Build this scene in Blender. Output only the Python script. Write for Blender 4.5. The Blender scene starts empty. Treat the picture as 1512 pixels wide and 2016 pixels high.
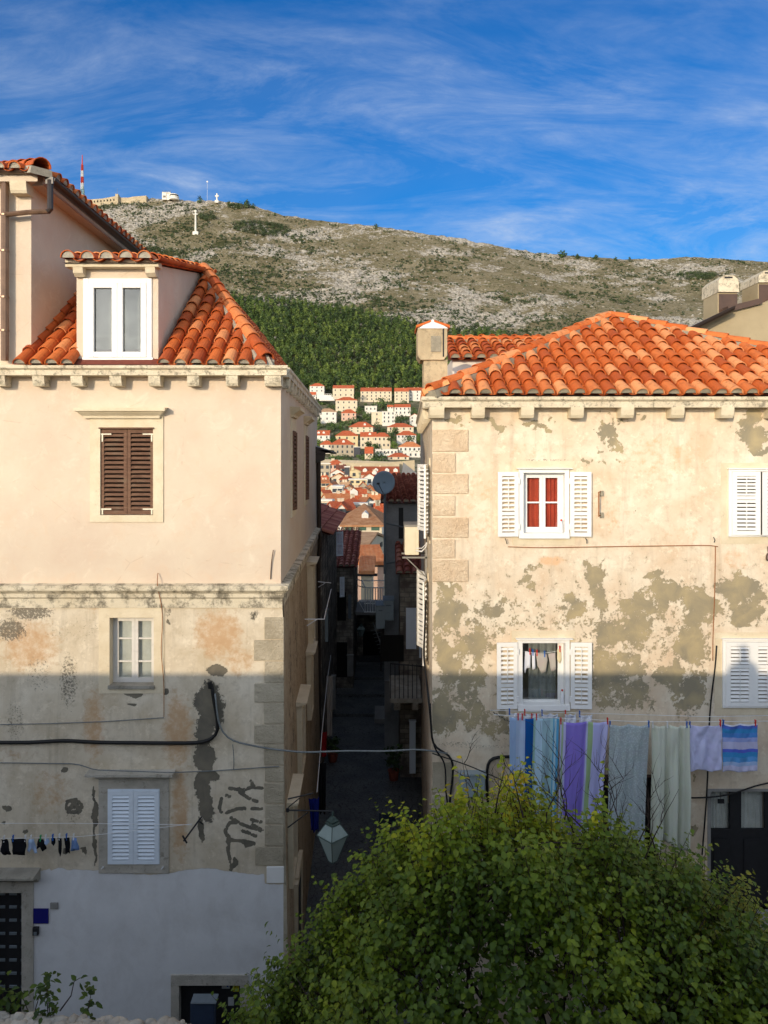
import bpy, bmesh, math, random
import numpy as np
from mathutils import Vector
R = math.radians
random.seed(7); rng = np.random.default_rng(7)
S = bpy.context.scene
COL = S.collection

# ------------------------------------------------------------ camera, sky, sun
F_PX = 1452.0; CX = 756.0; HY = 897.0; D0 = 13.7
cam = bpy.data.cameras.new("camera"); camo = bpy.data.objects.new("camera", cam); COL.objects.link(camo)
cam.sensor_fit = 'HORIZONTAL'; cam.sensor_width = 36.0; cam.lens = 36.0 * F_PX / 1512.0
cam.shift_y = -111.0 / 1512.0; cam.clip_start = 0.05; cam.clip_end = 12000
camo.location = (0, 0, 0); camo.rotation_euler = (R(90), 0, 0)
S.camera = camo

SUN_EL = 13.1; SUN_AZ = 25.4          # degrees above the horizon; behind the camera, to its left
w = bpy.data.worlds.new("World"); S.world = w; w.use_nodes = True
nt = w.node_tree; N = nt.nodes; Lk = nt.links
for n in list(N): N.remove(n)
wo = N.new('ShaderNodeOutputWorld'); bg = N.new('ShaderNodeBackground'); bg.inputs['Strength'].default_value = 0.105
sky = N.new('ShaderNodeTexSky'); sky.sky_type = 'NISHITA'; sky.sun_disc = False
sky.sun_elevation = R(SUN_EL); sky.sun_rotation = R(180 + SUN_AZ)
sky.air_density = 1.0; sky.dust_density = 0.6; sky.ozone_density = 3.0; sky.altitude = 50
# deep clear blue in the north; hazy sun-side sky brightened to fill the shade
hs1 = N.new('ShaderNodeHueSaturation'); hs1.inputs['Saturation'].default_value = 1.65; hs1.inputs['Value'].default_value = 1.45; hs1.inputs['Hue'].default_value = 0.514
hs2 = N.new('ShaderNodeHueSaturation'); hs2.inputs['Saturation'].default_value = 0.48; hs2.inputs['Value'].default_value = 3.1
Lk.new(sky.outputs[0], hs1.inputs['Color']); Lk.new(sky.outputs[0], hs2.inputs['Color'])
tc = N.new('ShaderNodeTexCoord')
def wmath(op, a, b=None, clamp=False):
    m = N.new('ShaderNodeMath'); m.operation = op; m.use_clamp = clamp
    for i, x in enumerate((a, b)):
        if x is None: continue
        if isinstance(x, (int, float)): m.inputs[i].default_value = x
        else: Lk.new(x, m.inputs[i])
    return m.outputs[0]
sep = N.new('ShaderNodeSeparateXYZ'); Lk.new(tc.outputs['Generated'], sep.inputs[0])
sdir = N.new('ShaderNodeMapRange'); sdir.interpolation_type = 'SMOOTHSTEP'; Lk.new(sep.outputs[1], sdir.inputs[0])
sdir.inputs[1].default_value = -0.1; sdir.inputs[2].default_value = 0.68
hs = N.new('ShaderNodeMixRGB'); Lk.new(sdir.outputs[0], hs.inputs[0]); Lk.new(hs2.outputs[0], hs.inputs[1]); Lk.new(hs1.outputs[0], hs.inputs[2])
zc = wmath('ADD', wmath('MAXIMUM', sep.outputs[2], 0.0), 0.30)
px_ = wmath('DIVIDE', sep.outputs[0], zc); py_ = wmath('DIVIDE', sep.outputs[1], zc)
cmb = N.new('ShaderNodeCombineXYZ'); Lk.new(px_, cmb.inputs[0]); Lk.new(py_, cmb.inputs[1])
def wnoise(scale, det, rough, dist, mapscale, rot, loc=(0, 0, 0)):
    mp = N.new('ShaderNodeMapping'); mp.inputs['Scale'].default_value = mapscale
    mp.inputs['Rotation'].default_value = (0, 0, R(rot)); mp.inputs['Location'].default_value = loc
    Lk.new(cmb.outputs[0], mp.inputs[0])
    n = N.new('ShaderNodeTexNoise'); n.inputs['Scale'].default_value = scale; n.inputs['Detail'].default_value = det
    n.inputs['Roughness'].default_value = rough; n.inputs['Distortion'].default_value = dist
    Lk.new(mp.outputs[0], n.inputs['Vector']); return n.outputs['Fac']
n1 = wnoise(2.3, 10, 0.66, 0.7, (1.0, 2.7, 1), -66, (3.1, 1.2, 0))      # long wisps
n2 = wnoise(0.9, 6, 0.6, 0.6, (1.0, 1.6, 1), -30, (7.3, 2.2, 0))     # broad banks
n3 = wnoise(5.0, 9, 0.7, 1.3, (1.0, 2.4, 1), 62, (1.4, 8.2, 0))
c1 = wmath('MULTIPLY', wmath('SUBTRACT', n1, 0.40), 3.4, True)
c2 = wmath('MULTIPLY', wmath('SUBTRACT', n2, 0.30), 3.0, True)
c3 = wmath('ADD', wmath('MULTIPLY', wmath('SUBTRACT', n3, 0.35), 1.6, True), 0.35)
cl = wmath('MULTIPLY', wmath('MULTIPLY', c1, c2), c3)
cl = wmath('ADD', wmath('MULTIPLY', cl, 1.0), wmath('MULTIPLY', c2, 0.13), True)
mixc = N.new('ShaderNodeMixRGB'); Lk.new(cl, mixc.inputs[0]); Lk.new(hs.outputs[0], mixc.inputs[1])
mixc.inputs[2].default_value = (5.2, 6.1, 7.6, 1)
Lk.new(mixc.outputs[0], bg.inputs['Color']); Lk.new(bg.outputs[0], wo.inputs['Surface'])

sl = bpy.data.lights.new("sun", 'SUN'); sl.energy = 3.0; sl.angle = R(0.55); sl.color = (1.0, 0.83, 0.60)
so = bpy.data.objects.new("sun", sl); COL.objects.link(so)
ld = Vector((math.sin(R(SUN_AZ)) * math.cos(R(SUN_EL)), math.cos(R(SUN_AZ)) * math.cos(R(SUN_EL)), -math.sin(R(SUN_EL))))
so.rotation_euler = ld.to_track_quat('-Z', 'Y').to_euler(); so.location = (-30, -60, 30)
S.view_settings.view_transform = 'Standard'; S.view_settings.look = 'None'
S.view_settings.exposure = 0.1; S.view_settings.gamma = 1.0
S.render.engine = 'CYCLES'; S.cycles.max_bounces = 10; S.cycles.diffuse_bounces = 6

# ------------------------------------------------------------ helpers
def X(px, D=D0): return (px - CX) * D / F_PX
def Z(py, D=D0): return (HY - py) * D / F_PX
def PT(px, py, D=D0): return (X(px, D), D, Z(py, D))
def CR(cx, cy): return (590 + cx / 5.304, 740 + cy / 5.304)

def tag(o, label=None, cat=None, group=None, kind=None):
    if label: o['label'] = label
    if cat: o['category'] = cat
    if group: o['group'] = group
    if kind: o['kind'] = kind
    return o
ORG = {}
def thing(name, label, cat, loc=(0, 0, 0), group=None):
    o = bpy.data.objects.new(name, None); COL.objects.link(o); o.location = loc
    o.empty_display_size = 0.3
    ORG[o.name] = tuple(loc); return tag(o, label, cat, group)
def org(p):
    return np.array(ORG.get(p.name, (0, 0, 0))) if p is not None else np.zeros(3)
def finish(name, me, mats, parent, smooth=False):
    o = bpy.data.objects.new(name, me); COL.objects.link(o)
    for m in (mats if isinstance(mats, (list, tuple)) else [mats]): me.materials.append(m)
    if parent is not None:
        o.parent = parent; ORG[o.name] = tuple(org(parent))
    if smooth:
        me.polygons.foreach_set('use_smooth', [True] * len(me.polygons))
    me.update(); return o

class Fr:
    """a wall frame: s runs along the wall, t out of it, z up"""
    def __init__(f, o, u, n): 
        f.o = np.array(o, float); u = np.array(u, float); n = np.array(n, float)
        f.u = u / np.linalg.norm(u); f.n = n / np.linalg.norm(n)
    def p(f, s, t, z):
        q = f.o + f.u * s + f.n * t; return (q[0], q[1], z)
    def turn(f, s, t, deg, flip=1):
        a = R(deg); q = f.o + f.u * s + f.n * t
        u = f.u * math.cos(a) * flip + f.n * math.sin(a)
        n = -f.u * math.sin(a) * flip + f.n * math.cos(a)
        return Fr(q, u, n)

class MB:
    def __init__(b): b.v = []; b.f = []; b.mi = []; b.ti = []
    def add(b, vs, fs, mi=0, ti=0.5):
        k = len(b.v); b.v.extend(vs)
        for f in fs: b.f.append(tuple(k + i for i in f)); b.mi.append(mi); b.ti.append(ti)
        return b
    def box(b, F, s0, s1, t0, t1, z0, z1, mi=0, ti=0.5):
        vs = [F.p(s, t, z) for z in (z0, z1) for t in (t0, t1) for s in (s0, s1)]
        return b.add(vs, [(0, 1, 3, 2), (4, 6, 7, 5), (0, 4, 5, 1), (2, 3, 7, 6), (0, 2, 6, 4), (1, 5, 7, 3)], mi, ti)
    def prof(b, F, s0, s1, pr, mi=0, ti=0.5, e0=0.0, e1=0.0):
        """profile of (t, z) pairs run along s; e0/e1: mitre slope (extra s per unit t)"""
        n = len(pr)
        vs = [F.p(s0 - e0 * t, t, z) for t, z in pr] + [F.p(s1 + e1 * t, t, z) for t, z in pr]
        fs = [(i, (i + 1) % n, n + (i + 1) % n, n + i) for i in range(n)] + [tuple(range(n))[::-1], tuple(range(n, 2 * n))]
        return b.add(vs, fs, mi, ti)
    def hull2(b, F, pr, t0, t1, mi=0, ti=0.5):
        """outline of (s, z) pairs, extruded from t0 to t1"""
        n = len(pr)
        vs = [F.p(s, t0, z) for s, z in pr] + [F.p(s, t1, z) for s, z in pr]
        fs = [(i, (i + 1) % n, n + (i + 1) % n, n + i) for i in range(n)] + [tuple(range(n))[::-1], tuple(range(n, 2 * n))]
        return b.add(vs, fs, mi, ti)
    def tube(b, pts, r, n=6, mi=0, ti=0.5, caps=True):
        pts = [Vector(p) for p in pts]; m = len(pts)
        rs = r if isinstance(r, (list, tuple)) else [r] * m
        vs = []; prev = None
        for i, p in enumerate(pts):
            d = (pts[min(i + 1, m - 1)] - pts[max(i - 1, 0)])
            if d.length < 1e-9: d = Vector((0, 0, 1))
            d.normalize()
            if prev is None:
                a = Vector((0, 0, 1)) if abs(d.z) < 0.9 else Vector((1, 0, 0)); sd = d.cross(a).normalized()
            else:
                sd = (prev - d * prev.dot(d))
                sd = sd.normalized() if sd.length > 1e-6 else d.orthogonal().normalized()
            prev = sd; up = d.cross(sd)
            for k in range(n):
                a = 2 * math.pi * k / n
                vs.append(tuple(p + (sd * math.cos(a) + up * math.sin(a)) * rs[i]))
        fs = [(i * n + k, i * n + (k + 1) % n, (i + 1) * n + (k + 1) % n, (i + 1) * n + k) for i in range(m - 1) for k in range(n)]
        if caps: fs += [tuple(range(n))[::-1], tuple(range((m - 1) * n, m * n))]
        return b.add(vs, fs, mi, ti)
    def lathe(b, c, prof, n=12, mi=0, ti=0.5, sq=False):
        """prof of (r, z) about a vertical axis at c"""
        m = len(prof); vs = []
        for r, z in prof:
            for k in range(n):
                a = 2 * math.pi * (k + (0.5 if sq else 0)) / n
                vs.append((c[0] + r * math.cos(a), c[1] + r * math.sin(a), c[2] + z))
        fs = [(i * n + k, i * n + (k + 1) % n, (i + 1) * n + (k + 1) % n, (i + 1) * n + k) for i in range(m - 1) for k in range(n)]
        fs += [tuple(range(n))[::-1], tuple(range((m - 1) * n, m * n))]
        return b.add(vs, fs, mi, ti)
    def build(b, name, mats, parent=None, smooth=False, label=None, cat=None, group=None, kind=None, auto=None):
        me = bpy.data.meshes.new(name)
        v = np.array(b.v, float) - org(parent)
        me.from_pydata(v.tolist(), [], b.f)
        if isinstance(mats, (list, tuple)): me.polygons.foreach_set('material_index', b.mi)
        at = me.attributes.new('tint', 'FLOAT', 'FACE'); at.data.foreach_set('value', b.ti)
        o = finish(name, me, mats, parent, smooth)
        if auto: 
            bm = bmesh.new(); bm.from_mesh(me); bmesh.ops.recalc_face_normals(bm, faces=bm.faces); bm.to_mesh(me); bm.free()
        tag(o, label, cat, group, kind)
        return o

def bevel(o, w=0.01, seg=2):
    m = o.modifiers.new('bevel', 'BEVEL'); m.width = w; m.segments = seg; m.limit_method = 'ANGLE'; return o

def fastmesh(name, V, Fq, mats, parent=None, attrs=None, smooth=False, mi=None):
    """V (n,3) array, Fq (m,k) index array (k = 3 or 4)"""
    me = bpy.data.meshes.new(name); V = np.asarray(V, np.float32) - org(parent).astype(np.float32)
    Fq = np.asarray(Fq, np.int32); k = Fq.shape[1]
    me.vertices.add(len(V)); me.vertices.foreach_set('co', V.ravel())
    me.loops.add(Fq.size); me.loops.foreach_set('vertex_index', Fq.ravel())
    me.polygons.add(len(Fq)); me.polygons.foreach_set('loop_start', np.arange(0, Fq.size, k, dtype=np.int32))
    me.polygons.foreach_set('loop_total', np.full(len(Fq), k, np.int32))
    if mi is not None: me.polygons.foreach_set('material_index', np.asarray(mi, np.int32))
    me.update(calc_edges=True)
    for an, (dom, arr) in (attrs or {}).items():
        a = me.attributes.new(an, 'FLOAT', dom); a.data.foreach_set('value', np.asarray(arr, np.float32).ravel())
    return finish(name, me, mats, parent, smooth)

# noise in python, for stains, terrain and wall patches
_T = rng.random((256, 256)).astype(np.float32)
def vn(x, y):
    xi = np.floor(x).astype(int); yi = np.floor(y).astype(int); fx = x - xi; fy = y - yi
    fx = fx * fx * (3 - 2 * fx); fy = fy * fy * (3 - 2 * fy)
    g = lambda a, c: _T[a & 255, c & 255]
    return (g(xi, yi) * (1 - fx) + g(xi + 1, yi) * fx) * (1 - fy) + (g(xi, yi + 1) * (1 - fx) + g(xi + 1, yi + 1) * fx) * fy
def fbm(x, y, o=5, g=0.5):
    s = 0; a = 1; t = 0
    for i in range(o):
        s = s + a * vn(x * 2 ** i + 17.3 * i, y * 2 ** i + 5.1 * i); t += a; a *= g
    return s / t
def ridged(x, y, o=5, g=0.55):
    s = 0; a = 1; t = 0
    for i in range(o):
        s = s + a * (1 - np.abs(2 * vn(x * 2 ** i + 31.7 * i, y * 2 ** i + 9.9 * i) - 1)); t += a; a *= g
    return s / t

# ------------------------------------------------------------ materials
class MM:
    """small helper for building node materials"""
    def __init__(s, name):
        s.m = bpy.data.materials.new(name); s.m.use_nodes = True; s.nt = s.m.node_tree; s.N = s.nt.nodes; s.L = s.nt.links
        s.b = s.N['Principled BSDF']; s._oc = None
    def oc(s):
        if s._oc is None: s._oc = s.N.new('ShaderNodeTexCoord').outputs['Object']
        return s._oc
    def set(s, sock, v):
        if isinstance(v, bpy.types.NodeSocket): s.L.new(v, sock)
        elif isinstance(v, (tuple, list)): sock.default_value = tuple(v) + ((1,) if len(v) == 3 and len(sock.default_value) == 4 else ())
        else: sock.default_value = v
    def noise(s, scale, det=4, rough=0.55, dist=0.0, sc=None, out='Fac', vec=None):
        n = s.N.new('ShaderNodeTexNoise'); n.inputs['Scale'].default_value = scale; n.inputs['Detail'].default_value = det
        n.inputs['Roughness'].default_value = rough; n.inputs['Distortion'].default_value = dist
        v = vec or s.oc()
        if sc:
            mp = s.N.new('ShaderNodeMapping'); mp.inputs['Scale'].default_value = sc; s.L.new(v, mp.inputs[0]); v = mp.outputs[0]
        s.L.new(v, n.inputs['Vector']); return n.outputs[out]
    def vor(s, scale, feat='F1', out='Distance', sc=None):
        n = s.N.new('ShaderNodeTexVoronoi'); n.feature = feat; n.inputs['Scale'].default_value = scale
        v = s.oc()
        if sc:
            mp = s.N.new('ShaderNodeMapping'); mp.inputs['Scale'].default_value = sc; s.L.new(v, mp.inputs[0]); v = mp.outputs[0]
        s.L.new(v, n.inputs['Vector']); return n.outputs[out]
    def math(s, op, a, b=0.0, c=None, clamp=False):
        n = s.N.new('ShaderNodeMath'); n.operation = op; n.use_clamp = clamp
        s.set(n.inputs[0], a); s.set(n.inputs[1], b)
        if c is not None: s.set(n.inputs[2], c)
        return n.outputs[0]
    def step(s, x, a, b):
        n = s.N.new('ShaderNodeMapRange'); n.clamp = True; s.set(n.inputs[0], x); n.inputs[1].default_value = a; n.inputs[2].default_value = b
        return n.outputs[0]
    def mix(s, f, a, b, mode='MIX'):
        n = s.N.new('ShaderNodeMixRGB'); n.blend_type = mode; s.set(n.inputs[0], f); s.set(n.inputs[1], a); s.set(n.inputs[2], b)
        return n.outputs[0]
    def attr(s, name):
        n = s.N.new('ShaderNodeAttribute'); n.attribute_name = name; return n.outputs['Fac']
    def bump(s, h, strength=0.3, dist=0.02, nrm=None):
        n = s.N.new('ShaderNodeBump'); n.inputs['Strength'].default_value = strength; n.inputs['Distance'].default_value = dist
        s.L.new(h, n.inputs['Height'])
        if nrm is not None: s.L.new(nrm, n.inputs['Normal'])
        return n.outputs[0]
    def done(s, col, rough=0.8, nrm=None, **kw):
        s.set(s.b.inputs['Base Color'], col); s.set(s.b.inputs['Roughness'], rough)
        if nrm is not None: s.L.new(nrm, s.b.inputs['Normal'])
        s.b.inputs['Specular IOR Level'].default_value = kw.pop('spec', 0.3)
        for k, v in kw.items(): s.set(s.b.inputs[k.replace('_', ' ')], v)
        return s.m

def simple(name, col, rough=0.7, var=0.25, scale=6.0, bump=0.15, bdist=0.01, spec=0.3, metallic=0.0, **kw):
    s = MM(name); c2 = tuple(x * (1 - var) for x in col); n = s.noise(scale, 6, 0.6)
    n2 = s.noise(scale * 7, 4, 0.6)
    f = s.math('ADD', s.math('MULTIPLY', n, 0.7), s.math('MULTIPLY', n2, 0.3))
    c = s.mix(s.step(f, 0.35, 0.65), c2, col)
    return s.done(c, rough, s.bump(n2, bump, bdist), spec=spec, Metallic=metallic, **kw)

def m_plaster_new():
    s = MM('plaster_new'); n = s.noise(0.9, 5, 0.6); n2 = s.noise(3.5, 6, 0.65, 0.6); n3 = s.noise(45, 3)
    c = s.mix(s.step(n, 0.3, 0.7), (0.60, 0.475, 0.365), (0.66, 0.56, 0.435))
    c = s.mix(s.math('MULTIPLY', s.step(n2, 0.52, 0.75), 0.35), c, (0.66, 0.46, 0.30))
    c = s.mix(s.math('MULTIPLY', s.step(s.noise(2.2, 6, 0.7, 1.0), 0.56, 0.70), 0.22), c, (0.88, 0.80, 0.66))
    c = s.mix(s.math('MULTIPLY', s.step(s.noise(1.1, 6, 0.7, 0.5, sc=(3, 3, 0.3)), 0.6, 0.78), 0.18), c, (0.45, 0.36, 0.27))
    cr = s.vor(0.55, 'DISTANCE_TO_EDGE', sc=(1, 1, 1.3)); cm = s.math('MULTIPLY', s.step(cr, 0.006, 0.001), s.step(n2, 0.5, 0.6)); c = s.mix(s.math('MULTIPLY', cm, 0.35), c, (0.4, 0.3, 0.22))
    c = s.mix(s.math('MULTIPLY', s.step(s.noise(5, 9, 0.75), 0.56, 0.62), 0.16), c, (0.60, 0.42, 0.30))
    h = s.math('ADD', s.math('MULTIPLY', n2, 1.0), s.math('MULTIPLY', n3, 0.06))
    return s.done(c, 0.9, s.bump(h, 0.5, 0.03), spec=0.15)
def m_old(name, base_a, base_b, patch, patch_b, orange, pk=1.0):
    """old render with cement patches (peel), warm stains (stain), mould (mould) and fresh white paint (white)"""
    s = MM(name)
    n = s.noise(1.3, 7, 0.62, 0.4); nf = s.noise(6, 9, 0.72, 0.15); nh = s.noise(22, 8, 0.75, 0.1); g = s.noise(60, 4)
    c = s.mix(s.step(n, 0.33, 0.66), base_a, base_b)
    c = s.mix(s.math('MULTIPLY', s.step(nf, 0.50, 0.66), 0.45), c, tuple(x * 0.72 for x in base_a))
    c = s.mix(s.math('MULTIPLY', s.step(s.noise(3.4, 9, 0.78, 0.1), 0.55, 0.58), 0.45), c, tuple(min(1, x * 1.12) for x in base_b))
    c = s.mix(s.math('MULTIPLY', s.step(s.noise(0.9, 7, 0.72, 0.2, sc=(4, 4, 0.35)), 0.53, 0.7), 0.42), c, tuple(x * 0.6 for x in base_a))
    st = s.math('ADD', s.attr('stain'), s.math('MULTIPLY', s.math('SUBTRACT', nf, 0.5), 1.4))
    c = s.mix(s.math('MULTIPLY', s.step(st, 0.45, 0.85), 0.75), c, orange)
    pe = s.math('ADD', s.math('ADD', s.attr('peel'), s.math('MULTIPLY', s.math('SUBTRACT', nf, 0.5), pk)), s.math('MULTIPLY', s.math('SUBTRACT', nh, 0.5), pk * 0.62))
    pm = s.step(pe, 0.49, 0.525)
    pc = s.mix(s.step(s.noise(2.4, 6, 0.6, 0.5), 0.35, 0.65), patch, patch_b)
    c = s.mix(pm, c, pc)
    mo = s.math('ADD', s.attr('mould'), s.math('MULTIPLY', s.math('SUBTRACT', nh, 0.5), 1.5))
    mm = s.step(mo, 0.5, 0.62)
    c = s.mix(s.math('MULTIPLY', mm, 0.8), c, (0.10, 0.09, 0.07))
    wh = s.math('ADD', s.attr('white'), s.math('MULTIPLY', s.math('SUBTRACT', nf, 0.5), 0.5))
    wm = s.step(wh, 0.49, 0.53)
    c = s.mix(wm, c, s.mix(s.math('MULTIPLY', s.step(s.noise(1.6, 8, 0.7, 0.2, sc=(1, 1, .7)), 0.48, 0.66), 0.35), s.mix(s.step(n, 0.35, 0.65), (0.66, 0.66, 0.66), (0.74, 0.74, 0.74)), (0.50, 0.48, 0.46)))
    h = s.math('ADD', s.math('MULTIPLY', nf, 0.5), s.math('MULTIPLY', g, 0.05))
    h = s.math('SUBTRACT', h, s.math('MULTIPLY', pm, 0.35))
    h = s.math('SUBTRACT', s.math('MULTIPLY', h, s.math('SUBTRACT', 1.0, s.math('MULTIPLY', wm, 0.85))), s.math('MULTIPLY', mm, 0.1))
    return s.done(c, 0.92, s.bump(h, 0.6, 0.022), spec=0.12)
def m_stone(name, a, b, dark=0.35, sc=5.0, rough_bump=0.02, mould=0.60):
    s = MM(name); n = s.noise(sc * 0.4, 5, 0.6); n2 = s.noise(sc * 4, 7, 0.7, 0.5); n3 = s.noise(sc, 9, 0.78, 0.15)
    c = s.mix(s.step(n, 0.35, 0.65), a, b)
    c = s.mix(s.math('MULTIPLY', s.step(n3, mould - 0.06, mould + 0.05), dark), c, (0.13, 0.115, 0.085))
    c = s.mix(s.math('MULTIPLY', s.step(n2, 0.58, 0.7), dark * 0.8), c, (0.25, 0.22, 0.16))
    return s.done(c, 0.9, s.bump(s.math('ADD', n2, n3), 0.7, rough_bump), spec=0.15)
def m_rustic(name, a, b):
    s = MM(name); n = s.noise(2.0, 4); v = s.noise(26, 6, 0.6, 1.5); v2 = s.noise(9, 5, 0.6, 0.8)
    c = s.mix(s.step(n, 0.35, 0.65), a, b); c = s.mix(s.math('MULTIPLY', s.step(v, 0.42, 0.30), 0.35), c, tuple(x * 0.5 for x in a))
    return s.done(c, 0.92, s.bump(s.math('ADD', v, v2), 1.0, 0.035), spec=0.12)
def m_tile(name, lo, mid, hi, dirt=0.3):
    s = MM(name); t = s.attr('tint')
    c = s.mix(s.step(t, 0.0, 0.55), lo, mid); c = s.mix(s.step(t, 0.55, 1.0), c, hi)
    n = s.noise(9, 6, 0.65); n2 = s.noise(40, 4, 0.6)
    c = s.mix(s.math('MULTIPLY', s.step(n, 0.52, 0.72), dirt), c, tuple(x * 0.45 for x in lo))
    c = s.mix(s.math('MULTIPLY', s.step(n2, 0.60, 0.72), 0.25), c, (0.62, 0.42, 0.28))
    return s.done(c, 0.75, s.bump(n2, 0.3, 0.006), spec=0.25)
def m_paint(name, col, rough=0.5, wear=0.25):
    s = MM(name); n = s.noise(5, 7, 0.65, 0.4); n2 = s.noise(30, 4)
    c = s.mix(s.math('MULTIPLY', s.step(n, 0.52, 0.72), wear), col, tuple(x * 0.62 for x in col))
    return s.done(c, rough, s.bump(n2, 0.12, 0.004), spec=0.35)
def m_wood(name, a, b):
    s = MM(name); n = s.noise(6, 7, 0.7, 0.8, sc=(1, 1, 4)); n2 = s.noise(3, 4)
    c = s.mix(s.step(n, 0.35, 0.65), a, b); c = s.mix(s.math('MULTIPLY', s.step(n2, 0.55, 0.7), 0.5), c, (0.20, 0.15, 0.10))
    return s.done(c, 0.75, s.bump(n, 0.4, 0.005), spec=0.2)
def m_glass(name='glass', tint=(0.75, 0.8, 0.8), refl=0.2):
    m = bpy.data.materials.new(name); m.use_nodes = True; t = m.node_tree; n = t.nodes; n.clear()
    o = n.new('ShaderNodeOutputMaterial'); g = n.new('ShaderNodeBsdfGlossy'); g.inputs['Roughness'].default_value = 0.03
    tr = n.new('ShaderNodeBsdfTransparent'); tr.inputs['Color'].default_value = tint + (1,)
    mx = n.new('ShaderNodeMixShader'); lw = n.new('ShaderNodeLayerWeight'); lw.inputs['Blend'].default_value = refl
    nz = n.new('ShaderNodeTexNoise'); nz.inputs['Scale'].default_value = 1.6; tcc = n.new('ShaderNodeTexCoord')
    t.links.new(tcc.outputs['Object'], nz.inputs['Vector'])
    bp = n.new('ShaderNodeBump'); bp.inputs['Strength'].default_value = 0.12; bp.inputs['Distance'].default_value = 0.05
    t.links.new(nz.outputs['Fac'], bp.inputs['Height']); t.links.new(bp.outputs[0], g.inputs['Normal'])
    ad = n.new('ShaderNodeMath'); ad.operation = 'ADD'; ad.use_clamp = True; ad.inputs[1].default_value = refl
    t.links.new(lw.outputs['Fresnel'], ad.inputs[0])
    t.links.new(ad.outputs[0], mx.inputs[0]); t.links.new(tr.outputs[0], mx.inputs[1]); t.links.new(g.outputs[0], mx.inputs[2])
    t.links.new(mx.outputs[0], o.inputs[0]); return m
def m_leaf(name, cols, trans=0.25):
    """cols: colours along the per-leaf 'tint' attribute"""
    s = MM(name); t = s.attr('tint'); rp = s.N.new('ShaderNodeValToRGB'); e = rp.color_ramp.elements
    e[0].color = tuple(cols[0]) + (1,); e[1].color = tuple(cols[-1]) + (1,)
    for i, cc in enumerate(cols[1:-1]):
        x = e.new((i + 1) / (len(cols) - 1)); x.color = tuple(cc) + (1,)
    s.L.new(t, rp.inputs[0])
    m = s.done(rp.outputs[0], 0.5, None, spec=0.4)
    if trans > 0:
        tb = s.N.new('ShaderNodeBsdfTranslucent'); s.L.new(rp.outputs[0], tb.inputs['Color']); mx = s.N.new('ShaderNodeMixShader')
        mx.inputs[0].default_value = trans; s.L.new(s.b.outputs[0], mx.inputs[1]); s.L.new(tb.outputs[0], mx.inputs[2])
        s.L.new(mx.outputs[0], s.N['Material Output'].inputs[0])
    return m
def m_cloth(name, stripes=None, col=(0.5, 0.5, 0.5), axis=0, tex=None):
    """stripes: [(start, colour)...] along the cloth's own width (axis 0) or length (axis 1)"""
    s = MM(name)
    if stripes:
        t = s.attr('cu' if axis == 0 else 'cv'); rp = s.N.new('ShaderNodeValToRGB'); rp.color_ramp.interpolation = 'CONSTANT'
        e = rp.color_ramp.elements; e[0].position = 0; e[0].color = tuple(stripes[0][1]) + (1,)
        e[1].position = stripes[1][0]; e[1].color = tuple(stripes[1][1]) + (1,)
        for p, cc in stripes[2:]:
            x = e.new(p); x.color = tuple(cc) + (1,)
        s.L.new(t, rp.inputs[0]); c = rp.outputs[0]
    else: c = col
    g = s.noise(90, 3)
    if tex == 'lace':
        v = s.vor(34); c = s.mix(s.math('MULTIPLY', s.step(v, 0.25, 0.5), 0.45), c, tuple(x * 0.5 for x in col)); g = v
    c = s.mix(0.12, c, s.noise(8, 3, out='Color'), 'SOFT_LIGHT')
    m = s.done(c, 0.95, s.bump(g, 0.25, 0.004), spec=0.05)
    return m

M = {}
M['new'] = m_plaster_new()
M['oldL'] = m_old('old_render_left', (0.54, 0.45, 0.32), (0.70, 0.62, 0.49), (0.115, 0.105, 0.085), (0.20, 0.175, 0.13), (0.50, 0.30, 0.15))
M['oldR'] = m_old('old_render_right', (0.64, 0.49, 0.34), (0.75, 0.67, 0.53), (0.27, 0.235, 0.165), (0.42, 0.34, 0.20), (0.70, 0.43, 0.24), 1.6)
M['side'] = m_plaster_new()
M['stone'] = m_stone('cornice_stone', (0.60, 0.51, 0.37), (0.72, 0.64, 0.48), 0.75, 7.0, 0.015, 0.565)
M['stone_dirty'] = m_stone('weathered_stone', (0.58, 0.50, 0.36), (0.68, 0.61, 0.47), 0.85, 3.0, 0.02, 0.53)
M['stone_clean'] = m_stone('window_stone', (0.62, 0.52, 0.36), (0.70, 0.61, 0.45), 0.30, 7.0, 0.008, 0.64)
M['stone_light'] = m_stone('light_grey_stone', (0.40, 0.37, 0.31), (0.52, 0.48, 0.41), 0.6, 6.0)
M['stone_grey'] = m_stone('grey_stone', (0.25, 0.23, 0.19), (0.38, 0.35, 0.29), 0.6)
M['quoinR'] = m_rustic('rustic_stone_warm', (0.68, 0.50, 0.33), (0.78, 0.63, 0.45))
M['quoinL'] = m_rustic('rustic_stone_grey', (0.42, 0.36, 0.26), (0.55, 0.48, 0.36))
M['tile'] = m_tile('clay_tiles', (0.40, 0.075, 0.018), (0.60, 0.14, 0.028), (0.78, 0.33, 0.13), 0.45)
M['tile_dark'] = m_tile('old_clay_tiles', (0.16, 0.04, 0.025), (0.26, 0.07, 0.045), (0.36, 0.14, 0.09), 0.5)
M['mortar'] = simple('mortar', (0.50, 0.45, 0.36), 0.95, 0.4, 12, 0.5, 0.02)
M['mortar_grey'] = simple('grey_mortar', (0.36, 0.32, 0.24), 0.95, 0.35, 12, 0.5, 0.02)
M['white'] = m_paint('white_paint', (0.80, 0.79, 0.76))
M['bluewhite'] = m_paint('pale_blue_paint', (0.72, 0.79, 0.86))
M['cream'] = m_paint('cream_metal', (0.74, 0.68, 0.52))
M['brown'] = m_wood('brown_shutter_wood', (0.11, 0.055, 0.035), (0.19, 0.105, 0.065))
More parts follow.
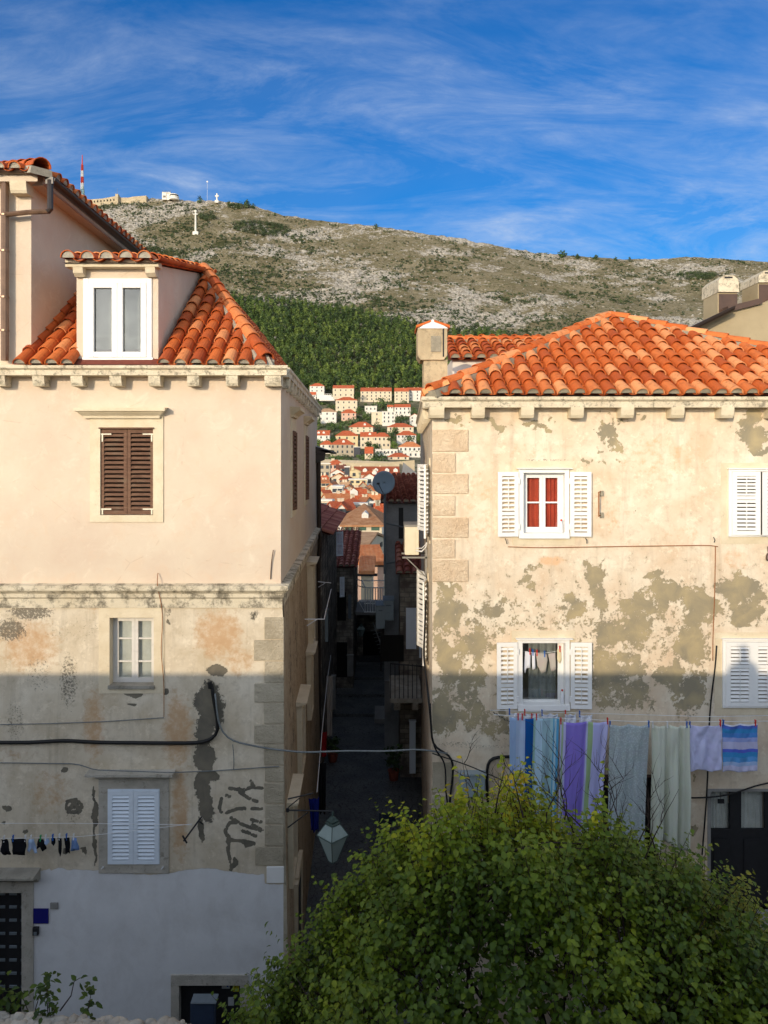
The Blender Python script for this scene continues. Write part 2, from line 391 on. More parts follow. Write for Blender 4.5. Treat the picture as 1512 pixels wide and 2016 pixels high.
M['brown2'] = simple('brown_metal', (0.10, 0.055, 0.035), 0.4, 0.3, 6, 0.1, 0.004, 0.5)
M['gutter'] = simple('copper_brown_pipe', (0.22, 0.13, 0.08), 0.35, 0.35, 5, 0.1, 0.004, 0.5, 0.4)
M['gutter_dark'] = simple('dark_gutter', (0.035, 0.022, 0.017), 0.4, 0.4, 5, 0.1, 0.004, 0.5)
M['black'] = simple('black_rubber', (0.012, 0.012, 0.012), 0.5, 0.3, 8)
M['cable_grey'] = simple('grey_cable', (0.20, 0.22, 0.22), 0.5, 0.4, 20)
M['iron'] = simple('dark_iron', (0.02, 0.02, 0.022), 0.55, 0.3, 10)
M['rust'] = simple('rust', (0.40, 0.15, 0.05), 0.85, 0.5, 25, 0.4, 0.004)
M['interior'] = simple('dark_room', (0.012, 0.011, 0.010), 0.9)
M['glass'] = m_glass('glass', (0.93, 0.95, 0.94), 0.07)
M['glass_bright'] = m_glass('bright_glass', (0.62, 0.64, 0.62), 0.07)
M['curtain_red'] = simple('red_curtain', (0.66, 0.10, 0.05), 0.9, 0.3, 4)
M['curtain_white'] = simple('white_curtain', (0.72, 0.70, 0.66), 0.9, 0.2, 5)
M['curtain_grey'] = simple('grey_curtain', (0.30, 0.30, 0.29), 0.9, 0.3, 8)
M['grey_metal'] = simple('grey_metal_paint', (0.16, 0.19, 0.21), 0.5, 0.2, 5, 0.05)
M['box_blue'] = simple('blue_grey_box', (0.30, 0.36, 0.38), 0.5, 0.15, 5, 0.05)
M['cobble'] = None
M['concrete'] = simple('concrete', (0.30, 0.29, 0.27), 0.9, 0.3, 3, 0.4, 0.01)
M['peg_red'] = simple('red_plastic', (0.60, 0.03, 0.02), 0.4, 0.1)
M['peg_blue'] = simple('blue_plastic', (0.02, 0.12, 0.45), 0.4, 0.1)
M['peg_white'] = simple('white_plastic', (0.75, 0.75, 0.75), 0.4, 0.1)
M['peg_green'] = simple('green_plastic', (0.02, 0.35, 0.12), 0.4, 0.1)
# ------------------------------------------------------------ terrain: town slope and mountain
SKY_PX = [-900, 0, 160, 300, 430, 500, 560, 650, 750, 900, 1050, 1100, 1230, 1350, 1420, 1512, 2400]
SKY_PY = [470, 396, 398, 391, 396, 404, 424, 437, 446, 470, 497, 503, 511, 506, 509, 516, 600]
GD = [-400, 40, 60, 90, 170, 260, 330, 400, 420, 450, 480, 520, 570, 610, 670, 700]
GZ = [-11.0, -11.0, -20, -27.5, -34, -29, -16, -7, -3.2, 0.6, 4.6, 15, 24.5, 34.5, 48.5, 58]
RD = 1300.0
def zr(x): return RD * (HY - np.interp(CX + F_PX * x / RD, SKY_PX, SKY_PY)) / F_PX
def terr(x, y, detail=True):
    x = np.asarray(x, float); y = np.asarray(y, float)
    low = np.interp(y, GD, GZ) + np.where(y > 380, 2.0 * (fbm(x / 60, y / 60, 3) - 0.5), 0)
    t = np.clip((y - 700) / (RD - 700), 0, 1.0); k = np.clip(t * 4, 0, 1)
    z = 58 + (zr(x) - 58) * (0.86 * t + 0.14 * t * t)
    fade = np.clip((y - 700) / 60, 0, 1)
    z = z + fade * (26 * (fbm(x / 170 + 3, y / 170, 3) - 0.5) * np.clip((RD - y) / 250, 0.12, 1))
    if detail:
        rk = rockmask(x, y)
        z = z + fade * (2.2 + 8.0 * rk) * (ridged((x * 0.8 + y * 0.5) / 24, (y * 0.7 - x * 0.35) / 12, 6, 0.62) - 0.6)
    z = np.where(y > RD, z - (y - RD) * 0.35, z)
    return np.where(y < 700, low, z)
def rockmask(x, y):
    a = fbm((x * 0.8 + y * 0.6) / 90 + 7, (y * 0.8 - x * 0.5) / 42 + 3, 5, 0.6)
    band = np.exp(-((y - (1130 - 0.42 * (x + 150))) / 75.0) ** 2) * np.where(x > -190, 1, 0.2)
    crest = np.clip((y - 1210) / 60, 0, 1)
    return np.clip((a - 0.50) * 5 + 0.75 * band + 0.4 * crest, 0, 1)
def ground_hit(px, py, d0=700, d1=1298):
    d = np.linspace(d0, d1, 500); x = (px - CX) * d / F_PX; z = (HY - py) * d / F_PX
    g = terr(x, d, False); i = np.where(g >= z)[0]
    j = i[0] if len(i) else len(d) - 1
    return float(x[j]), float(d[j]), float(g[j])
def gridmesh(name, xs, ys, mat, attrs, kind='structure'):
    GX, GY = np.meshgrid(xs, ys); zz = terr(GX, GY)
    V = np.stack([GX, GY, zz], -1).reshape(-1, 3); nx = len(xs); ny = len(ys)
    I = (np.arange(ny - 1)[:, None] * nx + np.arange(nx - 1)[None, :]).ravel()
    Fq = np.stack([I, I + 1, I + nx + 1, I + nx], -1)
    o = fastmesh(name, V, Fq, mat, None, {k: ('POINT', f(GX, GY)) for k, f in attrs.items()}, True)
    return tag(o, kind=kind)

s = MM('town_ground'); n = s.noise(0.05, 6, 0.6); n2 = s.noise(0.4, 6, 0.7)
c = s.mix(s.step(n, 0.4, 0.6), (0.09, 0.085, 0.04), (0.26, 0.23, 0.16)); c = s.mix(s.step(n2, 0.5, 0.6), c, (0.05, 0.06, 0.022))
M['ground'] = s.done(c, 0.95, s.bump(n2, 0.5, 0.5), spec=0.1)
s = MM('mountain'); rk = s.attr('rock'); gr = s.attr('green')
n = s.noise(0.02, 8, 0.65, 0.8); n2 = s.noise(0.05, 9, 0.75, 1.2, sc=(1, 1, 1.6)); n3 = s.noise(0.13, 8, 0.78, 0.8)
soil = s.mix(s.step(n, 0.38, 0.62), (0.20, 0.165, 0.095), (0.31, 0.26, 0.165))
soil = s.mix(s.math('MULTIPLY', s.step(n2, 0.50, 0.62), 0.8), soil, (0.17, 0.155, 0.075))
soil = s.mix(s.step(s.noise(0.16, 8, 0.78, 1.0, sc=(1, 1, 2)), 0.535, 0.57), soil, (0.075, 0.078, 0.03))
rock = s.mix(s.step(s.noise(0.25, 7, 0.8, 0.6), 0.42, 0.54), (0.17, 0.15, 0.11), (0.60, 0.54, 0.45))
rf = s.math('ADD', s.math('MULTIPLY', rk, 0.17), s.math('ADD', s.math('MULTIPLY', n3, 0.75), s.math('MULTIPLY', n2, 0.5)))
c = s.mix(s.step(rf, 0.695, 0.735), soil, rock)
gf = s.math('ADD', gr, s.math('MULTIPLY', s.math('SUBTRACT', n2, 0.5), 1.2))
c = s.mix(s.math('MULTIPLY', s.step(gf, 0.45, 0.6), 0.9), c, (0.05, 0.058, 0.02))
h = s.math('ADD', s.math('MULTIPLY', n3, 1.0), s.math('MULTIPLY', n2, 1.6))
M['mountain'] = s.done(c, 0.95, s.bump(h, 1.0, 3.0), spec=0.05)
def greenmask(x, y):
    a = fbm(x / 80 + 50, y / 60 + 20, 4); px = CX + F_PX * x / y
    left = np.clip((560 - px) / 200, 0, 1) * 0.30
    low = np.clip((960 - y) / 200, 0, 1) * 0.25
    fo = np.where((y < 960) & (CX + F_PX * x / y > 330) & (CX + F_PX * x / y < 960) & (y < 965 - 0.22 * (x + 260)), 1.0, 0)
    return np.clip((a - 0.55) * 2.2 + left + low + fo, 0, 1)
gridmesh('ground', np.concatenate([np.arange(-2400, -400, 60), np.arange(-400, 400, 7), np.arange(400, 2401, 60)]),
         np.concatenate([np.arange(-400, 30, 40), np.arange(30, 705, 5)]), M['ground'], {})
gridmesh('mountain', np.concatenate([np.arange(-2400, -900, 20), np.arange(-900, 900, 2.6), np.arange(900, 2401, 20)]),
         np.arange(697, 1420, 2.6), M['mountain'], {'rock': rockmask, 'green': greenmask})
# low horizon sheet beyond everything
far = MB(); far.add([(-9000, -9000, -45), (9000, -9000, -45), (9000, 9000, -45), (-9000, 9000, -45)], [(0, 1, 2, 3)])
far.build('far_plain', M['ground'], None, kind='structure')

# ------------------------------------------------------------ leaf clouds
def leafcloud(C, r, size, per, squash=0.8, shell=0.55, rg=rng, droop=0.0):
    """C (n,3) clump centres, r radii; returns quad arrays of small leaf faces"""
    n = len(C); m = n * per
    d = rg.normal(size=(m, 3)); d /= np.linalg.norm(d, axis=1, keepdims=True)
    rad = (shell + (1 - shell) * rg.random(m)) * np.repeat(r, per)
    P = np.repeat(C, per, 0) + d * rad[:, None] * np.array([1, 1, squash])
    nrm = d + rg.normal(size=(m, 3)) * 0.55; nrm /= np.linalg.norm(nrm, axis=1, keepdims=True)
    a = np.cross(nrm, rg.normal(size=(m, 3))); a /= np.linalg.norm(a, axis=1, keepdims=True); b = np.cross(nrm, a)
    sz = size * (0.6 + 0.8 * rg.random(m))[:, None]
    Q = np.stack([P - a * sz, P - b * sz * 0.6, P + a * sz, P + b * sz * 0.6], 1).reshape(-1, 3)
    return Q, np.arange(len(Q)).reshape(-1, 4)
M['pine'] = m_leaf('pine_foliage', [(0.012, 0.026, 0.008), (0.050, 0.092, 0.018), (0.17, 0.23, 0.04)], 0.0)
M['shrub'] = m_leaf('maquis_foliage', [(0.020, 0.035, 0.012), (0.040, 0.065, 0.018), (0.10, 0.125, 0.035)], 0.0)
M['garden'] = m_leaf('garden_foliage', [(0.025, 0.048, 0.014), (0.055, 0.10, 0.022), (0.14, 0.20, 0.035)], 0.0)
M['bark'] = simple('bark', (0.10, 0.07, 0.05), 0.9, 0.4, 10, 0.5)

# the pine forest on the lower slope (a far wood that reads as one mass)
FB_PX = [330, 430, 480, 560, 640, 700, 760, 830, 900, 1000, 1100]
FB_PY = [500, 548, 562, 585, 600, 610, 622, 640, 648, 655, 660]
cand = np.stack([rng.uniform(-260, 200, 14000), rng.uniform(705, 960, 14000)], 1)
pts = []
cell = {}
for x, y in cand:
    z = float(terr(x, y, False)); px = CX + F_PX * x / y; py = HY - F_PX * (z + 5) / y
    lim = np.interp(px, FB_PX, FB_PY) + 14 * (fbm(np.array(x / 18), np.array(y / 18), 3) - 0.5)
    if py < lim or px > 1120: continue
    if px < 330 or px > 1000 or (px > 850 and rng.random() < 0.75): continue
    key = (int(x // 5.4), int(y // 6.4))
    if key in cell: continue
    cell[key] = 1; pts.append((x, y, z))
P = np.array(pts); nT = len(P)
hgt = rng.uniform(6.5, 12.5, nT) * (0.7 + 0.6 * fbm(P[:, 0] / 30, P[:, 1] / 30, 2)); wid = rng.uniform(3.0, 5.2, nT)
C = []; rr = []; tn = []
for i in range(nT):
    tb = rng.normal(0.5, 0.26)
    for k in range(7):
        f = (k + 0.5) / 7; rad = wid[i] * (0.35 + 0.75 * math.sin(math.pi * (0.25 + 0.62 * f))) * 0.52
        off = wid[i] * (0.5 - 0.35 * f)
        a = rng.uniform(0, 6.28)
        C.append((P[i, 0] + off * math.cos(a), P[i, 1] + off * math.sin(a), P[i, 2] + hgt[i] * (0.15 + 0.85 * f))); rr.append(rad); tn.append(tb + rng.normal(0, 0.13))
C = np.array(C); rr = np.array(rr); per = 22
Q, Fq = leafcloud(C, rr, 0.62, per, 0.95)
tint = np.clip(np.repeat(tn, per) + rng.normal(0, 0.09, len(Fq)), 0, 1)
tag(fastmesh('pine_forest', Q, Fq, M['pine'], None, {'tint': ('FACE', tint)}), 'dense dark green pine forest covering the lower mountain slope', 'forest', kind='stuff')

# maquis shrubs over the rocky slope
cand = np.stack([rng.uniform(-760, 760, 70000), rng.uniform(720, 1296, 70000)], 1)
px = CX + F_PX * cand[:, 0] / cand[:, 1]; zz = terr(cand[:, 0], cand[:, 1]); py = HY - F_PX * zz / cand[:, 1]
dens = fbm(cand[:, 0] / 55 + 9, cand[:, 1] / 45 + 4, 4); small = fbm(cand[:, 0] / 14, cand[:, 1] / 14, 3)
gm = greenmask(cand[:, 0], cand[:, 1]); rkm = rockmask(cand[:, 0], cand[:, 1])
gm = gm * (py < np.interp(px, FB_PX, FB_PY) + 4)
prob = np.clip((dens - 0.44) * 2.4, 0.05, 1) * np.clip((small - 0.36) * 3, 0, 1) + 0.55 * gm - 0.08 * rkm
prob = prob * np.where(px > 620, 0.62, 1.0) + np.where((py > np.interp(px, FB_PX, FB_PY) - 38) & (px < 1150), 0.3, 0)
grove = (np.exp(-((px - 515) / 62.0) ** 2 - ((py - (452 + 0.09 * (px - 515))) / 15.0) ** 2) > 0.42) | \
        (np.exp(-((px - 410) / 20.0) ** 2 - ((py - 428) / 10.0) ** 2) > 0.5) | (np.exp(-((px - 1370) / 48.0) ** 2 - ((py - 545) / 9.0) ** 2) > 0.5) | \
        (np.exp(-((px - 470) / 30.0) ** 2 - ((py - 408) / 7.0) ** 2) > 0.6)
keep = (rng.random(len(px)) < prob * 1.15) | (grove & (rng.random(len(px)) < 0.9))
cand = cand[keep]; zz = zz[keep]; grove = grove[keep]
sz = np.where(grove, rng.uniform(2.4, 4.6, len(cand)), 1.0 + 3.0 * rng.random(len(cand)) ** 2.4)
C = np.stack([cand[:, 0], cand[:, 1], zz + sz * np.where(grove, 0.8, 0.35)], 1)
Q, Fq = leafcloud(C, sz, 0.75, 34, 0.85, 0.6)
tint = np.clip(np.repeat(rng.normal(0.45, 0.22, len(C)), 34) + rng.normal(0, 0.1, len(Fq)), 0, 1)
tag(fastmesh('hillside_shrubs', Q, Fq, M['shrub'], None, {'tint': ('FACE', tint)}), 'scattered dark maquis shrubs and bushes over the rocky mountain slope', 'shrubs', kind='stuff')

# loose rocks: pale boulders breaking the slope
cand = np.stack([rng.uniform(-700, 720, 30000), rng.uniform(760, 1297, 30000)], 1)
rkm = rockmask(cand[:, 0], cand[:, 1]); cand = cand[rng.random(len(cand)) < 0.12 + 0.75 * rkm]
zz = terr(cand[:, 0], cand[:, 1]); n = len(cand)
base = np.array([(1, 0, 0), (-1, 0, 0), (0, 1, 0), (0, -1, 0), (0, 0, 1), (0, 0, -1)], float)
tri = np.array([(0, 2, 4), (2, 1, 4), (1, 3, 4), (3, 0, 4), (2, 0, 5), (1, 2, 5), (3, 1, 5), (0, 3, 5)])
sc = (0.5 + 2.0 * rng.random((n, 1, 1)) ** 3) * rng.uniform(0.6, 1.3, (n, 6, 1))
ang = rng.uniform(0, 6.28, n); ca, sa = np.cos(ang)[:, None], np.sin(ang)[:, None]
B = base[None] * sc * np.array([1.5, 1.0, 0.9]); B = np.stack([B[..., 0] * ca - B[..., 1] * sa, B[..., 0] * sa + B[..., 1] * ca, B[..., 2]], -1)
V = (B + np.stack([cand[:, 0], cand[:, 1], zz], -1)[:, None]).reshape(-1, 3)
Fq = (tri[None] + 6 * np.arange(n)[:, None, None]).reshape(-1, 3)
M['boulder'] = simple('limestone_boulders', (0.50, 0.46, 0.38), 0.95, 0.55, 0.35, 0.6, 0.4)
tag(fastmesh('limestone_rocks', V, Fq, M['boulder'], None, {}), 'pale grey limestone outcrops and boulders on the mountain slope', 'rocks', kind='stuff')

def far_tree(name, x, y, z, h, w_, label, cat='tree', group=None, mat='garden', per=240, size=None, conic=False, tb=0.45):
    t = thing(name, label, cat, (x, y, z), group)
    m = MB(); m.tube([(x, y, z - 0.5), (x, y, z + h * 0.55)], [w_ * 0.07, w_ * 0.04], 5); m.build('trunk', M['bark'], t)
    k = 9; fr = (np.arange(k) + 0.5) / k
    a = rng.uniform(0, 6.28, k)
    if conic: rad = w_ * 0.5 * (1.05 - fr) + 0.1; off = w_ * 0.12 * (1 - fr)
    else: rad = w_ * 0.33 * (0.75 + 0.5 * rng.random(k)); off = w_ * 0.30 * np.sin(np.pi * np.clip(fr, .1, .95))
    Cc = np.stack([x + off * np.cos(a), y + off * np.sin(a), z + h * (0.18 + 0.72 * fr)], 1)
    Q, Fq = leafcloud(Cc, rad, size or w_ * 0.085, per // k, 0.85)
    tint = np.clip(np.repeat(rng.normal(tb, 0.15, k), per // k) + rng.normal(0, 0.1, len(Fq)), 0, 1)
    fastmesh('crown', Q, Fq, M[mat], t, {'tint': ('FACE', tint)})
    return t
ridge = [(392, 392, 12, 11, 'round dark tree on the ridge right of the white cable car station'),
         (451, 398, 8, 8, 'small dark tree on the ridge just right of the white cross'),
         (470, 401, 7, 7, 'low bush tree on the ridge second to the right of the cross'),
         (486, 405, 13, 11, 'tallest dark tree of the cluster right of the ridge cross'),
         (498, 405, 8, 9, 'small rounded tree at the right end of the cluster by the ridge cross'),
         (540, 421, 5, 6, 'tiny bush alone on the falling ridge left of centre'),
         (739, 455, 9, 8, 'dark bush just under the skyline above the forest'),
         (1107, 506, 10, 15, 'widest dark tree on the skyline right of centre'),
         (1136, 507, 7, 8, 'small dark tree just right of the widest skyline tree'),
         (1174, 510, 6, 11, 'low flat bush on the skyline above the right roof ridge'),
         (1212, 512, 6, 7, 'tiny round bush on the skyline above the hip roof peak'),
         (1239, 511, 8, 6, 'thin small tree on the skyline right of the hip roof peak')]
for a_, b_, h_, w_, lb in ridge:
    d = 1285.0; x = (a_ - CX) * d / F_PX
    far_tree('ridge_tree', x, d, float(terr(x, d, False)) - 0.5, h_ * 1.15, w_ * 1.1, lb, 'tree', 'trees along the mountain skyline', 'pine', 220)

# ------------------------------------------------------------ things on the ridge
WF = Fr((0, 0), (1, 0), (0, -1))         # world frame: s = x, t = -y
def boxw(m, x0, x1, y0, y1, z0, z1, mi=0, ti=0.5): return m.box(WF, x0, x1, -y1, -y0, z0, z1, mi, ti)
M['fort'] = m_stone('fort_stone', (0.42, 0.34, 0.22), (0.52, 0.43, 0.29), 0.4, 0.4, 0.2)
M['farwhite'] = simple('far_white_wall', (0.78, 0.74, 0.66), 0.9, 0.15, 0.5)
d = 1280.0
t = thing('hill_fort', 'long low stone fort with battered walls on the mountain ridge', 'fort', (X(225, d), d, Z(402, d)))
m = MB()
def fort_poly(m, pxs, tops, bots, dd, th):
    for i in range(len(pxs) - 1):
        vs = []
        for a, tp, bt in ((pxs[i], tops[i], bots[i]), (pxs[i + 1], tops[i + 1], bots[i + 1])):
            for yy in (dd, dd + th):
                vs.append((X(a, dd), yy, Z(bt, dd))); vs.append((X(a, dd), yy, Z(tp, dd)))
        m.add(vs, [(0, 4, 5, 1), (2, 3, 7, 6), (1, 5, 7, 3), (0, 1, 3, 2), (4, 6, 7, 5), (0, 2, 6, 4)])
fort_poly(m, [140, 152, 154, 172, 200, 228, 233], [391, 393, 395, 393, 391, 386, 384], [412, 412, 412, 410, 410, 408, 408], d, 12)
for q in range(9): boxw(m, X(172 + 6.4 * q, d), X(174 + 6.4 * q, d), d - 0.5, d, Z(400 - 0.6 * q, d), Z(396.5 - 0.6 * q, d), 1)
m.build('rampart', [M['fort'], M['interior']], t)
m = MB(); fort_poly(m, [233, 238, 252, 262, 288], [388, 389, 389, 387, 385], [408, 408, 407, 406, 405], d + 4, 12); m.build('rampart', M['fort'], t)
m = MB(); boxw(m, X(228, d), X(233.5, d), d - 3, d + 5, Z(410, d), Z(383, d)); m.build('bastion', M['fort'], t)
m = MB(); m.tube([PT(231, 385, d), PT(231, 371, d)], 0.25, 5); m.build('flagpole', M['grey_metal'], t)

s = MM('mast_bands'); sp = s.N.new('ShaderNodeSeparateXYZ'); s.L.new(s.oc(), sp.inputs[0])
M['mastred'] = simple('mast_red', (0.55, 0.06, 0.03), 0.6); M['mastwhite'] = simple('mast_white', (0.75, 0.75, 0.75), 0.6); M['mastgreen'] = simple('mast_green', (0.25, 0.38, 0.36), 0.6)
d = 1285.0; xm = X(162, d)
t = thing('transmitter_mast', 'tall red and white lattice transmitter mast beside the ridge fort', 'mast', (xm, d, Z(398, d)))
def lattice(m, x, y, z0, z1, w0, w1, nn, r):
    for k in range(nn):
        a0 = z0 + (z1 - z0) * k / nn; a1 = z0 + (z1 - z0) * (k + 1) / nn
        b0 = w0 + (w1 - w0) * k / nn; b1 = w0 + (w1 - w0) * (k + 1) / nn
        cs0 = [(x + sx * b0, y + sy * b0, a0) for sx, sy in ((-1, -1), (1, -1), (1, 1), (-1, 1))]
        cs1 = [(x + sx * b1, y + sy * b1, a1) for sx, sy in ((-1, -1), (1, -1), (1, 1), (-1, 1))]
        for q in range(4):
            m.tube([cs0[q], cs1[q]], r, 4); m.tube([cs0[q], cs1[(q + 1) % 4]], r * 0.7, 4); m.tube([cs0[q], cs0[(q + 1) % 4]], r * 0.7, 4)
m = MB(); lattice(m, xm, d, Z(398, d), Z(372, d), 3.6, 2.2, 5, 0.55)
for q in range(5): m.lathe((xm + 2.4, d - 2, Z(386 - 4 * q, d)), [(1.3, 0), (1.3, 2.2)], 8)
m.build('lower_lattice', M['mastgreen'], t)
for k in range(4):
    m = MB(); a = 372 - k * 12; lattice(m, xm, d, Z(a, d), Z(a - 12, d), 1.9 - 0.2 * k, 1.7 - 0.2 * k, 3, 0.5)
    m.tube([(xm, d, Z(a, d)), (xm, d, Z(a - 12, d))], 0.8, 6); m.build('mast_section', M['mastred'] if k % 2 else M['mastwhite'], t)
m = MB(); m.tube([(xm, d, Z(324, d)), (xm, d, Z(305, d))], [1.1, 0.6], 8); m.build('antenna_tip', M['mastred'], t)

t = thing('cable_car_station', 'white cable car station building on the mountain ridge', 'building', (X(334, d), d, Z(391, d)))
m = MB(); boxw(m, X(319, d), X(327, d), d, d + 9, Z(393, d), Z(378, d)); boxw(m, X(327, d), X(338, d), d + 1, d + 10, Z(393, d), Z(380, d))
boxw(m, X(319, d), X(336, d), d - 1, d + 10, Z(379.6, d), Z(378.5, d)); m.build('wall', M['farwhite'], t)
m = MB(); m.lathe((X(342, d), d + 2, Z(393, d)), [(8.5, 0), (8.5, 4.2), (8.9, 4.3), (8.9, 5.2), (7.4, 5.6), (7.2, 9.0), (5.0, 10.2)], 18); m.build('terrace_tower', M['farwhite'], t)
m = MB(); m.lathe((X(342, d), d + 2, Z(393, d)), [(7.6, 6.2), (7.6, 8.0)], 18)
for q in range(3): boxw(m, X(321 + 2 * q, d), X(322 + 2 * q, d), d - 0.3, d, Z(389, d), Z(385, d))
m.build('windows', M['interior'], t)
m = MB()
for q in range(7): m.tube([PT(320 + 2.6 * q, 378.5, d), PT(320 + 2.6 * q, 375.5, d)], 0.25, 4)
m.tube([PT(320, 376, d), PT(337, 376, d)], 0.25, 4); m.build('roof_railing', M['grey_metal'], t)
t = thing('ridge_cross', 'white stone cross standing on the mountain skyline', 'cross', (X(427, d), d, Z(397, d)))
m = MB(); boxw(m, X(425.9, d), X(428.1, d), d - 1, d + 1, Z(398, d), Z(381, d)); boxw(m, X(423.4, d), X(430.6, d), d - 0.9, d + 0.9, Z(387.2, d), Z(384.8, d)); m.build('cross', M['farwhite'], t)
m = MB(); boxw(m, X(423.5, d), X(430.5, d), d - 3, d + 3, Z(400, d), Z(395, d)); m.build('plinth', M['farwhite'], t)
t = thing('aerial_pole', 'very thin aerial pole on the ridge left of the cross', 'aerial', (X(408, d), d, Z(396, d)))
m = MB(); m.tube([PT(408, 397, d), PT(408, 355, d)], 0.22, 4); boxw(m, X(406.5, d), X(409.5, d), d - .3, d + .3, Z(359, d), Z(356.5, d)); m.build('pole', M['mastwhite'], t)
x, d, z = ground_hit(385, 461)
t = thing('cable_car_pylon', 'tall white pylon standing on the mountain slope below the ridge', 'pylon', (x, d, z - 0.5))
kk = d / F_PX
m = MB(); m.tube([(x, d, z - 1), (x, d, z + 44 * kk)], [1.7, 1.2], 8)
boxw(m, x - 3.4, x + 3.4, d - 1.2, d + 1.2, z + 38 * kk, z + 39.8 * kk); boxw(m, x - 1.6, x + 1.6, d - 1.6, d + 1.6, z + 43 * kk, z + 46.5 * kk); m.build('column', M['farwhite'], t)
m = MB(); boxw(m, x - 4, x + 4.5, d - 3, d + 3, z - 2, z + 3.5); m.build('base', M['farwhite'], t)

# ------------------------------------------------------------ far houses
FW = {k: simple('wall_' + k, c, 0.9, 0.18, 0.7, 0.2, 0.05) for k, c in dict(white=(0.74, 0.70, 0.62), cream=(0.68, 0.58, 0.42), yellow=(0.68, 0.56, 0.33),
      stone=(0.44, 0.37, 0.27), pink=(0.66, 0.44, 0.33), grey=(0.22, 0.22, 0.22), dark=(0.07, 0.07, 0.08)).items()}
def far_roof(name, a, b, sc=3.2):
    s = MM(name); n = s.noise(1.2, 5, 0.7); n2 = s.noise(5, 4, 0.7)
    wv = s.N.new('ShaderNodeTexWave'); wv.inputs['Scale'].default_value = sc; wv.inputs['Distortion'].default_value = 0.3; s.L.new(s.oc(), wv.inputs['Vector'])
    c = s.mix(s.step(n, 0.35, 0.65), a, b); c = s.mix(s.math('MULTIPLY', s.step(n2, 0.5, 0.65), 0.4), c, (0.62, 0.34, 0.2))
    return s.done(c, 0.85, s.bump(wv.outputs['Fac'], 0.7, 0.08), spec=0.1)
FR = dict(red=far_roof('far_roof_red', (0.46, 0.085, 0.035), (0.58, 0.14, 0.055)), orange=far_roof('far_roof_orange', (0.58, 0.17, 0.06), (0.68, 0.28, 0.12)),
          tan=far_roof('far_roof_tan', (0.42, 0.24, 0.13), (0.56, 0.36, 0.22)), rust=far_roof('far_roof_rust', (0.42, 0.17, 0.07), (0.60, 0.33, 0.17)), dark=far_roof('far_roof_dark', (0.14, 0.05, 0.04), (0.20, 0.07, 0.05)))
M['fwin'] = simple('far_window', (0.05, 0.06, 0.07), 0.3); M['fshut'] = simple('far_green_shutter', (0.06, 0.13, 0.09), 0.6)
WME = {}
def win_mesh(w_, h_, mat):
    k = (round(w_, 2), round(h_, 2), mat.name)
    if k not in WME:
        m = MB(); m.box(WF, -w_ / 2, w_ / 2, 0, 0.06, -h_ / 2, h_ / 2)
        me = bpy.data.meshes.new('window'); me.from_pydata(m.v, [], m.f); me.materials.append(mat); WME[k] = me
    return WME[k]
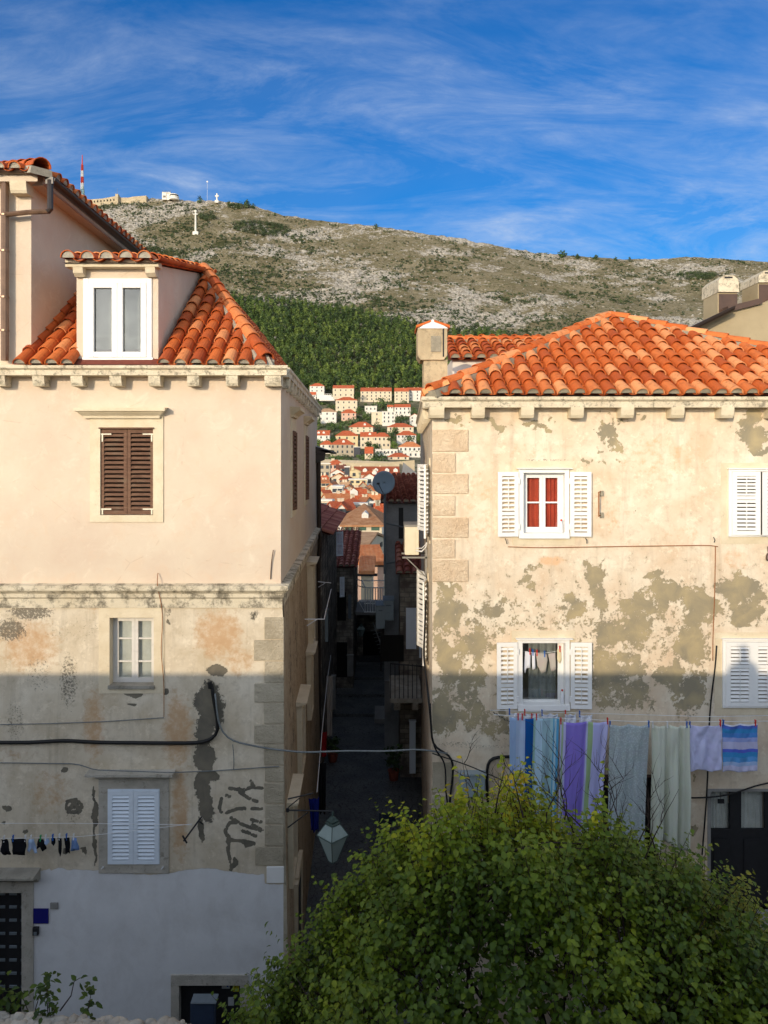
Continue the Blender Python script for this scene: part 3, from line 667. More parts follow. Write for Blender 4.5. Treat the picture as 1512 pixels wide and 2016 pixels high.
def house(c, D, lab, kind='gable', wall='white', roof='red', depth=None, yaw=0, win=(2, 3), wmat='fwin', extra=6, over=0.35, dormer=None, chimney=None, crop=True, cat='house', grp='houses on the town hillside'):
    """c = (x0, x1, y_ridge, y_eave, y_base) read off the photograph, D its distance"""
    x0, x1, yr, ye, yb = c
    if crop: (x0, _), (x1, _) = CR(x0, 0), CR(x1, 0); yr, ye, yb = [CR(0, q)[1] for q in (yr, ye, yb)]
    w_ = (x1 - x0) * D / F_PX; d_ = depth or w_ * 0.7
    ze = Z(ye, D); zb = Z(yb, D); cx_ = X((x0 + x1) / 2, D); cy_ = D + d_ / 2
    zt = Z(yr, D + (d_ / 2 if kind in ('gable', 'hip') else 0)) if kind != 'flat' else ze
    if kind in ('gable', 'hip'): zt = max(zt, ze + 0.10 * d_)
    a = R(yaw); F = Fr((cx_, cy_), (math.cos(a), math.sin(a)), (math.sin(a), -math.cos(a)))
    hw = w_ / 2; hd = d_ / 2
    t = thing('house', lab, cat, (cx_, cy_, zb), grp)
    m = MB()
    if kind == 'front':      # gable end towards us
        m.hull2(F, [(-hw, zb - extra), (hw, zb - extra), (hw, ze), (0, zt), (-hw, ze)], -hd, hd)
    elif kind == 'gable':
        m.prof(F, -hw, hw, [(-hd, zb - extra), (hd, zb - extra), (hd, ze), (0, zt - 0.1), (-hd, ze)])
    else: m.box(F, -hw, hw, -hd, hd, zb - extra, ze)
    m.build('wall', FW[wall], t)
    m = MB(); o = over; th = 0.22
    if kind == 'front':
        sl = (zt - ze) / hw
        m.hull2(F, [(-hw - o, ze - o * sl), (0, zt), (hw + o, ze - o * sl), (hw + o, ze - o * sl + th), (0, zt + th), (-hw - o, ze - o * sl + th)], -hd - .1, hd + o)
    elif kind == 'gable':
        sl = (zt - ze) / hd
        m.prof(F, -hw - .15, hw + .15, [(-hd - o, ze - o * sl), (0, zt), (hd + o, ze - o * sl), (hd + o, ze - o * sl + th), (0, zt + th), (-hd - o, ze - o * sl + th)])
    elif kind == 'hip':
        rl = max(0.0, hw - hd)
        v = [F.p(-hw - o, hd + o, ze), F.p(hw + o, hd + o, ze), F.p(hw + o, -hd - o, ze), F.p(-hw - o, -hd - o, ze), F.p(-rl, 0, zt + .15), F.p(rl + 0.05, 0, zt + .15)]
        v += [(p[0], p[1], p[2] - th) for p in v[:4]]
        m.add(v, [(0, 1, 5, 4), (1, 2, 5), (2, 3, 4, 5), (3, 0, 4), (0, 6, 7, 1), (1, 7, 8, 2), (2, 8, 9, 3), (3, 9, 6, 0), (6, 9, 8, 7)])
    else:
        m.box(F, -hw - .2, hw + .2, -hd - .2, hd + .2, ze, ze + 0.35)
    m.build('roof', FR[roof] if kind != 'flat' else FW['white'], t)
    rows, cols = win; wh = min(1.5, (ze - zb) / rows * 0.5)
    me = win_mesh(1.0, wh, M[wmat])
    for r_ in range(rows):
        for k in range(cols):
            s_ = -hw + w_ * (k + 0.5) / cols; z_ = zb + (ze - zb) * (r_ + 0.55) / rows
            q = F.p(s_, hd, z_); wo_ = bpy.data.objects.new('window', me); COL.objects.link(wo_); wo_.parent = t
            wo_.location = (q[0] - cx_, q[1] - cy_, q[2] - zb); wo_.rotation_euler = (0, 0, a)
    if yaw:      # side windows
        sd = 1 if yaw < 0 else -1
        for r_ in range(rows):
            for k in range(2):
                q = F.p(hw * sd, -hd + d_ * (k + 0.5) / 2, zb + (ze - zb) * (r_ + 0.55) / rows); wo_ = bpy.data.objects.new('window', me); COL.objects.link(wo_)
                wo_.parent = t; wo_.location = (q[0] - cx_, q[1] - cy_, q[2] - zb); wo_.rotation_euler = (0, 0, a + sd * math.pi / 2)
    if dormer:
        for s_ in dormer:
            m = MB(); zz_ = ze + (zt - ze) * 0.3; ww = 0.8 if D > 120 else 0.42
            kq = ww / .8; m.hull2(F, [(s_ * hw - ww, ze), (s_ * hw + ww, ze), (s_ * hw + ww, zz_ + kq), (s_ * hw, zz_ + 1.6 * kq), (s_ * hw - ww, zz_ + kq)], hd * 0.15, hd * 0.72)
            m.build('dormer', FW['white'], t)
    if chimney:
        for s_ in chimney:
            m = MB(); m.box(F, s_ * hw - .28, s_ * hw + .28, -.28, .28, ze, zt + .55); m.box(F, s_ * hw - .34, s_ * hw + .34, -.34, .34, zt + .55, zt + .68); m.build('chimney', FW['cream'], t)
    return t
H = house
H((105, 255, 78, 104, 175), 690, 'white three-storey villa with a loggia at the top left of the hillside town', 'hip', 'white', win=(2, 3))
H((345, 565, 100, 128, 225), 680, 'wide cream block with red roof in the top row, second from the left', 'gable', 'cream', win=(2, 4), chimney=(0.9,))
H((635, 960, 125, 160, 262), 672, 'longest cream terrace with red roof and balconies in the top row below the forest', 'gable', 'cream', win=(3, 7), chimney=(-.5, 0, .5))
H((990, 1140, 128, 160, 262), 668, 'cream red-roofed house in the top row just right of the long terrace', 'gable', 'cream', win=(3, 3), chimney=(0.3,))
H((1128, 1330, 124, 152, 255), 676, 'pale red-roofed house of the top row touching the right roof corner', 'gable', 'white', win=(3, 3), chimney=(-.3, .1))
H((100, 168, 170, 194, 235), 660, 'tiny red-roofed house below the white villa at the far left', 'gable', 'white', win=(1, 2))
H((375, 600, 222, 252, 360), 622, 'grey-beige three-storey block with low hipped red roof on the upper slope', 'hip', 'cream', win=(2, 4))
H((680, 805, 305, 318, 375), 610, 'small white flat-roofed house on the open upper slope', 'flat', 'white', win=(1, 3))
H((915, 978, 305, 322, 348), 606, 'tiny pink-roofed cottage left of the white gabled house', 'gable', 'white', win=(1, 2))
H((990, 1158, 297, 325, 405), 600, 'white gabled house with red roof on the right of the upper slope', 'gable', 'white', win=(2, 4))
H((190, 382, 342, 372, 475), 572, 'white house with pale tan roof beside the dark conifer', 'hip', 'white', 'tan', win=(2, 3))
H((435, 588, 350, 385, 472), 576, 'house with pink upper storey and red hipped roof, left of the garden path', 'hip', 'pink', win=(2, 3))
H((750, 862, 372, 378, 480), 566, 'plain cream flat-roofed wing left of the modern white apartments', 'flat', 'cream', win=(2, 1))
H((862, 996, 368, 374, 498), 560, 'modern white apartment block with dark strip balconies', 'flat', 'white', win=(3, 3), cat='apartment block')
H((1150, 1250, 395, 425, 490), 556, 'small white house with steep roof at the right edge of the gap', 'front', 'white', win=(2, 2))
H((520, 775, 482, 532, 592), 522, 'cream house with hipped red roof and one white dormer in mid slope', 'hip', 'cream', win=(2, 4), wmat='fshut', dormer=(0.3,), yaw=-6)
H((915, 1190, 495, 532, 576), 526, 'low long house under a wide red hipped roof on the right of mid slope', 'hip', 'cream', win=(1, 4))
H((135, 312, 572, 617, 672), 500, 'small house with two white skylights in its red roof at the left edge', 'gable', 'white', win=(1, 3), dormer=(-.3, .3))
H((370, 600, 574, 622, 740), 482, 'pale yellow house with hipped red roof left of centre', 'hip', 'yellow', win=(2, 3), yaw=6)
H((632, 800, 590, 632, 756), 478, 'cream wing with red roof and a wide white dormer', 'gable', 'cream', win=(2, 3), dormer=(0.2,))
H((770, 946, 594, 632, 756), 474, 'beige hipped house joined right of the white-dormer wing', 'hip', 'cream', win=(2, 4))
H((1015, 1216, 576, 616, 656), 490, 'low white house with hipped red roof at the right of the middle rows', 'hip', 'white', win=(1, 5))
H((215, 345, 678, 715, 810), 452, 'white house with red roof against the left side of the stone apartment house', 'hip', 'white', win=(2, 2))
H((315, 566, 660, 714, 876), 440, 'four-storey grey stone apartment house with red hipped roof', 'hip', 'stone', win=(3, 5), dormer=(0.1,), yaw=4)
H((1035, 1268, 690, 738, 800), 452, 'cream house with orange hipped roof above the right end of the town wall', 'hip', 'white', 'orange', win=(1, 5))
H((1080, 1290, 795, 800, 850), 436, 'low flat white annex below the orange hipped roof', 'flat', 'white', win=(1, 4))
H((565, 632, 742, 746, 872), 436, 'narrow black modern building right of the stone apartment house', 'flat', 'dark', win=(2, 1))
H((680, 766, 745, 800, 845), 428, 'small house with steep red roof and skylight behind the town wall', 'gable', 'cream', win=(1, 2))
H((790, 1022, 764, 770, 832), 442, 'long flat-roofed white garage building with dark openings', 'flat', 'white', win=(1, 6))
H((920, 1142, 806, 842, 880), 424, 'low house with red hipped roof directly behind the right part of the town wall', 'hip', 'cream', win=(1, 3))
# terraces of the white villas
t = thing('terraces', 'stepped white garden terraces with railings below the white villa', 'terraces', (X(CR(270, 0)[0], 655), 655, 40))
m = MB()
for k, (a, b, y0) in enumerate(((160, 330, 200), (180, 350, 218), (205, 362, 238))):
    pa, pyy = CR(a, y0); pb, _ = CR(b, y0); dd = 662 - 6 * k
    boxw(m, X(pa, dd), X(pb, dd), dd, dd + 5, Z(pyy + 4, dd), Z(pyy, dd)); 
    for q in range(9): boxw(m, X(pa + (pb - pa) * q / 8, dd) - .15, X(pa + (pb - pa) * q / 8, dd) + .15, dd - .1, dd + .2, Z(pyy, dd), Z(pyy - 2.2, dd))
    boxw(m, X(pa, dd), X(pb, dd), dd - .1, dd + .2, Z(pyy - 2.0, dd), Z(pyy - 2.5, dd))
m.build('terrace', M['farwhite'], t)
# the northern town wall
t = thing('town_wall', 'long stone town wall across the gap below the hillside houses', 'wall', (X(740, 345), 345, -16))
def wallrun(m, a, b, D, y0t, y1t, yb, th=3):
    (p0, q0), (p1, q1) = CR(a, y0t), CR(b, y1t); _, qb = CR(0, yb)
    v = []
    for px_, q in ((p0, q0), (p1, q1)):
        for yy in (D, D + th): v += [(X(px_, D), yy, Z(qb, D)), (X(px_, D), yy, Z(q, D))]
    m.add(v, [(0, 4, 5, 1), (2, 3, 7, 6), (1, 5, 7, 3), (0, 1, 3, 2), (4, 6, 7, 5), (0, 2, 6, 4)])
m = MB(); wallrun(m, 180, 1000, 352, 868, 898, 990); m.build('curtain_wall', FW['stone'], t)
m = MB(); wallrun(m, 470, 1040, 340, 905, 912, 1000); wallrun(m, 960, 1200, 345, 900, 880, 1000); m.build('parapet_walk', M['fort'], t)
m = MB(); v = [PT(*CR(1085, 905), 300), PT(*CR(1250, 1035), 300), PT(*CR(1250, 1090), 300), PT(*CR(1060, 1060), 300)]
v += [(a, b + 5, c_) for a, b, c_ in v]; m.add(v, [(0, 1, 2, 3), (4, 7, 6, 5), (0, 4, 5, 1), (1, 5, 6, 2), (2, 6, 7, 3), (3, 7, 4, 0)]); m.build('stair_ramp', FW['grey'], t)

# old town roofs
G = 'houses of the old town'
def O(*a, **k):
    if k.get('kind', a[3] if len(a) > 3 else 'gable') in ('gable', 'hip') and a[1] > 100: k.setdefault('chimney', (random.uniform(-.7, .7), random.uniform(-.7, .7)))
    k.setdefault('grp', G); k.setdefault('extra', 14); return house(*a, **k)
O((205, 318, 916, 920, 1062), 262, 'stone house with a white roof terrace at the left of the old town', 'flat', 'stone', win=(2, 2))
O((300, 440, 880, 922, 985), 290, 'house with low red hipped roof close under the town wall', 'hip', 'pink', win=(1, 3))
O((322, 460, 975, 1015, 1055), 252, 'white gable end in the left rows of the old town', 'front', 'white', win=(1, 2))
O((330, 474, 1024, 1062, 1125), 232, 'beige gable end with orange tiles in the left old town rows', 'front', 'cream', 'orange', win=(1, 2), depth=10)
O((524, 1042, 952, 1032, 1070), 272, 'widest red roof with white dormers below the town wall', 'gable', 'pink', win=(1, 8), dormer=(-.4, 0.05, .5, .85), depth=20)
O((700, 880, 1000, 1050, 1120), 250, 'red-roofed house with orange ridge behind the satellite dish', 'gable', 'cream', win=(1, 4), dormer=(0,), yaw=-14)
t = O((500, 636, 968, 1000, 1068), 240, 'cream church front with a scrolled gable and bell cote', 'front', 'yellow', 'tan', win=(1, 1), cat='church')
m = MB(); q = CR(552, 968); dd = 239.5; boxw(m, X(q[0] - 2.5, dd), X(q[0] + 2.5, dd), dd, dd + 1, Z(q[1] + 3, dd), Z(q[1] - 3, dd)); m.tube([PT(q[0], q[1] - 3, dd), PT(q[0], q[1] - 6, dd)], [0.5, 0.1], 6); m.build('bell_cote', FW['yellow'], t)
O((196, 318, 1036, 1088, 1140), 216, 'pyramid red roof at the left edge of the old town', 'hip', 'cream', win=(1, 2))
O((515, 700, 1072, 1086, 1180), 214, 'yellow stone building with a round attic and orange trim in the old town centre', 'flat', 'yellow', 'orange', win=(2, 3))
O((665, 792, 1020, 1062, 1145), 222, 'pale pink gable end left of the satellite dish', 'front', 'white', 'red', win=(1, 1), depth=9)
O((200, 452, 1130, 1236, 1290), 170, 'big orange roof with a white dormer at the left', 'front', 'cream', 'orange', win=(1, 3), depth=14)
O((338, 446, 1160, 1164, 1235), 166, 'square white attic room with two windows among orange roofs', 'flat', 'white', 'tan', win=(1, 2), depth=6)
O((560, 650, 1170, 1185, 1240), 186, 'small red-topped yellow house in the middle of the old town', 'gable', 'yellow', win=(1, 2))
O((620, 740, 1180, 1215, 1290), 168, 'narrow stone house with a lit gable left of the dish pole', 'front', 'stone', 'tan', win=(2, 2), depth=9)
O((466, 692, 1192, 1285, 1350), 152, 'bright red gabled roof with a small skylight in the centre', 'gable', 'cream', win=(1, 3), dormer=(-.2,), yaw=10)
O((700, 850, 1240, 1296, 1370), 150, 'red roof with broken ridge beside the dish pole', 'gable', 'cream', 'orange', win=(1, 3), yaw=-16)
O((740, 830, 1310, 1330, 1410), 128, 'blue-grey roof terrace house left of the dish pole', 'flat', 'grey', win=(1, 1))
O((780, 880, 1340, 1400, 1460), 118, 'small white-edged red roof beside the dish pole', 'gable', 'white', 'red', win=(1, 2), yaw=20)
O((238, 500, 1236, 1320, 1395), 138, 'long orange saddle roof with a pale ridge line, lower left old town', 'gable', 'cream', 'orange', win=(1, 5), yaw=20, depth=6)
O((215, 340, 1290, 1310, 1480), 128, 'cream house front with tall windows at the left lower old town', 'flat', 'cream', win=(2, 4), yaw=-10)
O((300, 532, 1320, 1400, 1480), 118, 'pink house with a red roof kinked in the middle', 'gable', 'pink', win=(1, 4), yaw=14, depth=7)
O((500, 700, 1290, 1350, 1440), 124, 'pale house with dishes on its terrace behind the brown gable roof', 'flat', 'cream', win=(1, 3))
O((446, 858, 1345, 1556, 1800), 92, 'large brown-orange hipped roof with one white dormer and cream cornice', 'hip', 'cream', 'rust', win=(3, 3), wmat='fshut', depth=18, dormer=(0.12,), extra=14)
O((560, 800, 1655, 1795, 1900), 66, 'tan ribbed tile roof in the lower gap below the brown gable', 'gable', 'cream', 'tan', win=(1, 2), yaw=-12, depth=8)
O((560, 810, 1790, 1960, 2010), 54, 'bright orange tile roof above the balcony', 'gable', 'pink', 'orange', win=(1, 2), depth=7, yaw=8)
O((640, 760, 2000, 2050, 2110), 47, 'sunlit brown tile roof just behind the white balcony railing', 'gable', 'cream', 'orange', win=(1, 2), depth=5)
O((1110, 1250, 1040, 1075, 1115), 262, 'small pink roofs at the right end of the old town view', 'gable', 'pink', win=(1, 3))
O((1160, 1260, 1062, 1090, 1120), 246, 'small bright orange roof at the right end below the stair ramp', 'gable', 'cream', 'orange', win=(1, 2))
O((150, 330, 1170, 1200, 1290), 190, 'long low roof at the left edge above the big orange roof', 'gable', 'cream', 'orange', win=(1, 4), yaw=8)
O((840, 1000, 1090, 1130, 1200), 205, 'red roof hidden mostly behind the satellite dish', 'gable', 'cream', win=(1, 3))
O((430, 530, 1110, 1140, 1190), 200, 'narrow pale roof between the beige gable and the stone building', 'gable', 'white', 'tan', win=(1, 2), yaw=-20)
O((380, 480, 930, 960, 1010), 275, 'shaded house under the town wall left of the church', 'gable', 'stone', 'dark', win=(1, 2))
O((470, 520, 950, 955, 1120), 230, 'dark shaded tower house left of the church front', 'flat', 'dark', win=(2, 1))
O((620, 700, 1110, 1150, 1230), 196, 'stone house with red dormers right of the round attic', 'front', 'stone', 'red', win=(1, 2))

for c_, D_, lb, kd, wl, rf_, yw in (((215, 300, 1096, 1118, 1160), 205, 'small orange-roofed house below the pyramid roof', 'gable', 'cream', 'orange', 6), ((300, 360, 1100, 1120, 1165), 208, 'tiny white house with a tan roof left of the narrow pale roof', 'hip', 'white', 'tan', 0),
    ((440, 520, 1060, 1085, 1125), 222, 'little red roof squeezed between the beige gable and the yellow stone building', 'gable', 'pink', 'red', -12), ((455, 560, 1150, 1185, 1240), 182, 'pale stepped house left of the small red-topped yellow one', 'front', 'white', 'orange', 0),
    ((700, 760, 1150, 1175, 1230), 180, 'tiny cream gable beside the pink gable end', 'front', 'cream', 'orange', 0), ((740, 850, 1170, 1205, 1260), 168, 'orange saddle roof right under the satellite dish', 'gable', 'stone', 'orange', 12),
    ((500, 600, 1290, 1325, 1380), 132, 'grey-walled house with terrace roof behind the brown gable', 'hip', 'stone', 'red', 8), ((215, 300, 1200, 1240, 1300), 156, 'red roof in the shade of the big orange roof at the left', 'gable', 'yellow', 'red', 14),
    ((640, 720, 1290, 1325, 1380), 134, 'small cream house with satellite dish pole right of centre', 'gable', 'cream', 'orange', -10), ((400, 470, 1340, 1375, 1440), 116, 'narrow white house with red roof left of the brown gable', 'front', 'white', 'red', 0)):
    O(c_, D_, lb, kd, wl, rf_, win=(1, 2), yaw=yw, depth=7)
# garden trees among the houses
gt = [(205, 390, 520, 60, 'tall dark conifer left of the tan-roofed white house', True, 'pine', 545, .4), (330, 290, 350, 95, 'broad dark tree under the white terraces', False, 'garden', 628, .3),
      (620, 320, 390, 70, 'round green tree right of the grey-beige block', False, 'garden', 605, .55), (150, 420, 480, 60, 'dark bushy tree at the left edge above the red skylight roof', False, 'garden', 560, .3),
      (560, 450, 500, 160, 'wide green tree clump below the pink house', False, 'garden', 545, .35), (830, 470, 590, 130, 'large dark tree mass right of the one-dormer house', False, 'garden', 535, .25),
      (1060, 410, 490, 150, 'wide green tree left of the small steep white house', False, 'garden', 548, .35), (690, 380, 440, 90, 'loose green tree beside the modern apartments', False, 'garden', 570, .5),
      (960, 590, 690, 90, 'dark green tree between the beige and the low white house', False, 'garden', 470, .3), (990, 690, 745, 80, 'bright yellow-green bush above the garage building', False, 'garden', 456, .8),
      (800, 715, 760, 90, 'dark green bush above the left end of the garage building', False, 'garden', 455, .35), (850, 800, 890, 180, 'biggest dark green tree on top of the town wall', False, 'garden', 415, .3),
      (330, 490, 560, 140, 'olive green tree clump in front of the tan-roofed house', False, 'garden', 530, .4), (190, 665, 725, 90, 'bright green bush at the left edge below the skylight roof', False, 'garden', 465, .8),
      (340, 640, 680, 80, 'dark green hedge bush left of the pale yellow house', False, 'garden', 475, .4), (860, 255, 320, 200, 'wide olive scrub clump under the long terrace', False, 'garden', 630, .45),
      (1080, 270, 310, 110, 'dark bush under the right end of the top row', False, 'garden', 625, .4), (1190, 330, 400, 90, 'green tree beyond the white gabled house on the right', False, 'garden', 590, .5),
      (720, 690, 730, 80, 'low dark bush in front of the white-dormer wing', False, 'garden', 462, .3), (1250, 600, 680, 70, 'light green tree at the right edge of the gap', False, 'garden', 480, .7),
      (1140, 640, 680, 130, 'dark hedge below the low white hipped house', False, 'garden', 470, .3), (600, 170, 215, 80, 'dark tree between the cream block and the long terrace', False, 'garden', 662, .3),
      (150, 560, 600, 60, 'small dark tree left of the skylight roof', False, 'garden', 512, .3), (1000, 540, 600, 90, 'dark green tree under the wide low hipped roof', False, 'garden', 508, .35),
      (440, 480, 560, 90, 'mid green tree behind the pale yellow house', False, 'garden', 515, .5)]
for cx_, y0, y1, ww, lb, con, mt, D, tb in gt:
    pa, q0 = CR(cx_, y0); _, q1 = CR(cx_, y1); z1 = Z(q1, D); h_ = Z(q0, D) - z1; w_ = ww / 5.304 * D / F_PX
    far_tree('garden_tree', X(pa, D), D, z1 - h_ * 0.25, h_ * 1.25, w_, lb, 'tree', 'garden trees among the hillside houses', mt, 330, max(0.45, w_ * 0.05), con, tb)
# low garden scrub between the houses
n = 1500; xs = rng.uniform(-75, 70, n); ys = rng.uniform(405, 705, n); zz = terr(xs, ys); k = fbm(xs / 14, ys / 14, 3) > 0.47
Cc = np.stack([xs[k], ys[k], zz[k] + 0.6], 1); Q, Fq = leafcloud(Cc, rng.uniform(1.2, 3.2, k.sum()), 0.5, 36, 0.7)
tag(fastmesh('garden_scrub', Q, Fq, M['garden'], None, {'tint': ('FACE', np.clip(np.repeat(rng.normal(.4, .2, k.sum()), 36) + rng.normal(0, .1, len(Fq)), 0, 1))}),
    'low green scrub and hedges covering the ground between the hillside houses', 'scrub', kind='stuff')
# ------------------------------------------------------------ street, city wall, alley floor
s = MM('cobbles'); v = s.vor(7.0, 'DISTANCE_TO_EDGE'); n = s.noise(1.2, 5, 0.6); n2 = s.noise(30, 3)
c = s.mix(s.step(n, 0.35, 0.65), (0.08, 0.09, 0.095), (0.15, 0.155, 0.15)); c = s.mix(s.step(v, 0.0, 0.06), (0.03, 0.03, 0.03), c)
M['cobble'] = s.done(c, 0.7, s.bump(s.math('ADD', s.math('MINIMUM', v, 0.12), s.math('MULTIPLY', n2, 0.02)), 0.8, 0.08), spec=0.3)
m = MB(); m.add([(-14, 0.9, -10.996), (14, 0.9, -10.996), (14, 24, -10.996), (-14, 24, -10.996)], [(0, 1, 2, 3)]); m.build('street', M['cobble'], None, kind='structure')
m = MB(); m.add([(-2.6, 13.8, -10.990), (1.5, 13.8, -10.990), (1.5, 38.5, -10.990), (-2.6, 38.5, -10.990)], [(0, 1, 2, 3)])
for k in range(4): boxw(m, -2.6, 0.3, 31.0 + 2.1 * k, 38.5, -10.99 + 0.14 * k, -10.85 + 0.14 * k)
m.build('alley_paving', M['cobble'], None, kind='structure')
# raised pavement in front of the right building
m = MB(); boxw(m, 3.6, 14, 10.5, 13.69, -10.99, -8.42); m.build('raised_pavement', M['concrete'], None, kind='structure')
t = thing('city_wall', 'thick stone city wall with walkway and parapet under the viewpoint', 'wall', (0, -2, -11))
m = MB(); boxw(m, -60, 60, -5, 0.38, -11, -1.65); m.build('walkway', M['stone_grey'], t)
m = MB(); boxw(m, -60, 60, 0.38, 0.9, -11, -0.75); m.build('parapet', M['stone_grey'], t)
# the viewer leaning at the parapet: only the shadow falls into the picture
pn = [(0, -.42, -.62), (0, -.42, -.45), (0, -.40, -.28), (0, -.39, -.14), (0, -.38, -.05), (0, -.36, .03), (0, -.37, .11),
      (-.19, -.41, -.30), (-.27, -.32, -.52), (-.12, -.10, -.36), (.19, -.41, -.30), (.27, -.32, -.52), (.12, -.10, -.36),
      (-.10, -.42, -.78), (-.11, -.40, -1.2), (-.11, -.42, -1.6), (-.12, -.30, -1.64), (.10, -.42, -.78), (.11, -.40, -1.2), (.11, -.42, -1.6), (.12, -.30, -1.64)]
pe = [(0, 1), (1, 2), (2, 3), (3, 4), (4, 5), (5, 6), (2, 7), (7, 8), (8, 9), (2, 10), (10, 11), (11, 12), (0, 13), (13, 14), (14, 15), (15, 16), (0, 17), (17, 18), (18, 19), (19, 20)]
pr = [.15, .15, .17, .055, .075, .095, .07, .07, .045, .035, .07, .045, .035, .09, .06, .045, .04, .09, .06, .045, .04]
t = thing('person', 'person in a dark jacket leaning at the parapet with arms raised', 'person', (0, -.42, -1.65))
me = bpy.data.meshes.new('body'); me.from_pydata([(a, b + .42, c_ + 1.65) for a, b, c_ in pn], pe, []); o = finish('body', me, M['grey_metal'], t)
o.modifiers.new('skin', 'SKIN'); 
for i, r_ in enumerate(pr): me.skin_vertices[0].data[i].radius = (r_, r_ * .8)
me.skin_vertices[0].data[0].use_root = True; o.modifiers.new('sub', 'SUBSURF').levels = 1

# ------------------------------------------------------------ wall building blocks
def wall_grid(name, F, s0, s1, z0, z1, holes, mat, parent, step, att=None, t=0.0, depth=0.25, slope=None):
    """flat wall of small faces with real openings; att(px, py) gives peel, stain, mould, white"""
    def lines(a, b, cuts):
        L = set(np.round(np.arange(a, b, step), 4).tolist()) | {round(a, 4), round(b, 4)}
        for c_ in cuts:
            L = {l for l in L if abs(l - c_) > step * 0.45 or l in (a, b)}; L.add(round(c_, 4))
        return np.array(sorted(L))
    ss = lines(s0, s1, [h[0] for h in holes] + [h[1] for h in holes]); zs = lines(z0, z1, [h[2] for h in holes] + [h[3] for h in holes])
    GS, GZ_ = np.meshgrid(ss, zs)
    V = F.o[None, None, :] + GS[..., None] * F.u + t * F.n
    if slope is not None: V = V + (slope(GZ_))[..., None] * F.n
    V = np.concatenate([V, GZ_[..., None]], -1).reshape(-1, 3)
    nx = len(ss); ny = len(zs); I = (np.arange(ny - 1)[:, None] * nx + np.arange(nx - 1)[None, :])
    cs = (ss[:-1] + ss[1:]) / 2; cz = (zs[:-1] + zs[1:]) / 2; keep = np.ones(I.shape, bool)
    for h in holes: keep &= ~((cs[None, :] > h[0]) & (cs[None, :] < h[1]) & (cz[:, None] > h[2]) & (cz[:, None] < h[3]))
    I = I[keep]; Fq = np.stack([I, I + 1, I + nx + 1, I + nx], -1)
    at = {}
    if att:
        pe, st, mo, wh = att(GS, GZ_)
        at = {'peel': ('POINT', pe), 'stain': ('POINT', st), 'mould': ('POINT', mo), 'white': ('POINT', wh)}
    o = fastmesh(name, V, Fq, mat, parent, at); return o

def surround(F, s0, s1, z0, z1, parent, mat, jw=0.17, top=0.17, bot=0.14, proud=0.025, deep=0.24, name='window', label=None, sill=0.0):
    """stone frame round an opening: also forms the reveal"""
    m = MB(); m.box(F, s0 - jw, s0, -deep, proud, z0, z1); m.box(F, s1, s1 + jw, -deep, proud, z0, z1)
    m.box(F, s0 - jw, s1 + jw, -deep, proud + 0.003, z1, z1 + top); m.box(F, s0 - jw, s1 + jw, -deep, proud + 0.003 + sill, z0 - bot, z0)
    return m.build(name, mat, parent, label=label)
def hood(F, s0, s1, z0, z1, parent, mat, proj=0.2):
    m = MB(); h = z1 - z0
    m.prof(F, s0, s1, [(0.0, z0), (proj * 0.35, z0), (proj * 0.4, z0 + h * 0.25), (proj * 0.75, z0 + h * 0.55), (proj * 0.8, z0 + h * 0.62), (proj, z0 + h * 0.68), (proj, z1), (0.0, z1 + 0.012)], e0=0, e1=0)
    # returns: taper the ends by clipping the lower moulding inwards
    for i, (q) in enumerate(list(m.v)): pass
    n = 8; c0 = (s0 + s1) / 2
    pr = [(0.0, z0), (proj * 0.35, z0), (proj * 0.4, z0 + h * 0.25), (proj * 0.75, z0 + h * 0.55), (proj * 0.8, z0 + h * 0.62), (proj, z0 + h * 0.68), (proj, z1), (0.0, z1 + 0.012)]
    ins = [proj * 0.65, proj * 0.65, proj * 0.6, proj * 0.25, proj * 0.2, 0, 0, 0]
    m.v = [F.p(s0 + ins[i], t_, z_) for i, (t_, z_) in enumerate(pr)] + [F.p(s1 - ins[i], t_, z_) for i, (t_, z_) in enumerate(pr)]
    return m.build('hood', mat, parent)
def leaf(name, F, w_, z0, z1, mat, parent, panels=((0.0, 1.0),), n_slat=16, rod=False, th=0.035, stile=0.055, tilt=38, s0=0.0, open_gap=1.0, label=None):
    m = MB(); h = z1 - z0
    m.box(F, s0, s0 + stile, -th / 2, th / 2, z0, z1); m.box(F, s0 + w_ - stile, s0 + w_, -th / 2, th / 2, z0, z1)
    edges = [z0]
    a, b = s0 + stile, s0 + w_ - stile
    prev = z0
    tot = sum(p[1] - p[0] for p in panels)
    for i, (p0, p1) in enumerate(panels):
        q0 = z0 + 0.075 + (h - 0.15) * p0; q1 = z0 + 0.075 + (h - 0.15) * p1
        if i > 0: q0 += 0.03
        if i < len(panels) - 1: q1 -= 0.03
        m.box(F, a, b, -th / 2 + .001, th / 2 - .001, prev, q0); prev = q1
        k = max(2, int(round(n_slat * (p1 - p0) / tot))); pitch = (q1 - q0) / k; dz = pitch * 0.62 * open_gap
        for j in range(k):
            zc_ = q0 + pitch * (j + 0.5); tt = 0.016
            m.prof(F, a, b, [(tt, zc_ - dz / 2), (tt + .004, zc_ - dz / 2 + .007), (-tt + .004, zc_ + dz / 2), (-tt, zc_ + dz / 2 - .007)])
        if rod: m.box(F, (a + b) / 2 - .008, (a + b) / 2 + .008, 0.017, 0.028, q0 + .02, q1 - .02)
    m.box(F, a, b, -th / 2 + .001, th / 2 - .001, prev, z1)
    return m.build(name, mat, parent, label=label)
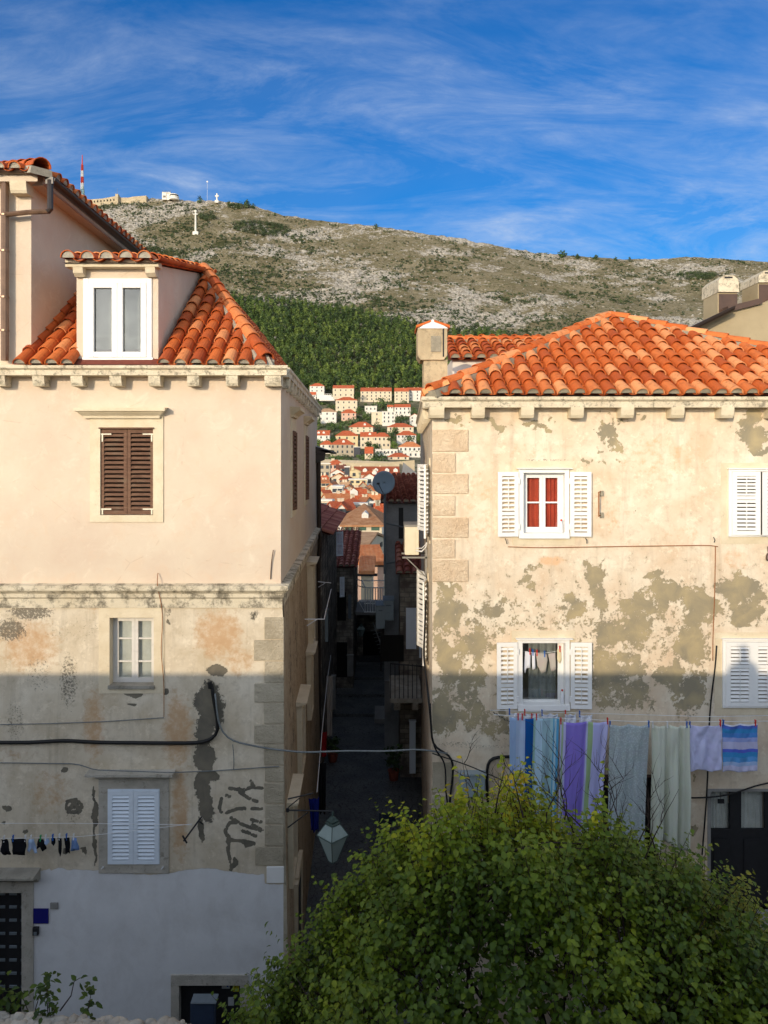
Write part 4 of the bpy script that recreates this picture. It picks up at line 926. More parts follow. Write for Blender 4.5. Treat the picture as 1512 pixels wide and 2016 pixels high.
def casement(F, s0, s1, z0, z1, parent, mat, t=-0.16, rows=(0.5,), fw=0.055, leaves=2, glass='glass', outer=0.04):
    """outer frame plus glazed leaves with bars"""
    m = MB(); d = 0.05
    m.box(F, s0, s0 + outer, t, t + d, z0, z1); m.box(F, s1 - outer, s1, t, t + d, z0, z1)
    m.box(F, s0 + outer, s1 - outer, t, t + d, z1 - outer, z1); m.box(F, s0 + outer, s1 - outer, t, t + d, z0, z0 + outer)
    m.build('frame', mat, parent)
    w_ = (s1 - s0 - 2 * outer) / leaves
    for k in range(leaves):
        a = s0 + outer + w_ * k; b = a + w_; m = MB(); e = 0.002
        m.box(F, a + e, a + fw, t + .008, t + d + .008, z0 + outer + e, z1 - outer - e); m.box(F, b - fw, b - e, t + .008, t + d + .008, z0 + outer + e, z1 - outer - e)
        m.box(F, a + fw, b - fw, t + .01, t + d + .006, z1 - outer - fw, z1 - outer - e); m.box(F, a + fw, b - fw, t + .01, t + d + .006, z0 + outer + e, z0 + outer + fw)
        for r_ in rows:
            zc_ = z0 + (z1 - z0) * r_; m.box(F, a + fw, b - fw, t + .015, t + d - .002, zc_ - .014, zc_ + .014)
        m.build('casement', mat, parent)
    m = MB(); m.box(F, s0 + outer, s1 - outer, t + .022, t + .028, z0 + outer, z1 - outer); m.build('glass', M[glass], parent)
def curtain(F, s0, s1, z0, z1, t, mat, parent, folds=5, amp=0.03, name='curtain'):
    n = 60; k = 3; ss = np.linspace(s0, s1, n); V = []
    for j in range(k):
        z_ = z1 + (z0 - z1) * j / (k - 1)
        for i, q in enumerate(ss): V.append(F.p(q, t + amp * math.sin(i / n * folds * 6.28 + 0.4 * math.sin(i * .31)) * (0.6 + .2 * j), z_))
    I = (np.arange(k - 1)[:, None] * n + np.arange(n - 1)[None]).ravel()
    return fastmesh(name, np.array(V), np.stack([I, I + 1, I + n + 1, I + n], -1), mat, parent, None, True)

# barrel tiles on a roof plane
def tiles(m, P0, P1, poly, pu=0.28, ex=0.37, r=0.118, off=0.0, mortar=1, rgl=None, bias=0.5, ends=True, skip=None):
    """P0->P1: eave line; poly: roof outline (3D). Fills m with barrel tiles, dark bed and eave mortar"""
    rg = rgl or random
    P0, P1 = Vector(P0), Vector(P1); poly = [Vector(p) for p in poly]
    u = (P1 - P0).normalized(); nn = None
    nrm = Vector((0, 0, 0))
    for i in range(len(poly)):
        a, b = poly[i], poly[(i + 1) % len(poly)]; nrm += a.cross(b)
    nrm.normalize()
    if nrm.z < 0: nrm = -nrm
    v = nrm.cross(u).normalized()
    if v.z < 0: v = -v
    uv = [((p - P0).dot(u), (p - P0).dot(v)) for p in poly]
    def inside(a, b):
        c_ = False; n = len(uv)
        for i in range(n):
            x1, y1 = uv[i]; x2, y2 = uv[(i + 1) % n]
            if (y1 > b) != (y2 > b) and a < (x2 - x1) * (b - y1) / (y2 - y1) + x1: c_ = not c_
        return c_
    m.add([tuple(p - nrm * 0.03) for p in poly], [tuple(range(len(poly)))], 2, 0.1)
    umin = min(q[0] for q in uv); umax = max(q[0] for q in uv); vmax = max(q[1] for q in uv)
    K = 8
    nc = int((umax - umin) / pu) + 1; nr = int(vmax / ex) + 2
    for i in range(nc + 1):
        uc = umin + off + (i + 0.5) * pu
        for j in range(nr):
            vb = j * ex - 0.06
            jit = rg.uniform(-.012, .012)
            # pan between covers
            for cover in (0, 1):
                uu = uc + (0 if cover else pu / 2) + jit
                if uu > umax + 0.04 or (skip and skip[0] < uu < skip[1]): continue
                if not inside(min(max(uu, umin + .02), umax - .02), min(max(vb + ex * 0.6, 0.02), vmax - .001)): continue
                L = ex + 0.07; L0 = vb - (0.05 if (j == 0 and cover) else 0)
                if vb + L > vmax + 0.05: L = max(0.1, vmax + 0.05 - vb)
                ra, rb = (r, r * 0.82) if cover else (r * 0.85, r * 0.95)
                za, zb_ = (0.045, 0.012) if cover else (0.05, 0.02)
                za += rg.uniform(-.006, .008); sk = rg.uniform(-.008, .008)
                vs = []
                for (vv, rr_, zz_) in ((L0, ra, za), (vb + L, rb, zb_)):
                    for k in range(K + 1):
                        a = math.pi * k / K
                        for rad in ((rr_, rr_ - 0.016)):
                            x_ = uu + math.cos(a) * rad + (sk if vv > L0 else 0); h_ = math.sin(a) * rad * (1.0 if cover else -0.75) + zz_ + (0 if cover else 0.02)
                            vs.append(tuple(P0 + u * x_ + v * vv + nrm * h_))
                W = 2 * (K + 1); fs = []
                for k in range(K):
                    a = 2 * k
                    fs += [(a, a + 2, W + a + 2, W + a), (a, a + 1, a + 3, a + 2), (a + 1, W + a + 1, W + a + 3, a + 3)]
                tv = min(1, max(0, rg.choice((0.12, 0.3, 0.42, 0.55, 0.62, 0.9, 0.98)) + (bias - 0.5) + rg.uniform(-.06, .06)))
                m.add(vs, fs, 0, tv if cover else tv * 0.6)
                if cover and j == 0 and ends:
                    vs = [tuple(P0 + u * (uu + math.cos(math.pi * k / K) * (ra - .018)) + v * (L0 + 0.02 + rg.uniform(0, .015)) + nrm * (za + math.sin(math.pi * k / K) * (ra - .018))) for k in range(K + 1)]
                    m.add(vs, [tuple(range(K + 1))], mortar)
def ridge_tiles(m, A, B, r=0.125, ex=0.42, lift=0.04, mortar=1, bias=0.5):
    A, B = Vector(A), Vector(B); d = (B - A); L = d.length; d.normalize(); sd = d.cross(Vector((0, 0, 1))).normalized(); up = sd.cross(d)
    n = max(1, int(L / ex)); K = 8
    for j in range(n):
        a0 = j * L / n; a1 = (j + 1) * L / n + 0.06; vs = []
        for (q, rr_, z_) in ((a0, r, lift + .02), (a1, r * .84, lift)):
            for k in range(K + 1):
                a = math.pi * k / K
                for rad in (rr_, rr_ - .016): vs.append(tuple(A + d * q + sd * math.cos(a) * rad + up * (math.sin(a) * rad + z_)))
        W = 2 * (K + 1); fs = []
        for k in range(K):
            a = 2 * k; fs += [(a, a + 2, W + a + 2, W + a), (a, a + 1, a + 3, a + 2), (a + 1, W + a + 1, W + a + 3, a + 3)]
        m.add(vs, fs, 0, min(1, max(0, random.choice((0.3, 0.5, 0.75, 0.95)) + bias - .5)))
    # mortar bed
    pts = [A - up * .03, B - up * .03]; w2 = r * 1.15; vs = []
    for p in pts:
        for (a, b) in ((-w2, -.05), (-w2 * .93, lift + .03), (w2 * .93, lift + .03), (w2, -.05)): vs.append(tuple(p + sd * a + up * b))
    m.add(vs, [(0, 1, 5, 4), (1, 2, 6, 5), (2, 3, 7, 6), (0, 3, 2, 1), (4, 5, 6, 7)], mortar)

def cornice(F, s0, s1, z0, z1, proj, parent, mat, name='cornice', e0=0, e1=0):
    h = z1 - z0; m = MB()
    m.prof(F, s0, s1, [(-0.1, z0), (proj * 0.86, z0), (proj * 0.86, z0 + h * 0.55), (proj * 0.93, z0 + h * 0.62), (proj, z0 + h * 0.72), (proj, z1), (-0.1, z1 + 0.02)], e0=e0, e1=e1)
    return m.build(name, mat, parent)
def bracket(F, sc, w_, z0, z1, proj, parent, mat):
    m = MB(); m.prof(F, sc - w_ / 2, sc + w_ / 2, [(-0.05, z0), (proj * 0.8, z0), (proj * 0.92, z0 + 0.05), (proj, z1 - 0.045), (proj, z1), (-0.05, z1)])
    o = m.build('bracket', mat, parent); return o
def blob(px, py, L):
    r_ = np.zeros(np.broadcast(px, py).shape)
    for e in L:
        x, y, a, b = e[:4]; k = e[4] if len(e) > 4 else 1.0
        r_ = np.maximum(r_, k * np.clip(1.35 - np.sqrt(((px - x) / a) ** 2 + ((py - y) / b) ** 2), 0, 0.9))
    return r_
def strokes(px, py, L, w_):
    r_ = np.full(np.broadcast(px, py).shape, 99.0)
    for pl in L:
        for (x0, y0), (x1, y1) in zip(pl[:-1], pl[1:]):
            dx, dy = x1 - x0, y1 - y0; tt = np.clip(((px - x0) * dx + (py - y0) * dy) / (dx * dx + dy * dy + 1e-9), 0, 1)
            r_ = np.minimum(r_, np.hypot(px - x0 - tt * dx, py - y0 - tt * dy))
    return np.clip(1.0 - (r_ - w_) / 4.0, 0, 1.0)

# ============================================================ LEFT BUILDING
LF = Fr((0, D0), (1, 0), (0, -1))                     # front: s = world x
xc = X(553); LS = Fr((xc, D0), (-0.0317, 1), (1, 0.0317))   # alley side: s = distance into the alley
LB = thing('townhouse', 'big cream house on the left with a dormer and one closed brown-shuttered front window', 'house', (-4.5, D0, -11), None)
sx0 = -9.6
W1 = (X(198), X(302), Z(1014), Z(843)); W2 = (X(216), X(303), Z(1350), Z(1216)); W3 = (X(213), X(315), Z(1700), Z(1552))
DL = (X(-28), X(44), -10.6, Z(1756)); CL = (X(353), X(473), -10.95, Z(1938))
wall_grid('upper_wall', LF, sx0, xc, Z(1150), Z(735), [W1], M['new'], LB, 0.5)
xb = X(558)
def attL(Sx, Zz):
    px = CX + Sx * F_PX / D0; py = HY - Zz * F_PX / D0
    wx = 22 * (fbm(px / 26, py / 26, 4) - .5); wy = 22 * (fbm(px / 26 + 40, py / 26 + 9, 4) - .5)
    pe = blob(px + wx, py + wy, [(425, 1322, 24, 16), (413, 1392, 37, 62), (400, 1440, 26, 40), (402, 1490, 24, 42), (398, 1545, 20, 40), (408, 1590, 18, 30), (396, 1636, 7, 30), (187, 1560, 4.5, 14), (187, 1600, 6, 50), (187, 1668, 6, 42),
                       (128, 1517, 8, 6, .9), (12, 1592, 8, 7, .9), (45, 1634, 6, 5, .9), (8, 1614, 5, 5, .9), (125, 1672, 9, 12, .95), (165, 1672, 7, 9, .9), (263, 1366, 26, 7, .9), (258, 1386, 12, 5, .9), (418, 1530, 14, 18, .95), (330, 1362, 8, 8, .9),
                       (335, 1222, 6, 10, .85), (505, 1214, 6, 14, .8), (448, 1655, 6, 18, .85), (458, 1700, 7, 16, .85)])
    gr = [[(452, 1552), (478, 1556), (500, 1548)], [(472, 1560), (490, 1572), (506, 1578)], [(436, 1572), (432, 1590), (438, 1602)], [(446, 1600), (468, 1592), (482, 1592)], [(496, 1592), (515, 1592)],
          [(446, 1566), (452, 1568)], [(494, 1538), (500, 1550), (516, 1552)], [(470, 1552), (478, 1560)],
          [(470, 1619), (452, 1620), (443, 1636), (450, 1652), (462, 1655), (480, 1656), (500, 1660)], [(455, 1610), (475, 1622), (490, 1628), (515, 1636)], [(495, 1614), (514, 1618)], [(497, 1624), (516, 1634)],
          [(478, 1636), (490, 1640), (503, 1646)], [(478, 1656), (484, 1665), (500, 1662)], [(448, 1668), (452, 1690), (456, 1705)],
          [(132, 1578), (150, 1574), (160, 1584), (158, 1597), (142, 1600), (131, 1592), (132, 1578)], [(135, 1600), (148, 1574), (154, 1600)], [(134, 1590), (162, 1589)]]
    pe = np.maximum(pe, 1.0 * strokes(px, py, gr, 1.6) * (0.62 + 0.5 * (fbm(px / 5, py / 5, 2) > 0.36)))
    pe = pe - 0.05
    st = blob(px, py, [(60, 1270, 70, 60, .75), (430, 1250, 60, 60, .8), (470, 1300, 45, 40, .6), (185, 1430, 25, 90, .75), (350, 1440, 35, 90, .8), (355, 1600, 20, 120, .75), (100, 1560, 60, 60, .5), (270, 1640, 200, 40, .3), (25, 1480, 60, 30, .4), (240, 1195, 90, 25, .6)]) + 0.12
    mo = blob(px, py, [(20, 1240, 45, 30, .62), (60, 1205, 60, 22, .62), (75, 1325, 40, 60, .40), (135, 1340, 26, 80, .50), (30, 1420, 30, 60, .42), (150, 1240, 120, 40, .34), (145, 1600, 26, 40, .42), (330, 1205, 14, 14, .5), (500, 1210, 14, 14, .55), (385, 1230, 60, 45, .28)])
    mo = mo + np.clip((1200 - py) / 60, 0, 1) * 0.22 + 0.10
    yb = 1716 + 5 * np.sin(px / 37.0) + 8 * (fbm(px / 25, px * 0, 3) - 0.5) - 8 * np.exp(-((px - 110) / 20) ** 2) + np.where(px > 520, 20, 0) - np.where(px < 100, 6, 0)
    wh = np.clip(0.5 + (py - yb) / 16, 0, 1)
    return pe * (wh < .7), st, mo * (wh < .6), wh
wall_grid('lower_wall', LF, sx0, xb, -11.0, Z(1152), [W2, W3, DL, CL], M['oldL'], LB, 0.028, attL)
# alley side walls
LSW = [(2.05, 2.75), (5.75, 6.45)]
hol = [(a, b, Z(1003, 16.05), Z(850, 16.05)) for a, b in LSW]
wall_grid('upper_side_wall', LS, 0, 11.4, Z(1150), Z(735), hol, M['side'], LB, 0.5)
def attS(Sx, Zz):
    f = fbm(Sx * 1.6, Zz * 0.55, 4); return 0.36 + 0.5 * (fbm(Sx * 2.5, Zz * 0.7 + 3, 3) - .5), 0.40 + 0.3 * (f - .5), 0.30 + 0.9 * (fbm(Sx * 3, Zz * 0.8 + 9, 4) - 0.5), np.clip(0.5 + (Z(1760) - Zz) / 0.2, 0, 0.0)
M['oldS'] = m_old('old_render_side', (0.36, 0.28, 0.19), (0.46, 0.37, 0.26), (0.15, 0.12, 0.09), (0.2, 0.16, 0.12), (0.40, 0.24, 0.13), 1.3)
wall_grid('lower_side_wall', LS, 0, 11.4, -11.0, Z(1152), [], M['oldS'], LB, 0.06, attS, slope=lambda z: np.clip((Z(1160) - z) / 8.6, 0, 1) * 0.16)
# the front edge strip that closes the corner between front and battered side
m = MB(); n = 12
vs = []
for k in range(n + 1):
    z_ = -11 + (Z(1152) + 11) * k / n; b_ = min(1, max(0, (Z(1160) - z_) / 8.6)) * 0.16
    vs += [(xb, D0, z_), LS.p(0, b_, z_)]
m.add(vs, [(2 * k, 2 * k + 1, 2 * k + 3, 2 * k + 2) for k in range(n)]); m.build('corner_edge', M['quoinL'], LB)
m = MB(); bk = LS.p(11.4, 0, 0)
m.add([(bk[0], bk[1], -11), (sx0, bk[1], -11), (sx0, bk[1], Z(735)), (bk[0], bk[1], Z(735))], [(0, 1, 2, 3)]); m.add([(sx0, D0, -11), (sx0, bk[1], -11), (sx0, bk[1], Z(735)), (sx0, D0, Z(735))], [(0, 1, 2, 3)])
m.build('rear_wall', M['side'], LB)
# cornices, brackets and string course
zc0, zc1 = Z(742), Z(717) - 0.06
cornice(LF, sx0, xc, zc0, zc1, 0.34, LB, M['stone'], e1=0.5); cornice(LS, 0.0, 11.5, zc0, zc1 - 0.004, 0.17, LB, M['stone'])
for q in (-60, 12, 88, 162, 237, 312, 387, 462): bracket(LF, X(q), 0.215, zc0 - 0.19, zc0 + .005, 0.27, LB, M['stone'])
bracket(LF, X(541), 0.30, zc0 - 0.19, zc0 + .005, 0.27, LB, M['stone'])
for k in range(15): bracket(LS, 0.35 + 0.72 * k, 0.2, zc0 - 0.19, zc0 + .003, 0.14, LB, M['stone'])
def string(F, s0, s1, parent, mat, e1=0, k=0.0):
    m = MB(); a, b = Z(1196) - k, Z(1149) - k
    m.prof(F, s0, s1, [(-.05, a), (0.035, a), (0.035, a + .17), (0.07, a + .20), (0.07, a + .27), (0.15, a + .34), (0.15, b - .02), (-.05, b + .012)], e1=e1); return m.build('string_course', mat, parent)
string(LF, sx0, xc, LB, M['stone_dirty'], 1.0); string(LS, 0.0, 11.45, LB, M['stone_dirty'], 0, 0.003)
# quoins of the old lower wall
qs = [(521, 1215, 1258), (500, 1260, 1300), (521, 1302, 1343), (501, 1345, 1382), (520, 1384, 1424), (501, 1426, 1463), (520, 1465, 1505), (522, 1508, 1538), (520, 1541, 1580), (523, 1583, 1621), (522, 1624, 1664), (503, 1666, 1702)]
m = MB()
for (a, y0, y1) in qs: m.box(LF, X(a), xb + 0.012, -0.02, 0.028, Z(y1), Z(y0), 0 if y0 > 1300 else 1)
m.box(LF, X(525), xb + 0.012, -0.02, 0.022, Z(1738), Z(1705), 2)
o = m.build('quoins', [M['quoinL'], M['quoinL'], M['white']], LB); bevel(o, 0.012, 2)

# front windows
w = surround(LF, *W1[:2], *W1[2:], LB, M['stone_clean'], 0.19, 0.30, 0.13, 0.022, label='stone-framed window with closed brown shutters and a moulded hood')
hood(LF, X(153), X(331), Z(824), Z(804), w, M['stone_clean'], 0.22)
m = MB(); a, b = W1[0], W1[1]
m.box(LF, a - .02, b + .02, -0.03, 0.05, W1[3] - .012, W1[3] + .014); m.build('frame', M['brown'], w)
hw = (b - a) / 2
for sgn, s_ in ((1, a), (-1, b)):
    f = LF.turn(s_, -0.03, 0) if sgn == 1 else Fr((LF.p(b, -0.03, 0)[0], D0 + .03), (-1, 0), (0, -1))
    l = leaf('shutter', f, hw - .004, W1[2] + .01, W1[3] - .015, M['brown'], w, ((0.0, 1.0),), 17, False, 0.04, 0.06)
    for zz_ in (W1[3] - .11, W1[2] + .11):
        m = MB(); m.box(f, -0.02, 0.20, 0.022, 0.03, zz_ - .012, zz_ + .012); m.box(f, 0.02, 0.045, 0.022, 0.031, zz_ - (.10 if zz_ < 0 else .0), zz_ + (.0 if zz_ < 0 else -.14)); m.tube([f.p(-.01, .03, zz_ - .05), f.p(-.01, .03, zz_ + .06)], .012, 6)
        m.build('hinge', M['cream'], l)
w = surround(LF, *W2[:2], *W2[2:], LB, M['stone_clean'], 0.20, 0.20, 0.14, 0.012, 0.28, label='small deep window with six white panes')
m = MB(); m.box(LF, W2[0] - .02, W2[1] + .02, -.28, 0.05, W2[2] - .05, W2[2] + .012); m.build('sill', M['stone_grey'], w)
M['greywhite'] = m_paint('weathered_white_frame', (0.66, 0.63, 0.58), 0.6, 0.5)
casement(LF, *W2[:2], *W2[2:], w, M['greywhite'], -0.23, (0.32, 0.66), 0.06)
curtain(LF, W2[0], W2[1], W2[2], W2[3], -0.265, M['curtain_white'], w, 3, .01)
w = surround(LF, *W3[:2], *W3[2:], LB, M['stone_light'], 0.17, 0.20, 0.17, 0.02, label='window with pale blue closed shutters under a weathered hood')
hood(LF, X(176), X(346), Z(1530), Z(1516), w, M['stone_light'], 0.22)
m = MB(); a, b = W3[0], W3[1]; m.box(LF, a, a + .03, -.05, .03, W3[2], W3[3]); m.box(LF, b - .03, b, -.05, .03, W3[2], W3[3]); m.box(LF, a + .03, b - .03, -.05, .028, W3[3] - .03, W3[3]); m.build('frame', M['bluewhite'], w)
hw = (b - a) / 2
for sgn in (1, -1):
    f = Fr(LF.p(a + .01 if sgn == 1 else b - .01, 0.03, 0)[:2], (sgn, 0), (0, -1)); leaf('shutter', f, hw - .013, W3[2] + .01, W3[3] - .035, M['bluewhite'], w, ((0.0, 1.0),), 17, False, 0.036, 0.08, open_gap=1.15)
m = MB()
for q in (205, 322): m.tube([LF.p(X(q), .03, Z(1706)), LF.p(X(q), .13, Z(1703)), LF.p(X(q + 4), .14, Z(1698))], .012, 5)
m.build('shutter_catch', M['peg_white'], w)
# side windows
for a, b in LSW:
    z0, z1 = hol[0][2], hol[0][3]
    w = surround(LS, a, b, z0, z1, LB, M['stone_clean'], 0.16, 0.28, 0.14, 0.03); hood(LS, a - .30, b + .30, z1 + .30, z1 + .50, w, M['stone_clean'], 0.22)
    hw = (b - a) / 2
    for sgn in (1, -1):
        q = LS.p(a if sgn == 1 else b, 0.02, 0)[:2]; f = Fr(q, LS.u * sgn, LS.n); f2 = f.turn(0, 0, 10)
        leaf('shutter', f2, hw, z0, z1 - .02, M['brown'], w, ((0.0, 1.0),), 17, False, 0.04, 0.06)
    m = MB(); m.box(LS, a, b, -.05, .05, z1 - .02, z1 + .015); m.build('frame', M['brown'], w)
# lower side windows: stone sills and frames
for (a, b, zt_, zb_) in ((0.55, 1.35, Z(1560, 15), Z(1690, 15)), (2.8, 3.6, Z(1395, 16.6), Z(1515, 16.6)), (5.8, 6.5, Z(1300, 19.4), Z(1410, 19.4)), (6.6, 7.3, Z(1265, 20.5), Z(1120, 20.5))):
    lo, hi = min(zb_, zt_), max(zb_, zt_)
    w = surround(LS, a, b, lo, hi, LB, M['stone_clean'], 0.14, 0.14, 0.10, 0.19, 0.0, sill=0.0)
    m = MB(); m.prof(LS, a - .25, b + .25, [(0, hi + .14), (.28, hi + .20), (.30, hi + .24), (0, hi + .26)]); m.build('hood', M['stone_clean'], w)
    m = MB(); m.box(LS, a, b, -.02, .12, lo, hi); m.build('shutter', M['brown'], w)
m = MB(); m.box(LS, 1.5, 2.5, -.05, .17, -10.99, -8.9); m.build('door', M['iron'], LB, label='black door in the alley side wall')
m = MB(); m.box(LS, 1.33, 1.5, -.05, .20, -10.99, -8.75); m.box(LS, 2.5, 2.67, -.05, .20, -10.99, -8.75); m.box(LS, 1.5, 2.5, -.05, .201, -8.9, -8.7); m.build('door_frame', M['stone_clean'], LB)
# front door and cellar door
w = surround(LF, DL[0], DL[1], DL[2], DL[3], LB, M['stone_light'], 0.21, 0.20, 0.0, 0.03, 0.3, name='door', label='dark front door with pierced panels in a stone frame')
m = MB(); m.prof(LF, DL[0] - .5, X(80), [(0, Z(1730)), (.10, Z(1730)), (.14, Z(1722)), (.30, Z(1716)), (.30, Z(1712)), (0, Z(1708))]); m.build('hood', M['stone_grey'], w)
m = MB(); m.box(LF, DL[0], DL[1], -.25, -.2, DL[2], DL[3])
for k in range(8):
    for j in range(3):
        zz_ = DL[3] - 0.18 - 0.25 * k; ss_ = DL[0] + .12 + .22 * j
        m.prof(LF, ss_, ss_ + .14, [(-.2, zz_), (-.185, zz_ + .01), (-.185, zz_ + .05), (-.2, zz_ + .06)], 1)
m.build('door_leaf', [M['iron'], M['grey_metal']], w)
w = surround(LF, CL[0], CL[1], CL[2], CL[3], LB, M['stone_light'], 0.15, 0.19, 0.0, 0.03, 0.3, name='cellar_door', label='low black door with stickers in a grey stone frame')
m = MB(); m.box(LF, CL[0], CL[1], -.16, -.12, CL[2], CL[3]); m.build('door_leaf', M['iron'], w)
M['sticker_y'] = simple('yellow_sticker', (0.62, 0.55, 0.02), 0.6); M['sticker_w'] = simple('pale_sticker', (0.45, 0.47, 0.47), 0.6); M['sticker_b'] = simple('blue_print', (0.05, 0.08, 0.35), 0.6)
def card(name, a, b, y0, y1, mat, par, t0=-.118, mats2=None, marks=()):
    m = MB(); m.box(LF, X(a), X(b), t0, t0 + .004, Z(y1), Z(y0))
    for (q0, r0, q1, r1) in marks: m.box(LF, X(q0), X(q1), t0 + .004, t0 + .0055, Z(r1), Z(r0), 1)
    m.build(name, [mat, mats2 or M['iron']], par)
card('sticker', 456, 468, 1944, 1961, M['sticker_y'], w, marks=((460.5, 1947, 461.5, 1953), (463.5, 1946, 464.3, 1950), (458.5, 1957, 459.5, 1959)))
card('sticker', 434, 450, 1942, 1955, M['sticker_w'], w, mats2=M['sticker_b'], marks=((444, 1946, 447, 1952),)); card('sticker', 446.5, 458, 1972, 1989, M['sticker_w'], w)
m = MB(); m.hull2(LF, [(X(362), Z(1948)), (X(366), Z(1941)), (X(371), Z(1945)), (X(369), Z(1949))], -.118, -.114); m.build('sticker', M['sticker_w'], w)
# utility cabinet in front of the cellar door
t = thing('street_cabinet', 'dark blue street cabinet with torn stickers in front of the black cellar door', 'cabinet', (X(400, 13.3), 13.3, -11))
m = MB(); m.box(Fr((0, 13.35), (1, 0), (0, -1)), X(375, 13.2), X(422, 13.2), -.0, .17, -11, Z(1974, 13.18)); M['cabinet'] = simple('cabinet_blue', (0.035, 0.055, 0.10), 0.5, 0.3, 5); bevel(m.build('cabinet', M['cabinet'], t), .015)
CF = Fr((0, 13.35), (1, 0), (0, -1))
m = MB(); m.prof(CF, X(374, 13.1), X(424, 13.1), [(-.02, Z(1974, 13.18)), (.20, Z(1974, 13.18)), (.19, Z(1972, 13.18)), (0, Z(1970, 13.18))]); m.build('lid', M['grey_metal'], t)
m = MB()
for (a, b, y0, y1) in ((378, 389, 1977, 1984), (391, 402, 1982, 1998), (400, 410, 1994, 2008), (404, 412, 1980, 1988)): m.hull2(CF, [(X(a), Z(y1)), (X(b) - .02, Z(y1) + .03), (X(b), Z(y0)), (X(a) + .02, Z(y0) - .02)], .171, .175)
m.build('sticker', M['sticker_w'], t)
# plaque, meter box and key safe
M['plaque'] = simple('deep_blue_enamel', (0.012, 0.012, 0.16), 0.35, 0.1)
m = MB(); m.box(LF, X(66.5), X(96), 0.003, .02, Z(1817), Z(1788)); m.build('wall_plaque', M['plaque'], None, label='plain deep blue enamel plaque beside the front door', cat='plaque')
m = MB(); m.box(LF, X(100), X(115), 0.003, .03, Z(1788), Z(1776)); m.box(LF, X(102), X(113), 0.03, .034, Z(1786.5), Z(1777.5)); bevel(m.build('junction_box', M['concrete'], None, label='small grey square box on the white wall above the blue plaque', cat='box'), .003)
t = thing('key_safe', 'small black key safe on the wall under the blue plaque', 'key safe', (X(71), D0, Z(1830)))
m = MB(); m.box(LF, X(67), X(78), 0.003, .07, Z(1838), Z(1823)); bevel(m.build('body', M['iron'], t), .01); m = MB(); m.box(LF, X(70), X(76), .07, .078, Z(1836), Z(1830)); m.build('cover', M['grey_metal'], t)

# ---------------- left roof and dormer
ez = Z(715, 13.42); A0 = (-6.75, 13.42, ez); A1 = (X(524, 13.42), 13.42, ez); AP = (X(401, 17.0), 17.0, Z(533, 17.0)); AL = (-6.75, 17.0, AP[2])
m = MB(); poly = [A0, A1, AP, AL]
tiles(m, A0, A1, poly, 0.29, 0.40, 0.122, 0.02, 1, None, 0.42, True, (X(150, 13.6) - A0[0] - .04, X(311, 13.6) - A0[0] + .06))
sideE = LS.p(9.5, -0.12, ez); A1s = (A1[0] + .0, A1[1] + .02, ez)
APb = (AP[0] - .25, AP[1] + 6.0, AP[2])
tiles(m, A1s, sideE, [A1s, sideE, APb, AP], 0.29, 0.40, 0.122, 0, 1, None, 0.30)
ridge_tiles(m, A1, AP, 0.14, 0.42, 0.06, 1, 0.3); ridge_tiles(m, AL, AP, 0.13)
m.add([(A1[0] - .22, A1[1] - .06, ez - .05), (A1[0] + .14, A1[1] - .06, ez - .05), (A1[0] + .14, A1[1] + .25, ez - .05), (A1[0] - .22, A1[1] + .25, ez - .05), (A1[0] - .12, A1[1] + .02, ez + .20), (A1[0] + .02, A1[1] + .02, ez + .17), (A1[0] + .04, A1[1] + .2, ez + .2), (A1[0] - .1, A1[1] + .2, ez + .25)],
      [(0, 1, 5, 4), (1, 2, 6, 5), (2, 3, 7, 6), (3, 0, 4, 7), (4, 5, 6, 7)], 1)
m.build('roof', [M['tile'], M['mortar'], M['tile_dark']], LB)
m = MB(); m.box(Fr((0, 16.9), (1, 0), (0, -1)), X(378, 16.9), X(402, 16.9), -.3, .05, AP[2] - .5, Z(527, 16.8)); m.box(Fr((0, 16.9), (1, 0), (0, -1)), X(376, 16.9), X(404, 16.9), -.35, .1, Z(527, 16.8), Z(522, 16.8), 1)
m.build('chimney', [M['mortar'], M['tile']], LB)
# dormer
dx0, dx1 = X(150, 13.6), X(311, 13.6); DF = Fr((0, 13.62), (1, 0), (0, -1)); zt0 = Z(520, 13.6); up_ = 0.20
dm = MB(); wz0, wz1 = Z(711, 13.6), Z(548, 13.6); wa, wb = X(164, 13.6), X(299, 13.6)
dm.box(DF, dx0, wa, -.12, 0, ez - .1, wz1); dm.box(DF, wb, dx1, -.12, 0, ez - .1, wz1); dm.box(DF, dx0, dx1, -.12, .001, wz1, zt0); dm.box(DF, wa, wb, -.12, 0.0, ez - .1, wz0)
dl = 3.6
for xa, xb_ in ((dx1 - .12, dx1), (dx0, dx0 + .12)):
    dm.add([(xa, 13.74, ez - .1), (xb_, 13.74, ez - .1), (xb_, 13.74, zt0), (xa, 13.74, zt0), (xa, 13.74 + dl, ez + 1.5), (xb_, 13.74 + dl, ez + 1.5), (xb_, 13.74 + dl, zt0 + dl * up_), (xa, 13.74 + dl, zt0 + dl * up_)],
           [(0, 1, 2, 3), (4, 7, 6, 5), (1, 5, 6, 2), (0, 3, 7, 4), (3, 2, 6, 7), (0, 4, 5, 1)])
do = dm.build('dormer', M['new'], LB)
m = MB(); p0 = (dx0 - .16, 13.36, zt0 - .0); p1 = (dx1 + .14, 13.36, zt0 - .0); p2 = (dx1 + .14, 13.7 + dl, zt0 + (dl + .34) * up_); p3 = (dx0 - .16, 13.7 + dl, zt0 + (dl + .34) * up_)
tiles(m, p0, p1, [p0, p1, p2, p3], 0.345, 0.40, 0.135, -0.02, 1, None, 0.5, True)
m.build('dormer_roof', [M['tile'], M['mortar'], M['tile_dark']], do)
m = MB(); m.box(DF, dx0 - .13, dx1 + .06, -.02, .19, Z(527, 13.5), Z(512, 13.5)); m.build('dormer_eave', M['stone_clean'], do)
m = MB()
